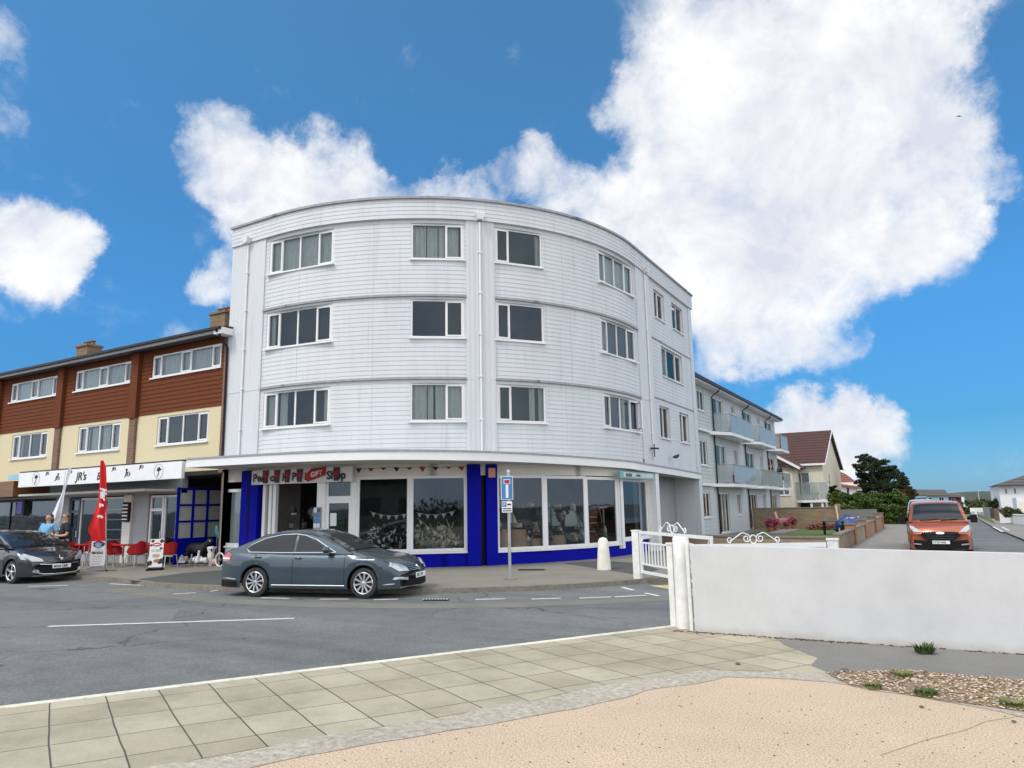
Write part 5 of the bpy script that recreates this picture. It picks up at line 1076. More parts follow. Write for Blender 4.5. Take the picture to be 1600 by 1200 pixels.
def make_table():
    r=thing('cafe_table','x','table',group='red cafe tables')
    MB().lathe([(0,.70),(.36,.70),(.385,.715),(.385,.735),(.37,.745),(0,.745)],28).build('tabletop',RED,r,smooth=35)
    for k in range(4): a=k*math.pi/2+.78; MB().tube([(.24*math.cos(a),.24*math.sin(a),.70),(.3*math.cos(a),.3*math.sin(a),0)],.016,8).build('leg',MET,r,smooth=40)
    return r
ch0,tb0=make_chair(),make_table(); first={'c':True,'t':True}
def place(kind,px,py,rz,label,z=.04):
    p=gz(px,py,z); src=ch0 if kind=='c' else tb0
    o=src if first[kind] else copy_tree(src); first[kind]=False
    o.location=p; o.rotation_euler=(0,0,math.radians(rz)); o['label']=label; return o
place('t',133,883,0,'red cafe table leftmost, half hidden by the dark hatchback'); place('t',191,884.5,10,'red cafe table between the two pavement boards, in the middle of the terrace'); place('t',243,884,0,'red cafe table on the right, behind the spotted pavement board')
for a in [(118,884,20,'red tub chair leftmost, beside the man in black'),(139,879,-60,'red tub chair tucked behind the leftmost table'),(152,884,190,'red tub chair behind the white menu board at the foot of the red flag'),(177,886,10,'red tub chair facing right, left of the middle table'),(179,878,-70,'red tub chair behind the middle table, near the spotted banner stand'),(203,878,-100,'red tub chair behind the middle table, on its right'),(211,886,185,'red tub chair right of the middle table in front'),(228,883,15,'red tub chair left of the right hand table'),(247,878,-90,'red tub chair behind the right hand table near the cafe door'),(261,886,175,'red tub chair rightmost, next to the blue glazed screen')]: place('c',*a)
BOARDW=M('board_white',(.74,.74,.74),.5,var=.04); SPOT=M('spot_black',(.015,.015,.016),.5)
def aboard(px,py,w_,h_,label,kind):
    p=gz(px,py,.04); vd=V((p.x,p.y,0)).normalized(); u=V((vd.y,-vd.x,0)); u=(u*math.cos(.12)-vd*math.sin(.12)).normalized(); n=V((u.y,-u.x,0)); n=n if n.dot(vd)<0 else -n
    t=thing('pavement_board',label,'sign board',p); lean=.10
    def fr(a,z,d=0): return p+u*a+n*(d-lean*z/h_*1.0)+V((0,0,z+.10))
    MB().obox(fr,-w_/2,w_/2,0,h_,-.02,.0).build('panel',BOARDW,t); mb=MB(); mb.bar(p-u*(w_/2+.04)+n*.16+V((0,0,.03)),p+u*(w_/2+.04)+n*.16+V((0,0,.03)),.07,.05).bar(p-u*(w_/2+.04)-n*.22+V((0,0,.03)),p+u*(w_/2+.04)-n*.22+V((0,0,.03)),.07,.05)
    for s in(-1,1): mb.bar(p+u*s*w_*.46+n*.16+V((0,0,.05)),p+u*s*w_*.46-n*.22+V((0,0,.05)),.04,.04)
    mb.build('base',PLASTIC if kind!='menu' else GREYPANEL,t)
    def disc(name,a,z,ra,rz_,m,d=.004,irr=0):
        MB().prism([(a+ra*math.cos(k*math.pi/8)*(1+irr*math.sin(k*2.1+a*9)),z+rz_*math.sin(k*math.pi/8)*(1+irr*math.cos(k*1.7+z*7))) for k in range(16)],fr,.0,d,m).build(name,m,t)
    ux=u
    if kind=='menu':
        disc('logo_plate',0,h_*.80,w_*.40,h_*.13,M('logo_navy',(.03,.03,.09),.5),irr=.12); disc('logo_light',-.02,h_*.80,w_*.24,h_*.07,M('logo_lilac',(.35,.32,.50),.5),.007,.2); disc('logo_rim',.0,h_*.72,w_*.2,h_*.03,M('logo_sky',(.2,.45,.65),.5),.009,.2)
        text('FISH ROLLS',.105,fr(-w_*.43,h_*.45,.004),u,(0,0,1),INK,t,bold=.006,sx=.62)
        for k in range(4): MB().obox(fr,-w_*.34,w_*(.3-.06*(k%2)),h_*.34-k*.09*h_,h_*.36-k*.09*h_,0,.004).build('print_line',M('menu_grey',(.35,.38,.42),.6),t)
        MB().obox(fr,-w_*.2,w_*.22,h_*.58,h_*.61,0,.004).build('print_line',M('menu_blue',(.35,.5,.62),.6),t)
    elif kind=='ice':
        for a,z,r1,r2 in((-.3,.93,.14,.05),(.36,.92,.16,.06),(.33,.66,.1,.04),(-.42,.14,.2,.09),(.36,.2,.24,.10),(-.4,.78,.1,.04)): disc('cow_spot',a*w_,z*h_,r1*w_,r2*h_,SPOT,.004,.25)
        disc('lips',0,.80*h_,.34*w_,.065*h_,M('lips_red',(.5,.03,.06),.5),.007,.1); disc('mouth',0,.80*h_,.22*w_,.02*h_,BOARDW,.010); text('ICE CREAM',.10,fr(-w_*.36,h_*.55,.006),u,(0,0,1),M('menu_brown',(.2,.2,.2),.6),t,sx=.55); disc('ice_picture',0,.40*h_,.28*w_,.07*h_,M('ice_tan',(.55,.33,.24),.6),.006,.15); disc('ice_picture',.02,.22*h_,.22*w_,.06*h_,M('ice_brown',(.3,.14,.1),.6),.006,.15)
    else:
        for a,z,r1,r2 in((-.25,.70,.2,.06),(.1,.55,.25,.06),(.36,.43,.12,.05),(-.38,.42,.1,.035),(.3,.86,.12,.05),(-.1,.30,.3,.02)): disc('cow_spot',a*w_,z*h_,r1*w_,r2*h_,SPOT,.004,.2)
    return t
aboard(151,889,.44,.88,'white menu board with a dark oval logo on the pavement beside the hatchback','menu'); aboard(242,891,.40,.88,'black spotted white ice cream board on the pavement, right of the chairs','ice')
def stand(px,py,h_,w_):
    p=gz(px,py,.04); t=thing('banner_stand','tall narrow white banner stand with black spots against the cafe front','banner stand',p); fr=planeframe(p,(.95,.3,0),(.3,-.95,0)); MB().obox(fr,-w_/2,w_/2,.08,h_,-.02,0).build('panel',BOARDW,t); MB().obox(fr,-w_/2-.03,w_/2+.03,0,.08,-.12,.1).build('base',ALU,t)
    for a,z,r1,r2 in((-.25,.78,.18,.06),(.1,.62,.22,.06),(.36,.47,.12,.05),(-.38,.45,.1,.035),(.3,.92,.12,.04)): MB().prism([(a*w_+r1*w_*math.cos(k*math.pi/6),z*h_+r2*h_*math.sin(k*math.pi/6)) for k in range(12)],fr,0,.005).build('spot',SPOT,t)
    return t
stand(193,876,1.62,.42)
# neighbour pillar of stacked tins / striped dispenser beside the banner stand
p=aY(199,785,TY-.12); mb=MB()
t=thing('menu_rack','black wall rack with white strips on the cafe pier','menu rack',p)
MB().box(p.x-.22,p.x+.2,TY-.16,TY-.09,1.55,2.28).build('backboard',PLASTIC,t)
for k in range(5): MB().box(p.x-.2,p.x+.12,TY-.175,TY-.16,1.62+k*.13,1.67+k*.13).build('strip',BOARDW,t)
# feather flags
def flag(base,h_,prof,mat,name,label,txt=None,tm=None,lean=(0,0)):
    t=thing(name,label,'flag',base); vd=V((base.x,base.y,0)).normalized(); u=V((vd.y,-vd.x,0)); top=h_
    P=lambda a,z,d=0: base+u*(a+lean[0]*z)+V((0,0,z))-vd*d
    pole=[P(0,0),P(0,top*.5),P(0,top*.85),P(-.02,top*.95),P(-.08,top*1.0)]
    MB().tube(pole,[.018,.016,.012,.009,.006],8).build('pole',ALU,t,smooth=40); MB().bar(base+u*.3,base-u*.3,.05,.03).bar(base+vd*.3+V((0,0,.03)),base-vd*.3+V((0,0,.03)),.05,.03).build('cross_base',PLASTIC,t)
    mb=MB(); pr=None; n=40
    for i in range(n+1):
        f=i/n; z=prof[0][0]+(prof[-1][0]-prof[0][0])*f; l=lerp_pts([(q[0],q[1]) for q in prof],z); r=lerp_pts([(q[0],q[2]) for q in prof],z)
        row=[P(l+(r-l)*k/8,z,.03+.05*math.sin(k*1.1+z*2.2)*min(1,abs(r-l)*3)) for k in range(9)]
        if pr: 
            for k in range(8): mb.face([pr[k],pr[k+1],row[k+1],row[k]])
        pr=row
    mb.build('cloth',mat,t,smooth=60,fixn=False)
    if txt:
        for s,z,sz in txt: text(s,sz,P(lerp_pts([(q[0],q[1]) for q in prof],z)*.5+lerp_pts([(q[0],q[2]) for q in prof],z)*.5-.07,z,.10),V((0,0,-1))*.98+u*.08,u,tm,t,bold=.012,shear=.3)
    return t
rb=gz(166,892,.04); k=(rb-O).length
rt=lambda px,py: (aY(px,py,rb.y).z-.04)
hz=3.55
flag(rb,hz,[(.95,-.40,.0),(1.35,-.50,.02),(1.75,-.36,.03),(2.2,-.22,.02),(2.8,-.17,.03),(3.3,-.16,.02),(3.55,-.14,-.05)],REDCLOTH,'feather_flag','tall red feather flag with white script beside the cafe tables',[('Mar',2.66,.24),('s.',2.16,.22),('t',1.80,.26)],M('flag_white',(.8,.8,.8),.7),lean=(-.075,0))
wb=gz(79,889,.04)
flag(wb,3.5,[(1.2,-.02,.06),(1.55,-.30,.03),(1.62,-.36,.05),(1.75,-.24,.06),(2.1,-.14,.07),(2.55,-.02,.06),(2.72,.02,.07),(3.2,.03,.13),(3.45,.06,.14)],WCLOTH,'feather_flag','tattered white feather flag behind the dark hatchback',lean=(.06,0))
# ------------------------------------------------------------------ the two people by the cafe
SKIN=M('skin_tone',(.50,.30,.21),.6,var=.08,scale=8); TEE=M('black_tshirt',(.014,.015,.022),.85,var=.2,scale=9); TROU=M('dark_trousers',(.03,.035,.05),.85,var=.2); SHIRT=M('light_blue_top',(.16,.40,.62),.85,var=.12,scale=7); HAIRM=M('brown_hair',(.07,.045,.03),.7,var=.3,scale=30); HAIRS=M('short_grey_brown_hair',(.16,.11,.08),.8,var=.3,scale=30)
def person(loc,rz,scale,label,kind):
    t=thing('person',label,'person',loc); t.rotation_euler=(0,0,0); Rz=Matrix.Rotation(rz,4,'Z')@Matrix.Scale(scale,4)
    def B(verts,edges,rad,name,mat,sub=2,par=t): 
        o=skin(name,[tuple(Rz@V(v)) for v in verts],edges,[ (r*scale if not isinstance(r,tuple) else (r[0]*scale,r[1]*scale)) for r in rad],mat,par,sub); return o
    # x forward, y left, metres for a 1.75 m figure; forearms raised and meeting in front
    v=[(0,0,.95),(0,0,1.15),(-.01,0,1.35),(0,0,1.45),(.01,0,1.52),(.02,0,1.60),(.03,0,1.68),(.02,0,1.74)]; e=[(i,i+1) for i in range(7)]; r=[.14,.13,.14,.09,.058,.075,.088,.06]
    def limb(pts,rads,at):
        i=len(v); v.extend(pts); r.extend(rads); e.append((at,i)); e.extend((i+k,i+k+1) for k in range(len(pts)-1))
    hands=[]
    for s in(-1,1):
        limb([(-.01,s*.17,1.42),(-.03,s*.24,1.26),(.0,s*.27,1.12),(.15,s*.19,1.10),(.29,s*.07,1.13)],[.062,.052,.044,.038,.028],2)
        hands.append((.29,s*.07,1.13))
        limb([(0,s*.10,.90),(.02,s*.115,.70),(.01,s*.12,.50),(-.01,s*.12,.30),(-.02,s*.12,.09),(.10,s*.135,.035)],[.095,.078,.058,.056,.042,.034],0)
    body=B(v,e,r,'body',SKIN)
    # nose, ears, brow
    f=MB(); q=lambda *a:Rz@V(a); f.blob(q(.125,0,1.645),.017*scale,8); 
    for s in(-1,1): f.blob(q(.02,s*.092,1.645),(.02*scale,.014*scale,.03*scale),8)
    fo=f.build('face_relief',SKIN); fo.parent=body; f=MB()
    for s in(-1,1): f.blob(q(.108,s*.035,1.665),.011*scale,8)
    eo=f.build('eyes',M('eye_dark',(.03,.02,.02),.3)); eo.parent=body; f=MB(); f.blob(q(.115,0,1.605),(.010*scale,.026*scale,.007*scale),8); mo=f.build('mouth',M('lip',(.35,.14,.12),.5)); mo.parent=body
    for s,h in zip((-1,1),hands):   # palm with five separate fingers, loosely clasped
        fv=[h,(h[0]+.05,h[1]-s*.02,h[2]+.01)]; fe=[(0,1)]; fr_=[.026,.03]
        for k in range(4):
            i=len(fv); y0=(k-1.5)*.018; L_=(.07,.08,.075,.058)[k]
            fv+= [(h[0]+.075,h[1]-s*.03+y0*.6,h[2]+.02+y0),(h[0]+.075+L_*.55,h[1]-s*.04+y0*.6,h[2]+.02+y0),(h[0]+.075+L_*.8,h[1]-s*.06,h[2]+y0)]; fe+=[(1,i),(i,i+1),(i+1,i+2)]; fr_+=[.010,.009,.008]
        i=len(fv); fv+=[(h[0]+.04,h[1]-s*.04,h[2]+.045),(h[0]+.075,h[1]-s*.055,h[2]+.06)]; fe+=[(0,i),(i,i+1)]; fr_+=[.012,.010]
        B(fv,fe,fr_,'hand',SKIN,1,body)
    sv=[(0,0,.93),(0,0,1.15),(-.01,0,1.35),(0,0,1.44)]; se=[(0,1),(1,2),(2,3)]; sr=[.20,.185,.185,.11]
    for s in(-1,1): i=len(sv); sv+=[(-.01,s*.17,1.425),(-.03,s*.24,1.27),(-.02,s*.262,1.20)]; se+=[(2,i),(i,i+1),(i+1,i+2)]; sr+=[.088,.082,.076]
    B(sv,se,sr,'shirt',TEE if kind=='m' else SHIRT,2,body)
    tv=[(0,0,.96),(0,0,.90)]; te=[(0,1)]; tr=[.18,.17]
    for s in(-1,1): i=len(tv); tv+=[(.0,s*.10,.86),(.02,s*.115,.66),(.01,s*.12,.46),(-.01,s*.12,.26),(-.02,s*.12,.08)]; te+=[(1,i)]+[(i+k,i+k+1) for k in range(4)]; tr+=[.112,.092,.075,.07,.065]
    B(tv,te,tr,'trousers',TROU,2,body)
    h=MB(); c=q(.012,0,1.69); 
    if kind=='m': h.blob(q(-.018,0,1.705),(.090*scale,.088*scale,.075*scale),14,.1,3)
    else: h.blob(q(-.035,0,1.69),(.098*scale,.105*scale,.10*scale),14,.12,5); h.blob(q(-.075,0,1.58),(.07*scale,.10*scale,.13*scale),12,.15,6)
    ho=h.build('hair',HAIRS if kind=='m' else HAIRM,None,smooth=80); ho.parent=body
    if kind=='m':
        f=MB(); 
        for s in(-1,1): f.blob(q(.112,s*.035,1.667),(.012*scale,.03*scale,.020*scale),8); f.bar(q(.10,s*.06,1.67),q(.02,s*.095,1.66),.008,.012)
        g=f.build('sunglasses',PLASTIC); g.parent=body
        f=MB(); f.hexa([q(.148,-.09,1.285),q(.148,.08,1.30),q(.150,.09,1.33),q(.150,-.06,1.32),q(.156,-.09,1.285),q(.156,.08,1.30),q(.158,.09,1.33),q(.158,-.06,1.32)]); g=f.build('shirt_print',BOARDW); g.parent=body
    return t
cf=lambda deg: math.radians(deg)
person(V((-23.95,12.7,.04)),cf(-110),1.05,'man in sunglasses and a black t shirt standing behind the dark hatchback','m')
person(V((-25.05,12.75,.04)),cf(-60),1.04,'person in a light blue top beside the white flag behind the hatchback','f')
# ------------------------------------------------------------------ garden ornaments by the blue screen
OWH=M('ornament_white',(.68,.68,.66),.6,var=.12,scale=15); OGR=M('ornament_grey',(.30,.30,.29),.7,var=.25,scale=12); OBK=M('ornament_black',(.018,.02,.024),.55,var=.5,scale=10); OTL=M('ornament_teal',(.05,.22,.23),.5,var=.3)
def goose(px,py,h_,rz,label,mat,neck=True,name='goose_ornament'):
    p=gz(px,py,.04); k=h_/.6; t=thing(name,label,'garden ornament',p); R_=Matrix.Rotation(math.radians(rz),4,'Z'); q=lambda *a: tuple(R_@V(a)*k)
    if neck: vs=[q(0,0,.22),q(-.14,0,.24),q(-.24,0,.28),q(.10,0,.25),q(.15,0,.36),q(.16,0,.48),q(.18,0,.56),q(.25,0,.55)]; rs=[.12,.10,.03,.09,.05,.038,.045,.016]
    else: vs=[q(0,0,.24),q(-.12,0,.3),q(-.2,0,.40),q(.10,0,.30),q(.14,0,.40),q(.15,0,.45),q(.17,0,.47),q(.22,0,.45)]; rs=[.14,.12,.04,.11,.07,.05,.045,.014]
    o=skin('body',vs,[(0,1),(1,2),(0,3),(3,4),(4,5),(5,6),(6,7)],[x*k for x in rs],mat,t,2)
    mb=MB(); 
    for s in(-1,1): mb.tube([p+V(q(0,s*.04,.14)),p+V(q(.01,s*.04,0))],.012*k,6); mb.blob(p+V(q(.03,s*.04,.01)),(.04*k,.03*k,.01*k),8)
    mb.build('feet',OGR,t); return t
goose(286,886.5,.50,-60,'small grey and white duck ornament at the left end of the row',OGR,False,'duck_ornament'); goose(297,884.5,.42,-20,'little long necked pale bird ornament left of the white goose',OGR,True,'bird_ornament'); goose(306,885,.55,-10,'white goose ornament with a raised neck under the black animal',OWH); goose(317,885,.42,190,'plump white hen ornament under the head of the black animal',OWH,False,'hen_ornament')
def owl(px,py,h_,label):
    p=gz(px,py,.04); t=thing('owl_ornament',label,'garden ornament',p); k=h_
    MB().lathe([(.0,0),(.12*k,.0),(.10*k,.2*k),(.17*k,.38*k),(.19*k,.55*k),(.15*k,.68*k),(.19*k,.78*k),(.21*k,.88*k),(.16*k,.97*k),(0,1.0*k)],18,p).build('body',OWH,t,smooth=60)
    vd=V((p.x,p.y,0)).normalized(); u=V((vd.y,-vd.x,0)); mb=MB(); mb.blob(p-vd*.2*k+V((0,0,.80*k)),(.045*k,.05*k,.07*k),8)
    for s in(-1,1): mb.blob(p-vd*.17*k+u*s*.08*k+V((0,0,.86*k)),(.03*k,.03*k,.03*k),8)
    mb.build('face',SPOT,t); mb=MB(); mb.blob(p+u*.2*k+V((0,0,.93*k)),(.12*k,.06*k,.03*k),8).blob(p-u*.16*k+V((0,0,.93*k)),(.09*k,.06*k,.03*k),8); mb.build('ear_tufts',OWH,t); return t
owl(329,884,.66,'tall white owl like ornament on the right of the row')
def beast(px,py,label):
    p=gz(px,py,.04); t=thing('animal_statue',label,'statue',p); rz=math.radians(8); R_=Matrix.Rotation(rz,4,'Z'); q=lambda *a: tuple(R_@V(a))
    vs=[q(0,0,.55),q(-.25,0,.56),q(-.42,0,.55),q(.22,0,.57),q(.38,0,.62),q(.50,0,.74),q(.60,0,.80),q(.72,0,.76),q(-.52,0,.48),q(-.56,0,.30)]; rs=[.19,.20,.15,.19,.14,.10,.10,.06,.03,.02]; e=[(0,1),(1,2),(0,3),(3,4),(4,5),(5,6),(6,7),(2,8),(8,9)]
    for sx,at in((-.36,2),(.28,3)):
        for s in(-1,1):
            i=len(vs); vs+=[q(sx,s*.12,.40),q(sx+(-.05 if sx<0 else .0),s*.12,.22),q(sx,s*.12,.04)]; rs+=[.085,.05,.045]; e+=[(at,i),(i,i+1),(i+1,i+2)]
    for s in(-1,1): i=len(vs); vs+=[q(.56,s*.09,.90)]; rs+=[.025]; e+=[(6,i)]
    skin('body',vs,e,rs,OBK,t,2); MB().blob(p+V(q(.66,-.09,.80)),(.035,.02,.035),8).build('white_blaze',OWH,t); return t
beast(307,881,'black animal statue standing behind the white birds against the blue screen')
p=gz(336,884,.04); tag(MB().blob(p+V((0,0,.12)),(.14,.12,.13),10,.2,2).build('toadstool_ornament',M('ornament_pink',(.55,.33,.26),.6),None,smooth=60),'small pinkish rounded ornament right of the tall owl','garden ornament')
p=gz(343,885,.04); t=thing('wheel_ornament','pale curved spinning ornament at the right end of the row behind the saloon','garden ornament',p); MB().tube([p+V((.22*math.cos(a*math.pi/10),0,.22+.22*math.sin(a*math.pi/10))) for a in range(21)],.025,6).build('ring',OWH,t); MB().blob(p+V((0,0,.22)),.06,8).build('hub',OTL,t)
p=gz(337,880,.04); t=thing('windmill_ornament','teal windmill ornament on a tall stick in the dark entry','garden ornament',p); MB().tube([p,p+V((0,0,1.15))],.012,6).build('stick',OGR,t)
for k in range(3): MB().blob(p+V((.06*math.cos(k*2.1),-.02,1.0+.1*k)),(.09,.03,.12),8,.3,k).build('sail',OTL,t)
p=gz(344,873,.04); t=thing('teal_ornament','pale teal glass float hung low beside the white framed side window','garden ornament',p); MB().blob(p+V((0,0,.45)),(.13,.1,.16),8,.3,4).build('float',M('float_teal',(.25,.48,.48),.3),t); MB().tube([p,p+V((0,0,.8))],.01,5).build('rod',OGR,t)
# ------------------------------------------------------------------ shop window goods
SAILW=M('model_sail',(.50,.52,.50),.8,var=.1); SAILG=M('model_sail_green',(.36,.46,.42),.8,var=.1); HULL=M('model_hull',(.25,.13,.07),.5,var=.3); CRATE=M('pine_wood',(.42,.26,.16),.6,var=.25,scale=3,stretch=(8,8,.6))
def GP(px,py,d): # point behind the shop glass: distance d inside along the curve, found on the sight line
    best=None; dd=ray(px,py)
    for i in range(900):
        t=10+i*.03; q=O+dd*t
        rr=math.hypot(q.x-CX,q.y-CY) if q.x>CX and q.y<CY else (CY-q.y if q.x<=CX else q.x-CX)
        if rr<RG-d: return q
    return q
def boat(px,py,h_,label,sail,fl=1):
    b=GP(px,py,.55); t=thing('model_sailboat',label,'model boat',b); vd=V((b.x,b.y,0)).normalized(); u=V((vd.y,-vd.x,0))*fl; P=lambda a,z,d=0: b+u*a*h_+V((0,0,z*h_))-vd*d*h_
    mb=MB(); n=10
    secs=[]
    for i in range(n+1):
        x=-.32+.64*i/n; w_=.075*math.sin(math.pi*(i+.6)/(n+1.2)); secs.append([P(x,.13,w_),P(x,.03,w_*.5),P(x,.03,-w_*.5),P(x,.13,-w_)])
    for a,c in zip(secs,secs[1:]):
        for k in range(4): mb.face([a[k],c[k],c[(k+1)%4],a[(k+1)%4]])
    mb.face(secs[0]).face(secs[-1]); mb.build('hull',HULL,t); MB().tube([P(0,.1),P(0,1)],.008,6).build('mast',HULL,t)
    mb=MB(); mb.hexa([P(-.02,.17,.01),P(-.30,.19,.0),P(-.29,.2,.0),P(-.02,.97,.01),P(-.02,.17,-.01),P(-.30,.19,-.01),P(-.29,.2,-.01),P(-.02,.97,-.01)]); mb.build('mainsail',sail,t); mb=MB(); mb.hexa([P(.03,.18,.01),P(.32,.17,.03),P(.31,.18,.03),P(.04,.85,.01),P(.03,.18,-.01),P(.32,.17,.01),P(.31,.18,.01),P(.04,.85,-.01)]); mb.build('jib',sail,t)
    MB().bar(P(-.25,0),P(.25,0),.08*h_,.05*h_).build('stand',CRATE,t)
boat(801,822,.52,'two masted model sailboat on the wooden cask in the first right hand window',SAILW); boat(781,823,.25,'small green model sailboat at the far left of the right hand windows',SAILG); boat(830,836,.36,'little white model sailboat low beside the window mullion',SAILW,-1); boat(838,835,.44,'slim model sailboat just left of the window mullion',SAILW,-1); boat(861,830,.98,'largest model sailboat with pale green sails in the middle window',SAILG); boat(907,826,.34,'small pale model sailboat at the right of the middle window',SAILW)
def crate(px,pyt,pyb,w0,w1,label,name='wooden_cask'):
    b=GP(px,pyb,.5); top=GP(px,pyt,.5).z; t=thing(name,label,'cask',b); MB().lathe([(0,-.5),(w1,-.5),(w1,0),(w0,top-b.z-.02),(w0,top-b.z),(0,top-b.z)],16,b).build('staves',CRATE,t,smooth=35); MB().lathe([(w1*.97+.008,.06),(w1*.97+.008,.1)],16,b).build('hoop',OGR,t)
crate(786,827,850,.2,.32,'pale wooden cask at the far left of the right hand windows'); crate(808,827,850,.3,.40,'broad pale wooden cask under the two masted model boat'); crate(835,841,850,.26,.3,'low pale wooden stand under the small model boats','wooden_stand'); crate(869,836,849,.3,.34,'dark wooden stand in the middle window','wooden_stand')
MIRM=M('mirror_plate',(.50,.58,.56),.15,.2,var=.06,scale=2)
def mirror(px,pyt,pyb,w_,label):
    b=GP(px,pyb,.6); h_=GP(px,pyt,.6).z-b.z; vd=V((b.x,b.y,0)).normalized(); u=V((vd.y,-vd.x,0)); fr=planeframe(b,u,-vd); t=thing('arched_mirror',label,'mirror',b); pts=[(-w_,0),(w_,0),(w_*1.02,h_*.4)]+[(w_*math.cos(a*math.pi/20)**1.0,h_*.4+h_*.6*math.sin(a*math.pi/20)) for a in range(1,11)]; pts+=[(-x,z) for x,z in pts[::-1][1:-2]]
    MB().prism(pts,fr,-.03,0).build('plate',MIRM,t); MB().tube([fr(x,z,0) for x,z in pts]+[fr(*pts[0],0)],.02,5).build('frame',OGR,t)
mirror(893,797,822,.22,'pale pointed arch shaped mirror in the middle window'); mirror(896,832,844,.16,'low pale round topped panel below the arched mirror')
b=GP(929,822,.6); t=thing('display_cabinet','dark brown curved cabinet with shelves in the third right hand window','cabinet',b); vd=V((b.x,b.y,0)).normalized(); u=V((vd.y,-vd.x,0)); fr=planeframe(b,u,-vd); BRW=M('dark_brown_wood',(.13,.045,.025),.4,var=.3,scale=4,stretch=(1,1,6)); MB().obox(fr,-.5,.1,-.6,.62,-.4,0).build('carcase',BRW,t)
for z in(-.2,.1,.3): MB().obox(fr,-.5,.1,z,z+.03,0,.02).build('shelf',SOFFIT,t)
MB().tube([fr(.12+.12*math.sin(a*math.pi/16),-.4+1.2*a/16,.02) for a in range(17)],.03,6).build('curved_rib',BRW,t); 
b=GP(944,830,.5); tag(MB().bar(b,b+V((0,0,.85)),.04,.04).bar(b+V((-.1,-.1,.85)),b+V((.12,.1,.85)),.04,.04).blob(b,(.1,.1,.25),8,.3,1).build('oar_ornament',SOFFIT,None),'pale upright oar with a cross handle in the third right hand window','ornament')
# speckled domed lamp and the crowded shelves of small goods
def speck():
    m,t,b=new_mat('speckled_shade'); b.inputs['Roughness'].default_value=.5; vo=t.nodes.new('ShaderNodeTexVoronoi'); vo.inputs['Scale'].default_value=16; tcn=t.nodes.new('ShaderNodeTexCoord'); t.links.new(tcn.outputs['Object'],vo.inputs['Vector']); t.links.new(ramp(t,vo.outputs['Distance'],[(.3,(.68,.72,.7)),(.5,(.05,.06,.06))]),b.inputs['Base Color']); return m
b=GP(588,842,.45); t=thing('speckled_ornament','black and white speckled fan shaped ornament in the left shop window','ornament',b); vd=V((b.x,b.y,0)).normalized(); u=V((vd.y,-vd.x,0)); fr=planeframe(b,u,-vd)
MB().prism([(-.26,-.5)]+[(-.02+.28*math.cos(a),.02+.38*math.sin(a)) for a in [math.pi-k*math.pi*.85/14 for k in range(15)]]+[(-.02,-.25),(-.12,-.5)],fr,-.08,0).build('fan',speck(),t); MB().obox(fr,-.3,.0,-.62,-.5,-.15,.08).build('foot',OGR,t)
rnd=random.Random(12); GM=[M('goods_%s'%n,c,.6,var=.3,scale=10) for n,c in(('pale',(.42,.42,.38)),('green',(.13,.18,.12)),('tan',(.32,.24,.16)),('dark',(.03,.03,.035)),('white',(.6,.6,.58)),('red',(.25,.04,.03)))]
def goods(s0,s1,n,z0,z1,w,name,label,seed,size=(.03,.11)):
    rnd=random.Random(seed); mb=MB()
    for i in range(n):
        s=rnd.uniform(s0,s1); d=rnd.uniform(.3,.9); z=z0+(z1-z0)*rnd.random()**1.6*(1 if d>.5 else .4); q=G(s,z,-d); a=rnd.uniform(*size); m=GM[rnd.choices(range(6),w)[0]]
        k=rnd.random()
        if k<.4: mb.blob(q,(a,a*.7,a*rnd.uniform(.5,1.3)),6,.5,i,m)
        elif k<.7: mb.box(q.x-a*.7,q.x+a*.7,q.y-a*.5,q.y+a*.5,q.z-a*.6,q.z+a*.6,m,None)
        else: mb.tube([q,q+V((rnd.uniform(-.2,.2),rnd.uniform(-.1,.1),rnd.uniform(.0,.3)))],a*.14,5,m)
    for s in(s0,): mb.obox(G,s0,s1,z0-.25,z0-.2,-.95,-.25,GM[3])
    tag(mb.build(name,GM[0],None),label,'shop goods',kind='stuff')
goods(3.5,4.95,170,.55,1.35,(2,1,1,8,3,0),'shop_goods','jumble of small dark and white ornaments heaped in the left shop window',1); goods(5.2,6.7,260,.55,1.25,(5,3,4,2,3,0),'shop_goods','jumble of shells, plants and pale trinkets in the second shop window',2); goods(7.9,9.4,60,.8,1.9,(1,0,1,9,1,0),'shop_goods','dark hanging trinkets behind the casks in the right hand windows',3,(.04,.16)); goods(9.7,12.9,90,.7,1.9,(1,3,1,8,1,0),'shop_goods','dark goods deep inside the middle and third right hand windows',4,(.04,.16)); goods(.3,1.9,120,.5,1.9,(1,1,1,8,1,1),'shop_goods','dim goods on shelves inside the open entrance',5,(.04,.14))
wbn=thing('window_bunting','white crocheted bunting strung across inside the two left shop windows','bunting',G(5,1.7,-.3)); mb=MB()
def strand(a,b,n):
    mb.tube([a.lerp(b,i/8)-V((0,0,.10*math.sin(math.pi*i/8))) for i in range(9)],.006,4)
    for i in range(n):
        f=(i+.5)/n; q=a.lerp(b,f)-V((0,0,.10*math.sin(math.pi*f))); d=(b-a).normalized(); mb.face([q-d*.07,q+d*.07,q-V((0,0,.14))])
strand(G(3.7,1.78,-.2),G(4.95,1.70,-.2),5); strand(G(5.2,1.72,-.2),G(6.5,1.76,-.2),5); strand(G(5.25,1.55,-.25),G(6.6,.75,-.25),6); strand(G(4.1,.95,-.2),G(4.6,1.3,-.2),3); mb.build('pennants',SOFFIT,wbn,fixn=False)
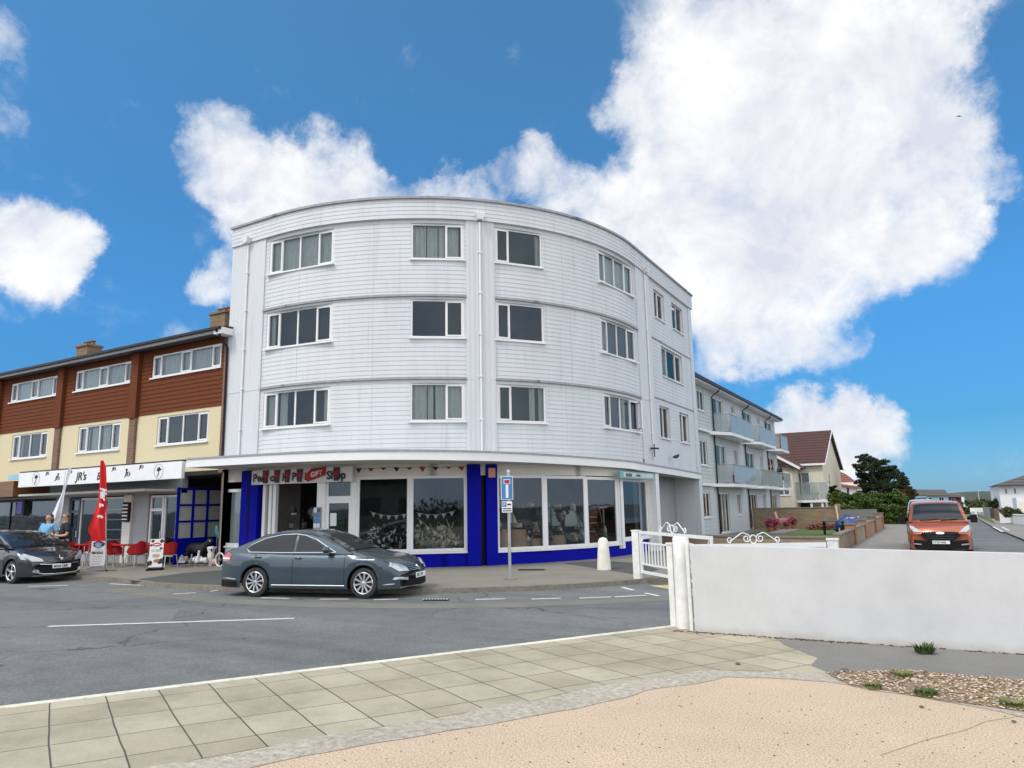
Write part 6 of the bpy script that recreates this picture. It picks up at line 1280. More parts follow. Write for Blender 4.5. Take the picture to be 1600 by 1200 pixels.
p=G(1.98,1.25,.12); t=thing('postcard_rack','narrow rack of blue and white postcards hung on the white door post','postcard rack',p); ru=(G(2.1,0,.1)-G(1.9,0,.1)).normalized(); fr=planeframe(G(1.98,0,.04),ru,V((ru.y,-ru.x,0))); MB().obox(fr,-.10,.16,.95,1.95,0,.03).build('frame',OGR,t); rnd=random.Random(4); CB=[M('card_blue',(.08,.2,.42),.5),M('card_white',(.6,.66,.7),.5),M('card_dark',(.05,.08,.14),.5)]
for k in range(6):
    for j in range(2): MB().obox(fr,-.09+j*.12,.02+j*.12,.98+k*.16,1.11+k*.16,.03,.045).build('postcard',CB[rnd.randrange(3)],t)
rnd=random.Random(21); mb=MB()
for i in range(70):
    x=rnd.uniform(-39.5,-32.6); z=rnd.choice((.75,1.05,1.4,1.75)); y=TY+rnd.uniform(.4,1.2); a=rnd.uniform(.05,.16); mb.box(x-a,x+a,y-.08,y+.08,z,z+rnd.uniform(.1,.3),GM[rnd.choice((5,5,3,2,3,4))])
for z in(.7,1.0,1.35,1.7): mb.box(-39.8,-32.4,TY+.35,TY+1.3,z-.03,z,GM[3])
tag(mb.build('shop_goods',GM[0],None),'red and dark boxes on shelves inside the left hand neighbour shop','shop goods',kind='stuff')
q=GP(374,838,.3); tag(MB().blob(q,(.16,.12,.14),8,.4,3).tube([q,q+V((0,0,.35))],.03,6).blob(q+V((0,0,.36)),.07,8,.3,1).build('figurine',M('ornament_maroon',(.12,.025,.03),.5),None,smooth=60),'dark red figurine at the foot of the narrow side window','ornament')
# ------------------------------------------------------------------ grey boarded flats in the side street
GCLAD=clad('grey_cladding',(.47,.51,.53),.1); EX=-10.7; EF=lambda u,z,d=0.0: V((EX+d,u,z))
fl=thing('balcony_flats','three storey grey boarded flats with glass balconies beside the white corner block','building',(EX-3,48,0))
YA,YB=34.1,61.2; wn=[]
MOD=[41.9,49.9,57.4]
for z0,z1,k in((.12,2.42,0),(2.95,5.27,1),(5.9,8.08,2)):
    wn.append((38.65,40.0,z0+(.95 if k<2 else 1.05),z1+.02,(.5,),k))
    for i,y in enumerate(MOD):
        wn.append((y,y+(2.35 if i<2 else 2.4),z0,z1,(.34,.67) if k==0 else (.5,),k))
        if i<2: wn.append((y+4.5,y+5.5,z0+(.95 if k<2 else 1.6),z1,(.5,),k))
mb=MB(); flatwall(mb,EF,YA,YB,0,8.5,[(a,b,c,d) for a,b,c,d,_,_ in wn],.1,.2,proud=.018); mb.build('boarded_wall',GCLAD,fl,smooth=20)
for i,(a,b,c,d,sp_,k) in enumerate(wn): window(fl,EF,a,b,c,d,sp_,(),c>1,[(.05,.4,.98)] if i%3==0 else ([(.55,.95,.98)] if i%3==1 else None),depth=-.05,name='window' if b-a<1.5 else 'balcony_door',fw=.07,glass=SIDEGLASS)
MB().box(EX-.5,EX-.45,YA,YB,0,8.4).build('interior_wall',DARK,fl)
MB().box(EX-9,EX-.01,YB-.01,YB,0,8.5).box(EX-9,EX-8.9,YA,YB,0,8.5).build('rear_wall',GCLAD,fl)
rf=MB(); rf.hexa([(EX+.55,YA-.0,8.52),(EX+.55,YB+.6,8.52),(EX-5,YB+.6,9.6),(EX-5,YA,9.6),(EX+.55,YA,8.66),(EX+.55,YB+.6,8.66),(EX-5,YB+.6,9.74),(EX-5,YA,9.74)]).box(EX-9,EX-5,YA,YB+.6,9.6,9.7); rf.build('roof',M('slate_roof',(.035,.035,.04),.6,var=.3,scale=8),fl)
MB().box(EX,EX+.5,YA,YB+.5,8.36,8.50).build('soffit_board',WHITE,fl); MB().box(EX+.5,EX+.62,YA,YB+.55,8.44,8.56).build('gutter',BLACK,fl)
for y in(41.5,49.4,57.0):
    MB().tube([(EX+.52,y+.2,8.46),(EX+.45,y+.15,8.3),(EX+.09,y,8.0),(EX+.09,y,.1)],.045,8).build('downpipe',BLACK,fl,smooth=40)
for zt in(5.92,2.95):
    for i,(ya,yb) in enumerate(((42.5,48.2),(50.6,55.9),(58.6,61.6))):
        d=.86; led=(38.0 if i==0 else ya-2.6)
        mb=MB(); mb.hexa([EF(ya-.35,zt-.2,d+.06),EF(yb+.1,zt-.2,d+.06),EF(yb+.1,zt-.2,0),EF(ya-2.0,zt-.2,0),EF(ya-.35,zt-.02,d+.06),EF(yb+.1,zt-.02,d+.06),EF(yb+.1,zt-.02,0),EF(ya-2.0,zt-.02,0)]); mb.obox(EF,led,ya-2.0,zt-.17,zt-.03,0,.22)
        ba=mb.build('balcony',WHITE,fl)
        n=4 if i<2 else 3; pr=[ya+(yb-ya)*k/n for k in range(n+1)]
        for k in range(n): MB().obox(EF,pr[k]+.04,pr[k+1]-.04,zt+.05,zt+1.05,d-.012,d).build('glass_panel',BALGLASS,ba)
        MB().hexa([EF(ya-.35,zt+.05,d-.05),EF(ya-.34,zt+.05,d-.05),EF(ya-.74,zt+.05,.04),EF(ya-.75,zt+.05,.04),EF(ya-.35,zt+1.05,d-.05),EF(ya-.34,zt+1.05,d-.05),EF(ya-.74,zt+1.05,.04),EF(ya-.75,zt+1.05,.04)]).build('glass_panel',BALGLASS,ba)
        mb=MB(); mb.tube([EF(ya-.76,zt+1.1,.02),EF(ya-.35,zt+1.1,d),EF(yb,zt+1.1,d),EF(yb,zt+1.1,.02)],.028,6); mb.build('rail',GREY,ba)
        for k in pr: MB().tube([EF(k,zt-.02,d-.02),EF(k,zt+1.1,d-.02)],.018,6).build('post',GREY,ba)
# small furniture on the lower balcony, patio pots
def tubchair(loc,s,mat,label,cat='chair',name='garden_chair'):
    t=thing(name,label,cat,loc); l=V(loc)
    MB().lathe([(.0,.38*s),(.22*s,.38*s),(.27*s,.5*s),(.28*s,.62*s),(.25*s,.62*s),(.24*s,.5*s),(.2*s,.42*s),(0,.42*s)],16,l).build('seat',mat,t,smooth=50); MB().hexa([l+V((-.25*s,-.2*s,.6*s)),l+V((-.20*s,-.2*s,.6*s)),l+V((-.20*s,.2*s,.6*s)),l+V((-.25*s,.2*s,.6*s)),l+V((-.32*s,-.17*s,.95*s)),l+V((-.28*s,-.17*s,.95*s)),l+V((-.28*s,.17*s,.95*s)),l+V((-.32*s,.17*s,.95*s))]).build('backrest',mat,t)
    for a in(45,135,225,315): MB().tube([l+V((.18*s*math.cos(math.radians(a)),.18*s*math.sin(math.radians(a)),.4*s)),l+V((.25*s*math.cos(math.radians(a)),.25*s*math.sin(math.radians(a)),0))],.018*s,6).build('leg',mat,t)
    return t
PINKP=M('pink_plastic',(.45,.10,.28),.45); PINKL=M('pale_pink_plastic',(.62,.28,.28),.5)
tubchair(EF(43.0,2.95,.5),.8,PINKP,'magenta chair on the lower balcony nearest the corner block'); tag(MB().lathe([(0,2.95),(.14,2.95),(.2,3.25),(.16,3.28),(0,3.3)],14,V((EX+.5,44.3,0))).build('basket',M('wicker',(.35,.25,.15),.8,var=.3,scale=25),None,smooth=40),'small woven basket beside the magenta balcony chair','basket')
TERR=M('terracotta',(.33,.10,.06),.75,var=.2); FLW=M('flower_magenta',(.40,.03,.12),.7,var=.4,scale=30)
def leaves(mb,c,r,n,size,rnd,m=None,flat=.0):
    c=V(c); r=V(r) if not isinstance(r,(int,float)) else V((r,r,r))
    for i in range(n):
        d=V((rnd.gauss(0,1),rnd.gauss(0,1),rnd.gauss(0,1))).normalized()*(rnd.random()**.45); p=c+V((d.x*r.x,d.y*r.y,d.z*r.z)); a=V((rnd.gauss(0,1),rnd.gauss(0,1),rnd.gauss(0,1)*(1-flat))).normalized(); b=a.orthogonal().normalized(); b=(Matrix.Rotation(rnd.uniform(0,6.3),3,a)@b); s=size*rnd.uniform(.6,1.4); q=a.cross(b)
        mb.face([p-b*s,p+q*s*.55,p+b*s,p-q*s*.55],m)
def pot(px,py,h_,label,fm,seed):
    p=gz(px,py,.1); t=thing('flower_pot',label,'flower pot',p); MB().lathe([(0,0),(.13*h_,0),(.2*h_,.38*h_),(.22*h_,.38*h_),(.22*h_,.45*h_),(.18*h_,.45*h_),(0,.42*h_)],14,p).build('pot',TERR,t,smooth=40)
    mb=MB(); leaves(mb,p+V((0,0,.72*h_)),(.32*h_,.32*h_,.30*h_),150,.07,random.Random(seed),fm); leaves(mb,p+V((0,0,.66*h_)),(.34*h_,.34*h_,.28*h_),80,.07,random.Random(seed+1),WEED); mb.build('plant',fm,t,fixn=False); return t
pot(1203,832,.75,'terracotta pot of red flowers closest to the last patio door',FLW,1); pot(1213,831.5,.75,'second terracotta pot of red flowers on the patio edge',FLW,2); pot(1241,829,.8,'wide pot with bushy crimson plant in front of the tall block wall',FLW,3); pot(1230,830,.65,'reddish planter between two flower pots on the patio',FLW,4)
tubchair(gz(1223,829,.1),1.2,PINKL,'pale pink plastic chair on the patio by the tall block wall')
MB_=MB(); tag(MB_.hexa([gz(1195,836,.1),gz(1222,836,.1),gz(1250,829,.1),gz(1225,829,.1)]+[p+V((0,0,.10)) for p in(gz(1195,836,.1),gz(1222,836,.1),gz(1250,829,.1),gz(1225,829,.1))]).build('patio',SIDEP,None),kind='structure')
mb=MB(); c=gz(1285,828,.1); leaves(mb,c+V((0,0,.2)),(1.0,.5,.25),260,.07,random.Random(9),FLW); leaves(mb,c+V((0,0,.15)),(1.1,.5,.2),260,.08,random.Random(10),WEED); tag(mb.build('flower_bed',FLW,None,fixn=False),'low bed of pink flowers at the foot of the tall block wall','flower bed')
sheet('lawn',[V((EX+1.2,31,.1)),V((-3.2,29.4,.1)),V((-3.2,46,.1)),V((-5,54,.1)),V((EX+1.2,50,.1))],LAWN)
# garden walls
def walling(name,a,b,h_,th,mat,label,z=0.0,cap=None,root=None):
    a=V(a);b=V(b); u=(b-a).normalized(); fr=planeframe(a,u,V((u.y,-u.x,0))); mb=MB(); mb.obox(fr,0,(b-a).length,z,h_,-th,0)
    o=mb.build(name,mat,root)
    if cap: c=MB().obox(fr,-.02,(b-a).length+.02,h_,h_+.06,-th-.04,.04).build('coping',cap,root if root else o)
    if label: tag(o,label,'wall')
    return o
t=thing('garden_wall','low brown brick retaining wall across the front of the raised lawn','wall',(-7,28.6,0)); walling('brickwork',(EX,29.6,0),(-3.05,28.1,0),.52,.22,YBRICK,None,cap=KERB,root=t)
t=thing('garden_wall','tall brown block wall dividing the gardens below the cream house','wall',(-8,55,0)); ya=gz(1240,826,.1); yb=aY(1312,823,ya.y+1.0); zt=aY(1265,794,ya.y).z; walling('blockwork',V((EX+.1,ya.y,0)),V((yb.x,ya.y+1.0,0)),zt,.22,BLOCK,None,cap=KERB,root=t); MB().box(yb.x-.2,yb.x+.12,ya.y+.9,ya.y+1.25,0,zt+.25).build('end_pier',BLOCK,t); MB().obox(planeframe((yb.x-1.35,ya.y+.82,0),(1,0,0),(0,-1,0)),0,.16,0,zt,-.1,.06).build('red_brick_strip',RBRICK,t)
X0=-3.0
for i,(ya_,yb_,hh,m,lab) in enumerate([(28.3,33.2,.62,YBRICK,'buff brick garden wall nearest the gate along the side street pavement'),(33.8,38.7,.66,YBRICK,'second buff garden wall along the pavement with pierced blocks'),(39.3,45.5,.7,RBRICK,'orange brick garden wall along the pavement'),(46.1,52.5,.75,RBRICK,'farthest orange brick garden wall before the hedge')]):
    t=thing('garden_wall',lab,'wall',(X0,ya_,0)); walling('brickwork',(X0,ya_,0),(X0,yb_,0),hh,.22,m,None,cap=KERB,root=t); MB().box(X0-.33,X0+.06,yb_,yb_+.55,0,hh+.22).build('pier',RBRICK if i!=2 else BRICK,t); MB().box(X0-.36,X0+.09,yb_-.03,yb_+.58,hh+.22,hh+.28).build('pier_cap',KERB,t)
tag(MB().box(-6.2,-3.3,53,53.15,.1,1.25).build('fence',M('grey_fence',(.16,.17,.16),.8,var=.2,scale=2,stretch=(9,1,.4)),None),'plain grey board fence behind the covered garden furniture','fence')
# covered heap of garden furniture in blue tarpaulin
p=gz(1330,834,.1); t=thing('covered_furniture','blue and grey tarpaulin heaped over garden furniture on the lawn','tarpaulin',p); k=1
MB().blob(p+V((0,0,.35)),(.75,.5,.55),16,.45,3).build('blue_sheet',M('blue_tarp',(.03,.06,.19),.6,var=.5,scale=3,bmp=.6,bscale=6),t,smooth=50); MB().blob(p+V((.1,-.2,.22)),(.48,.35,.22),12,.5,8).build('pale_sheet',M('pale_tarp',(.16,.24,.36),.6,var=.5,scale=4),t,smooth=50); MB().blob(p+V((0,.1,.78)),(.32,.26,.14),12,.4,6).build('tan_cushion',M('tan_cloth',(.36,.30,.18),.8,var=.2),t,smooth=50)
mb=MB(); 
for a,b in(((-.5,-.3,0),(-.62,.1,1.5)),((.45,-.3,0),(.42,.1,.9))): mb.bar(p+V(a),p+V(b),.07,.07)
mb.build('wooden_pole',M('pole_pine',(.5,.4,.24),.7),t)
p=gz(1304,836,.1); t=thing('garden_table','dark green metal garden table left of the tarpaulin heap','table',p); MB().obox(planeframe(p,(1,0,0),(0,-1,0)),-.6,.5,.68,.73,-.7,0).build('tabletop',M('dark_green_metal',(.05,.07,.05),.5),t)
for x in(-.5,.4):
    for y in(.1,.6): MB().box(p.x+x-.03,p.x+x+.03,p.y+y-.03,p.y+y+.03,p.z,p.z+.68).build('leg',PLASTIC,t)
# ------------------------------------------------------------------ cream house with tiled gable roof
def tiles(name,c):
    m,t,b=new_mat(name); b.inputs['Roughness'].default_value=.8; w_=t.nodes.new('ShaderNodeTexWave'); w_.wave_type='BANDS'; w_.bands_direction='Z'; w_.inputs['Scale'].default_value=1.05; w_.inputs['Distortion'].default_value=.4; w_.inputs['Detail'].default_value=2; tcn=t.nodes.new('ShaderNodeTexCoord'); t.links.new(tcn.outputs['Object'],w_.inputs['Vector'])
    col=mixc(t,.8,ramp(t,w_.outputs['Fac'],[(.1,tuple(x*.5 for x in c)),(.45,c),(.9,tuple(x*1.15 for x in c))]),ramp(t,nz(t,1.5,6,.7),[(.3,(.7,.7,.7)),(.7,(1.1,1.1,1.1))]),'MULTIPLY'); t.links.new(col,b.inputs['Base Color']); bump(t,b,w_.outputs['Fac'],.6,.05); return m
RTILE=tiles('red_brown_tiles',(.075,.027,.020)); GTILE=tiles('grey_brown_tiles',(.10,.085,.075)); OTILE=tiles('orange_tiles',(.22,.075,.045)); HCREAM=M('house_cream',(.60,.55,.43),.85,var=.06,scale=2)
hs=thing('cream_house','cream rendered house with steep red brown tiled roof and a glass fronted balcony','building',(-11,76,0)); hx0,hx1,hy0,hy1,he,hr=-13.5,-8.5,71.0,85.6,5.35,8.75
HF=planeframe((0,hy0,0),(1,0,0),(0,-1,0)); HG=lambda u,z,d=0: V((hx1+d,u,z))
mb=MB(); flatwall(mb,HF,hx0,hx1,1.2,he,[(-11.2,-9.6,2.3,4.5)],.1); flatwall(mb,HG,hy0,hy1,1.2,he,[(75,76.2,2.6,4.4)],.1); mb.face([(hx1,hy0,he),(hx1,hy1,he),(hx1,(hy0+hy1)/2,hr-.1)]).face([(hx0,hy0,1.2),(hx0,hy1,1.2),(hx0,hy1,he),(hx0,(hy0+hy1)/2,hr-.1),(hx0,hy0,he)]); mb.build('rendered_wall',HCREAM,hs,fixn=False)
MB().box(hx0,hx1-.02,hy0+.02,hy1,0,1.2).build('brick_base',BRICK,hs)
rf=MB(); ym=(hy0+hy1)/2
for sg in(-1,1):
    ye=ym+sg*(hy1-hy0)/2+sg*.35; rf.hexa([(hx0-.3,ye,he-.2),(hx1+.3,ye,he-.2),(hx1+.3,ym,hr),(hx0-.3,ym,hr),(hx0-.3,ye,he-.05),(hx1+.3,ye,he-.05),(hx1+.3,ym,hr+.16),(hx0-.3,ym,hr+.16)])
rf.build('roof',RTILE,hs); MB().bar((hx1+.32,hy0-.36,he-.18),(hx1+.32,ym,hr+.05),.05,.2).bar((hx1+.32,hy1+.36,he-.18),(hx1+.32,ym,hr+.05),.05,.2).box(hx0-.3,hx1+.3,hy0-.42,hy0-.34,he-.26,he-.08).build('bargeboard',WHITE,hs)
window(hs,HF,-11.2,-9.6,2.3,4.5,(.5,),(),False,[(.1,.9,.98)],name='balcony_door',fw=.08); window(hs,HG,75,76.2,2.6,4.4,(),(),True,None,fw=.08)
zb0=1.95; bx0,bx1,by=-12.4,-7.95,68.6
ba=MB().box(bx0,bx1,by,hy0,zb0-.22,zb0).build('balcony',WHITE,hs)
for k in range(6): MB().box(bx0+.02+(bx1-bx0)*k/6,bx0-.02+(bx1-bx0)*(k+1)/6,by+.02,by+.035,zb0+.06,zb0+1.5).build('glass_panel',BALGLASS,ba)
MB().tube([(bx0,by+.03,zb0+1.55),(bx1,by+.03,zb0+1.55),(bx1,hy0,zb0+1.55)],.035,6).build('rail',GREY,ba)
for x in(-9.4,-8.5): MB().box(x-.09,x+.09,by+.1,by+.28,0,zb0-.22).build('balcony_post',WHITE,ba)
MB().box(bx0,-9.6,hy0-.3,hy0-.2,0,zb0-.25).build('balcony_shade_panel',DARK,hs)  # dark panel put in as the shade beneath the balcony
wg=MB(); wg.box(-15.5,-10.6,67.4,70.9,0,4.9); wgo=wg.build('side_wing',HCREAM,hs); rf=MB(); rf.hexa([(-15.5,67.0,6.3),(-12.2,67.0,6.3),(-9.9,67.0,4.75),(-10.0,67.0,4.6),(-15.5,71,6.5),(-12.2,71,6.5),(-9.9,71,4.95),(-10.0,71,4.8)]); rf.build('wing_roof',RTILE,hs); MB().bar((-12.4,66.95,6.25),(-9.85,66.95,4.7),.06,.22).build('bargeboard',WHITE,hs)
WF=planeframe((0,67.4,0),(1,0,0),(0,-1,0)); window(hs,WF,-11.9,-10.9,2.4,4.4,(.5,),(),True,None,depth=.03,fw=.08)
GMET=M('green_bistro_metal',(.05,.10,.09),.5)
for x,lab in((-11.3,'dark green bistro chair at the left of the cream house balcony'),(-10.0,'dark green bistro chair near the middle of the cream house balcony'),(-9.1,'dark green bistro chair at the right of the cream house balcony')): tubchair((x,69.6,zb0),1.05,GMET,lab)
# a tall dark potted shrub on the flats balcony
p=EF(59.2,2.95,.45); t=thing('potted_shrub','tall dark clipped shrub in a pot on the last lower balcony of the flats','shrub',p); mb=MB(); leaves(mb,V(p)+V((0,0,.95)),(.32,.32,.7),420,.08,random.Random(2)); mb.build('foliage',leafmat('dark_shrub',(.008,.014,.008),(.018,.028,.015),(.035,.05,.025)),t,fixn=False); MB().lathe([(0,0),(.18,0),(.24,.35),(0,.33)],12,p).build('pot',PLASTIC,t)
# ------------------------------------------------------------------ trees, hedges
def leafy(name,a,b,c):
    m=leafmat(name,a,b,c); return m
CONL=leafy('cypress_foliage',(.008,.016,.007),(.020,.036,.014),(.050,.068,.026)); HEDL=leafy('hedge_foliage',(.022,.045,.010),(.07,.115,.022),(.17,.22,.05)); OLIV=leafy('olive_foliage',(.04,.05,.02),(.08,.095,.035),(.15,.16,.07)); RUST=leafy('rusty_foliage',(.03,.02,.012),(.06,.04,.022),(.10,.07,.04)); BARK=M('bark',(.06,.045,.035),.9,var=.4,scale=6)
def bypx(name,label,cat,Y,clumps,mat,leaf,dens,ppm,trunkpx=None,flat=.0,seed=0,extra=None,depth=.8,zbase=0):
    rnd=random.Random(seed); x=trunkpx or clumps[len(clumps)//2][0]; b=aY(x,800,Y); t=thing(name,label,cat,(b.x,Y,zbase)); mb=MB(); cs=[]
    for (px,py,rx,ry) in clumps:
        yy=Y+rnd.uniform(-1,1)*depth*1.5; c=aY(px,py,yy); R_=V((rx/ppm,max(rx,ry)/ppm*depth,ry/ppm)); cs.append(c)
        # each mass is a cluster of small sprays, with gaps between
        ns=max(9,int(16*depth+rx*ry/7)); 
        for k in range(ns):
            d=V((rnd.gauss(0,1),rnd.gauss(0,1),rnd.gauss(0,1))).normalized()*(rnd.random()**.6)*1.15; q=c+V((d.x*R_.x,d.y*R_.y,d.z*R_.z)); r=.42*(R_.x*R_.y*R_.z)**(1/3)*rnd.uniform(.6,1.3); leaves(mb,q,(r*1.3,r*1.3,r*(.75-flat*.35)),int(dens*rnd.uniform(.6,1.3)),leaf,rnd,extra if extra and rnd.random()<.12 else mat,flat)
    mb.build('crown' if cat=='tree' else 'foliage',mat,t,fixn=False)
    tb=V((b.x,Y,zbase)); k=MB(); top=sum(cs,V())/len(cs)
    tr=MB(); tr.tube(smooth_path([tb,tb.lerp(top,.4)+V((.2,0,0)),top],4),[.32,.3,.28,.26,.24,.2,.17,.12,.08] if cat=='tree' else [.07]*9,8)
    for c in cs[::max(1,len(cs)//9)]: m_=tb.lerp(top,.45); tr.tube([m_,m_.lerp(c,.6)+V((0,0,.2)),c],[.12,.08,.03] if cat=='tree' else [.04,.03,.015],6)
    tr.build('trunk' if cat=='tree' else 'stems',BARK,t,smooth=50); return t
bypx('conifer_tree','large dark wind shaped conifer rising behind the hedge at the end of the flats','tree',82,
 [(1348,716,9,6),(1362,719,10,6),(1344,728,8,6),(1376,722,9,5),(1358,731,14,7),(1375,733,14,7),(1390,733,10,6),(1346,742,9,7),(1365,745,16,8),(1385,745,15,8),(1402,742,9,6),(1350,756,11,8),(1370,758,16,8),(1392,758,15,8),(1410,753,9,7),(1356,770,12,9),(1378,772,16,9),(1400,770,14,9),(1416,766,9,8),(1412,780,10,9),(1390,785,15,9),(1366,784,12,8)],CONL,.10,60,15.6,1385,flat=.45,seed=3,extra=None,depth=.9)
bypx('rusty_tree','small reddish brown tree against the right side of the dark conifer','tree',78,[(1418,764,7,6),(1424,772,6,6),(1415,778,8,8),(1421,786,7,7)],RUST,.12,60,16.5,1419,seed=8,depth=.7)
bypx('hedge','bright green bushy hedge in front of the dark conifer','hedge',63,[(1306,775,9,8),(1320,778,11,9),(1336,781,12,9),(1352,780,12,9),(1368,782,12,9),(1384,778,12,9),(1397,775,11,8),(1408,783,9,10),(1310,790,11,10),(1330,794,13,11),(1350,796,13,11),(1372,797,13,11),(1394,795,13,11),(1408,799,9,11),(1320,806,13,10),(1345,809,14,9),(1372,810,14,9),(1398,810,13,9),(1412,811,7,8)],HEDL,.085,60,19.5,1360,seed=5,depth=.9)
bypx('shrub','dark shrub beside the gable wall of the cream house','shrub',69,[(1303,768,6,8),(1310,773,7,7),(1302,782,6,8)],CONL,.11,60,18,1304,seed=6,depth=.6)
for i,(cl,Y,mat,lab) in enumerate([([(1500,797,7,7),(1510,802,8,7),(1518,799,7,7),(1504,808,8,6)],105,HEDL,'green bush in the distance just right of the van roof'),([(1528,789,8,6),(1540,792,9,6),(1534,798,9,6),(1522,794,7,6)],120,OLIV,'olive green bushes far down the right side of the street'),([(1555,788,9,6),(1568,786,9,7),(1580,789,8,6),(1562,795,9,6)],88,CONL,'dark shrubs in front of the white house on the right'),([(1574,800,6,5),(1584,801,7,5),(1592,803,5,5)],62,OLIV,'spiky olive shrub behind the low white wall at the right edge'),([(1425,800,5,7),(1421,808,5,7),(1428,792,5,5)],95,HEDL,'light green bush left of the van behind the hedge end'),([(1512,787,7,4),(1548,785,7,4),(1530,783,9,3)],150,OLIV,'far tree line under the distant hills')]):
    bypx('shrub',lab,'shrub',Y,cl,mat,.13 if Y<100 else .2,45,1126/(Y*.864+8),None,seed=30+i,depth=.8)
# ------------------------------------------------------------------ far houses, walls, hills
def far_house(name,label,px0,px1,pyt,pyb,Y,depth,wallm,roofm,roof,wins=(),base=0):
    a,b=aY(px0,pyt,Y),aY(px1,pyt,Y); zt=(a.z+b.z)/2; t=thing(name,label,'building',((a.x+b.x)/2,Y,0)); MB().box(a.x,b.x,Y,Y+depth,0,zt).build('wall',wallm,t)
    rp=[aY(px,py,Y+dy) for px,py,dy in roof]   # front eave L,R then ridge R,L
    e0,e1,r1,r0=rp; dd=V((0,max(1.0,depth*1.0),0)); z=min(e0.z,e1.z); b0,b1=V((e0.x,Y+depth+.4,z)),V((e1.x,Y+depth+.4,z))
    mb=MB(); mb.face([e0,e1,r1,r0]).face([b1,b0,r0,r1]).face([e1,b1,r1]).face([b0,e0,r0]).face([e0+V((0,0,-.15)),e1+V((0,0,-.15)),e1,e0]); mb.build('roof',roofm,t,fixn=False)
    fr=planeframe((0,Y,0),(1,0,0),(0,-1,0))
    for x0,y0,x1,y1 in wins:
        p,q=aY(x0,y0,Y),aY(x1,y1,Y); f=MB(); f.obox(fr,p.x,q.x,q.z,p.z,-.02,.05); o=f.build('window',WHITE,t); e=(q.x-p.x)*.12; mb=MB(); mid=(p.x+q.x)/2
        MB().obox(fr,p.x+e,mid-e*.3,q.z+e,p.z-e,.05,.06).obox(fr,mid+e*.3,q.x-e,q.z+e,p.z-e,.05,.06).build('pane',CARGLASS,o)
    return t
PB=M('pale_blue_render',(.34,.52,.62),.8,var=.05); FW_=M('far_white_render',(.70,.72,.74),.8,var=.05); FRED=M('far_red_brick',(.16,.055,.04),.85,var=.15)
far_house('tiled_house','white house with orange tiled roof beyond the cream house',1296,1338,754,800,100,9,FW_,OTILE,[(1293,755,-.5),(1342,762,-.5),(1322,741,4),(1295,729,4)],[(1304,758,1312,768),(1322,762,1328,772)])
far_house('flats_block','long low dark roofed block far down the street with brown walls',1424,1449,779,800,158,9,M('far_brown',(.12,.10,.09),.85,var=.3,scale=.6),GTILE,[(1420,774,-.5),(1452,774,-.5),(1448,765,5),(1428,765,5)],[(1428,781,1436,786),(1438,780,1446,785)])
far_house('blue_house','pale blue and white house at the end of the street behind the van',1447,1481.5,775,800,150,9,PB,GTILE,[(1445,774,-.5),(1483,774,-.5),(1476,765,5),(1446,765,5)],[(1450,777,1457,781),(1466,776,1476,783)])
far_house('brick_house','small dark red brick house far away right of the pale blue house',1482,1504,776,800,155,9,FRED,GTILE,[(1480,776,-.5),(1506,776,-.5),(1500,770,5),(1484,770,5)],[(1486,779,1493,785)])
t=thing('white_porch','white strip of wall at the end of the red brick house','wall',aY(1506,790,154)); MB().obox(planeframe((0,154,0),(1,0,0),(0,-1,0)),aY(1503.5,790,154).x,aY(1508,790,154).x,0,aY(1506,776.5,154).z,-.5,0).build('panel',FW_,t)
far_house('white_house','white rendered house with hipped grey roof at the right edge',1560,1640,758,800,84,12,FW_,GTILE,[(1557,758,-.6),(1650,755,-.6),(1650,732,6),(1606,741,6)],[(1570,764,1574,771),(1584,763,1588,771)])
t=thing('white_garage','white garage door block below the white house at the right edge','garage',aY(1592,790,78)); fr=planeframe((0,78,0),(1,0,0),(0,-1,0)); MB().obox(fr,aY(1588,780,78).x,aY(1640,780,78).x,0,aY(1592,778,78).z,-4,0).build('wall',FW_,t); MB().obox(fr,aY(1591,780,78).x,aY(1630,780,78).x,.1,aY(1592,783,78).z,0,.03).build('garage_door',CREAMW,t)
mb=MB(); n=30; pts=[]
for i in range(n+1):
    x=-60+190*i/n; pts.append((x,3+4.5*math.exp(-((x-28)/26)**2)+1.2*noise.noise(V((x*.06,0,0)))+.5*noise.noise(V((x*.2,3,0)))))
for (x,z),(x2,z2) in zip(pts,pts[1:]): mb.face([(x,420,-1),(x2,420,-1),(x2,480,z2*.8),(x,480,z*.8)]).face([(x,480,z*.8),(x2,480,z2*.8),(x2,560,-1),(x,560,-1)])
struct(mb.build('hills',stonemat('hill_cover',(.03,.045,.03),(.05,.065,.045),(.08,.09,.06),.08,.2),None))
for i,(px,top,Y,lab) in enumerate([(1532.5,767,140,'thin lamp post far down the street against the sky'),(1552.5,760,110,'taller lamp post nearer the white house')]):
    b=aY(px,800,Y); b.z=0; zt=aY(px,top,Y).z; t=thing('lamp_post',lab,'street lamp',b); MB().tube([b,b+V((0,0,zt))],[.10,.06],8).build('column',GREY,t); MB().blob(b+V((.2,0,zt)),(.4,.15,.1),8).build('lamp_head',GREY,t)
sheet('right_pavement',[gz(*q,.02) for q in [(1640,858),(1600,843),(1575,833),(1552,823.5),(1530,811),(1516,802),(1508,797),(1540,794),(1640,806)]],SIDEP)
sheet('grass_verge',[gz(*q,.026) for q in [(1552,818),(1535,811),(1520,803),(1530,803),(1550,812),(1556,818)]],LAWN); sheet('grass_verge',[gz(*q,.05) for q in [(1416,832),(1430,832),(1432,827),(1420,827)]],LAWN)
for a,b in[((1552,823),(1567,831)),((1565,823),(1577,829))]: mark(a,b,.12,z=.03)
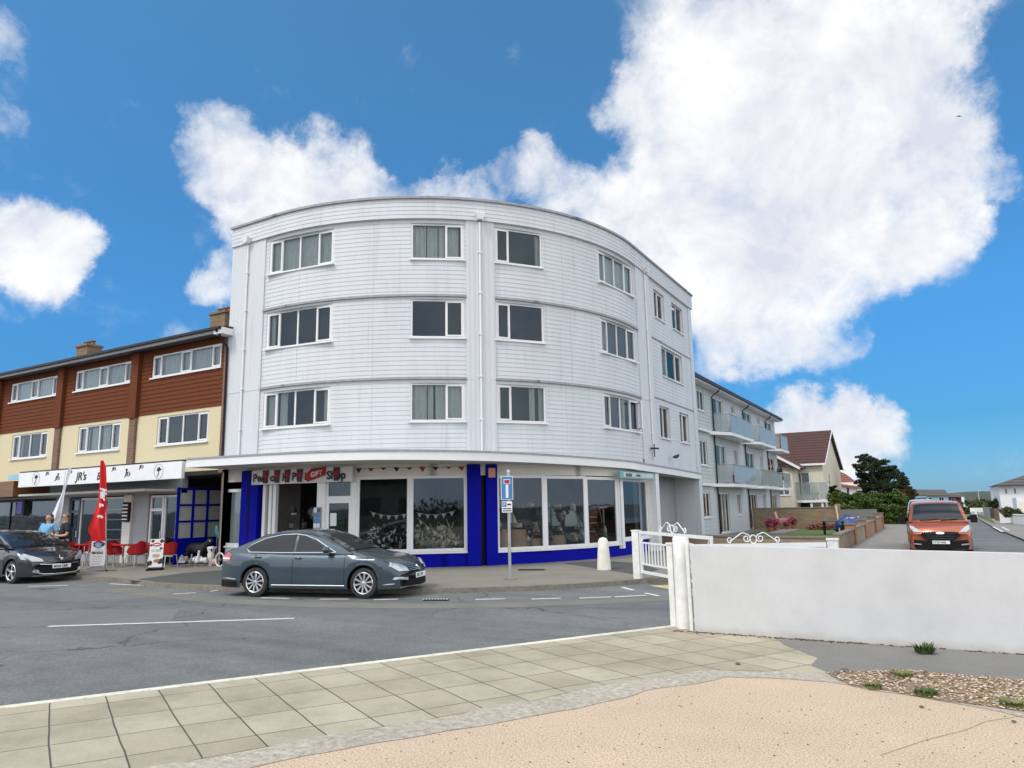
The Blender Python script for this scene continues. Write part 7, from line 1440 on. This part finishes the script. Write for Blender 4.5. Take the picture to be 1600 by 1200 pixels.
def pxwall(name,label,cat,px0,px1,pt,pb,mat,th=.2,z=.02,skew=0,cap=None):
    a,b=gz(px0,pb,z),gz(px1,pb+skew,z); h_=max(.3,onY((px0+px1)/2,pt,(a+b)/2)-z); u=(b-a).normalized(); fr=planeframe(a,u,V((u.y,-u.x,0))); t=thing(name,label,cat,(a+b)/2); MB().obox(fr,0,(b-a).length,0,h_,-th,0).build('masonry',mat,t); 
    if cap: MB().obox(fr,-.03,(b-a).length+.03,h_,h_+.07,-th-.03,.03).build('coping',cap,t)
    return t
def onY(px,py,P): return aY(px,py,P.y).z
pxwall('garden_wall','low white garden wall nearest the right edge','wall',1584,1625,806,818.5,FW_,cap=FW_,skew=4); pxwall('garden_wall','low white garden wall with curved return left of the gateway','wall',1563,1579,800,817,FW_,cap=FW_,skew=0); pxwall('garden_wall','tall pale grey garden wall left of the reddish side gate','wall',1538,1548,793,809,GREYPANEL,skew=1); pxwall('side_gate','reddish brown boarded side gate between the grey walls','gate',1548,1555,794,810,M('red_brown_gate',(.13,.055,.04),.7,var=.2),th=.08,skew=.5); pxwall('garden_wall','grey brown garden wall right of the reddish gate','wall',1555,1565,795,813,BLOCK,skew=1); pxwall('garden_wall','short white garden wall far down on the right','wall',1517,1524,799,807,FW_,skew=.5)
t=thing('estate_sign','small white board on posts beside the far verge','sign',gz(1527,807,.02)); b=t.location; z0,z1=onY(1527,800,b),onY(1527,793.5,b); MB().box(b.x-.55,b.x+.55,b.y-.03,b.y+.03,z0,z1).build('board',BOARDW,t); MB().tube([b+V((-.45,0.05,0)),b+V((-.45,0.05,z1))],.05,6).build('post',GREY,t); MB().tube([b+V((.45,0.05,0)),b+V((.45,0.05,z1))],.05,6).build('post',GREY,t)
# pale van glimpsed behind the orange one
pv=thing('parked_van','pale grey van parked farther up, glimpsed left of the orange van','van')
PV=Car(dict(VAN.__dict__)); PV.paint=paint('pale_grey_paint',(.42,.46,.5),.2); PV.trim=None; PV.build(pv); PV.patch(pv,'grille',[(-.5,.6),(-.5,.8),(.5,.8),(.5,.6)],PLASTIC,.014)
for sg in(-1,1): PV.patch(pv,'headlight',[(sg*.56,.80),(sg*.62,.86),(sg*.80,1.0),(sg*.90,1.04),(sg*.90,.90),(sg*.78,.80)],LAMPG,.016)
q=aY(1424,810,46.0); pv.location=(aY(1421,810,60).x+.85,62,-.05); pv.rotation_euler=(0,0,math.radians(-90))
# ------------------------------------------------------------------ across the road, out of frame but mirrored in the shop glass
t=thing('clubhouse','long low pale building with a dark flat roof across the seafront road','building',(-2,-36,0)); MB().box(-14,9,-42,-34,0,4.6).build('wall',M('club_render',(.40,.36,.28),.85,var=.1),t); MB().box(-14.6,9.6,-42.4,-33.4,4.6,5.1).build('roof',BLACK,t)
for x in(-11,-7,-3,1,5): MB().box(x,x+2,-34.02,-33.96,1.2,3).build('window',CARGLASS,t)
t=thing('hedge','dark clipped hedge across the seafront road','hedge',(17,-30,0)); mb=MB(); rnd=random.Random(3)
for i in range(26): leaves(mb,(10.5+i*.9,-30+rnd.uniform(-.5,.5),1.4),(1.0,.9,1.5),60,.22,rnd)
mb.build('foliage',CONL,t,fixn=False)
t=thing('rail_fence','weathered timber rail fence across the seafront road','fence',(0,-22,0)); mb=MB()
for z in(.5,.95): MB().box(-26,26,-22.04,-21.98,z,z+.1).build('rail',CRATE,t)
for i in range(18): MB().box(-26+i*3,-25.86+i*3,-22.1,-22.0,-.1,1.15).build('post',CRATE,t)
sheet('sea_green',[V((-58,-58,.003)),V((58,-58,.003)),V((58,-16,.003)),V((-40,-24,.003))],LAWN).name='grass_bank'
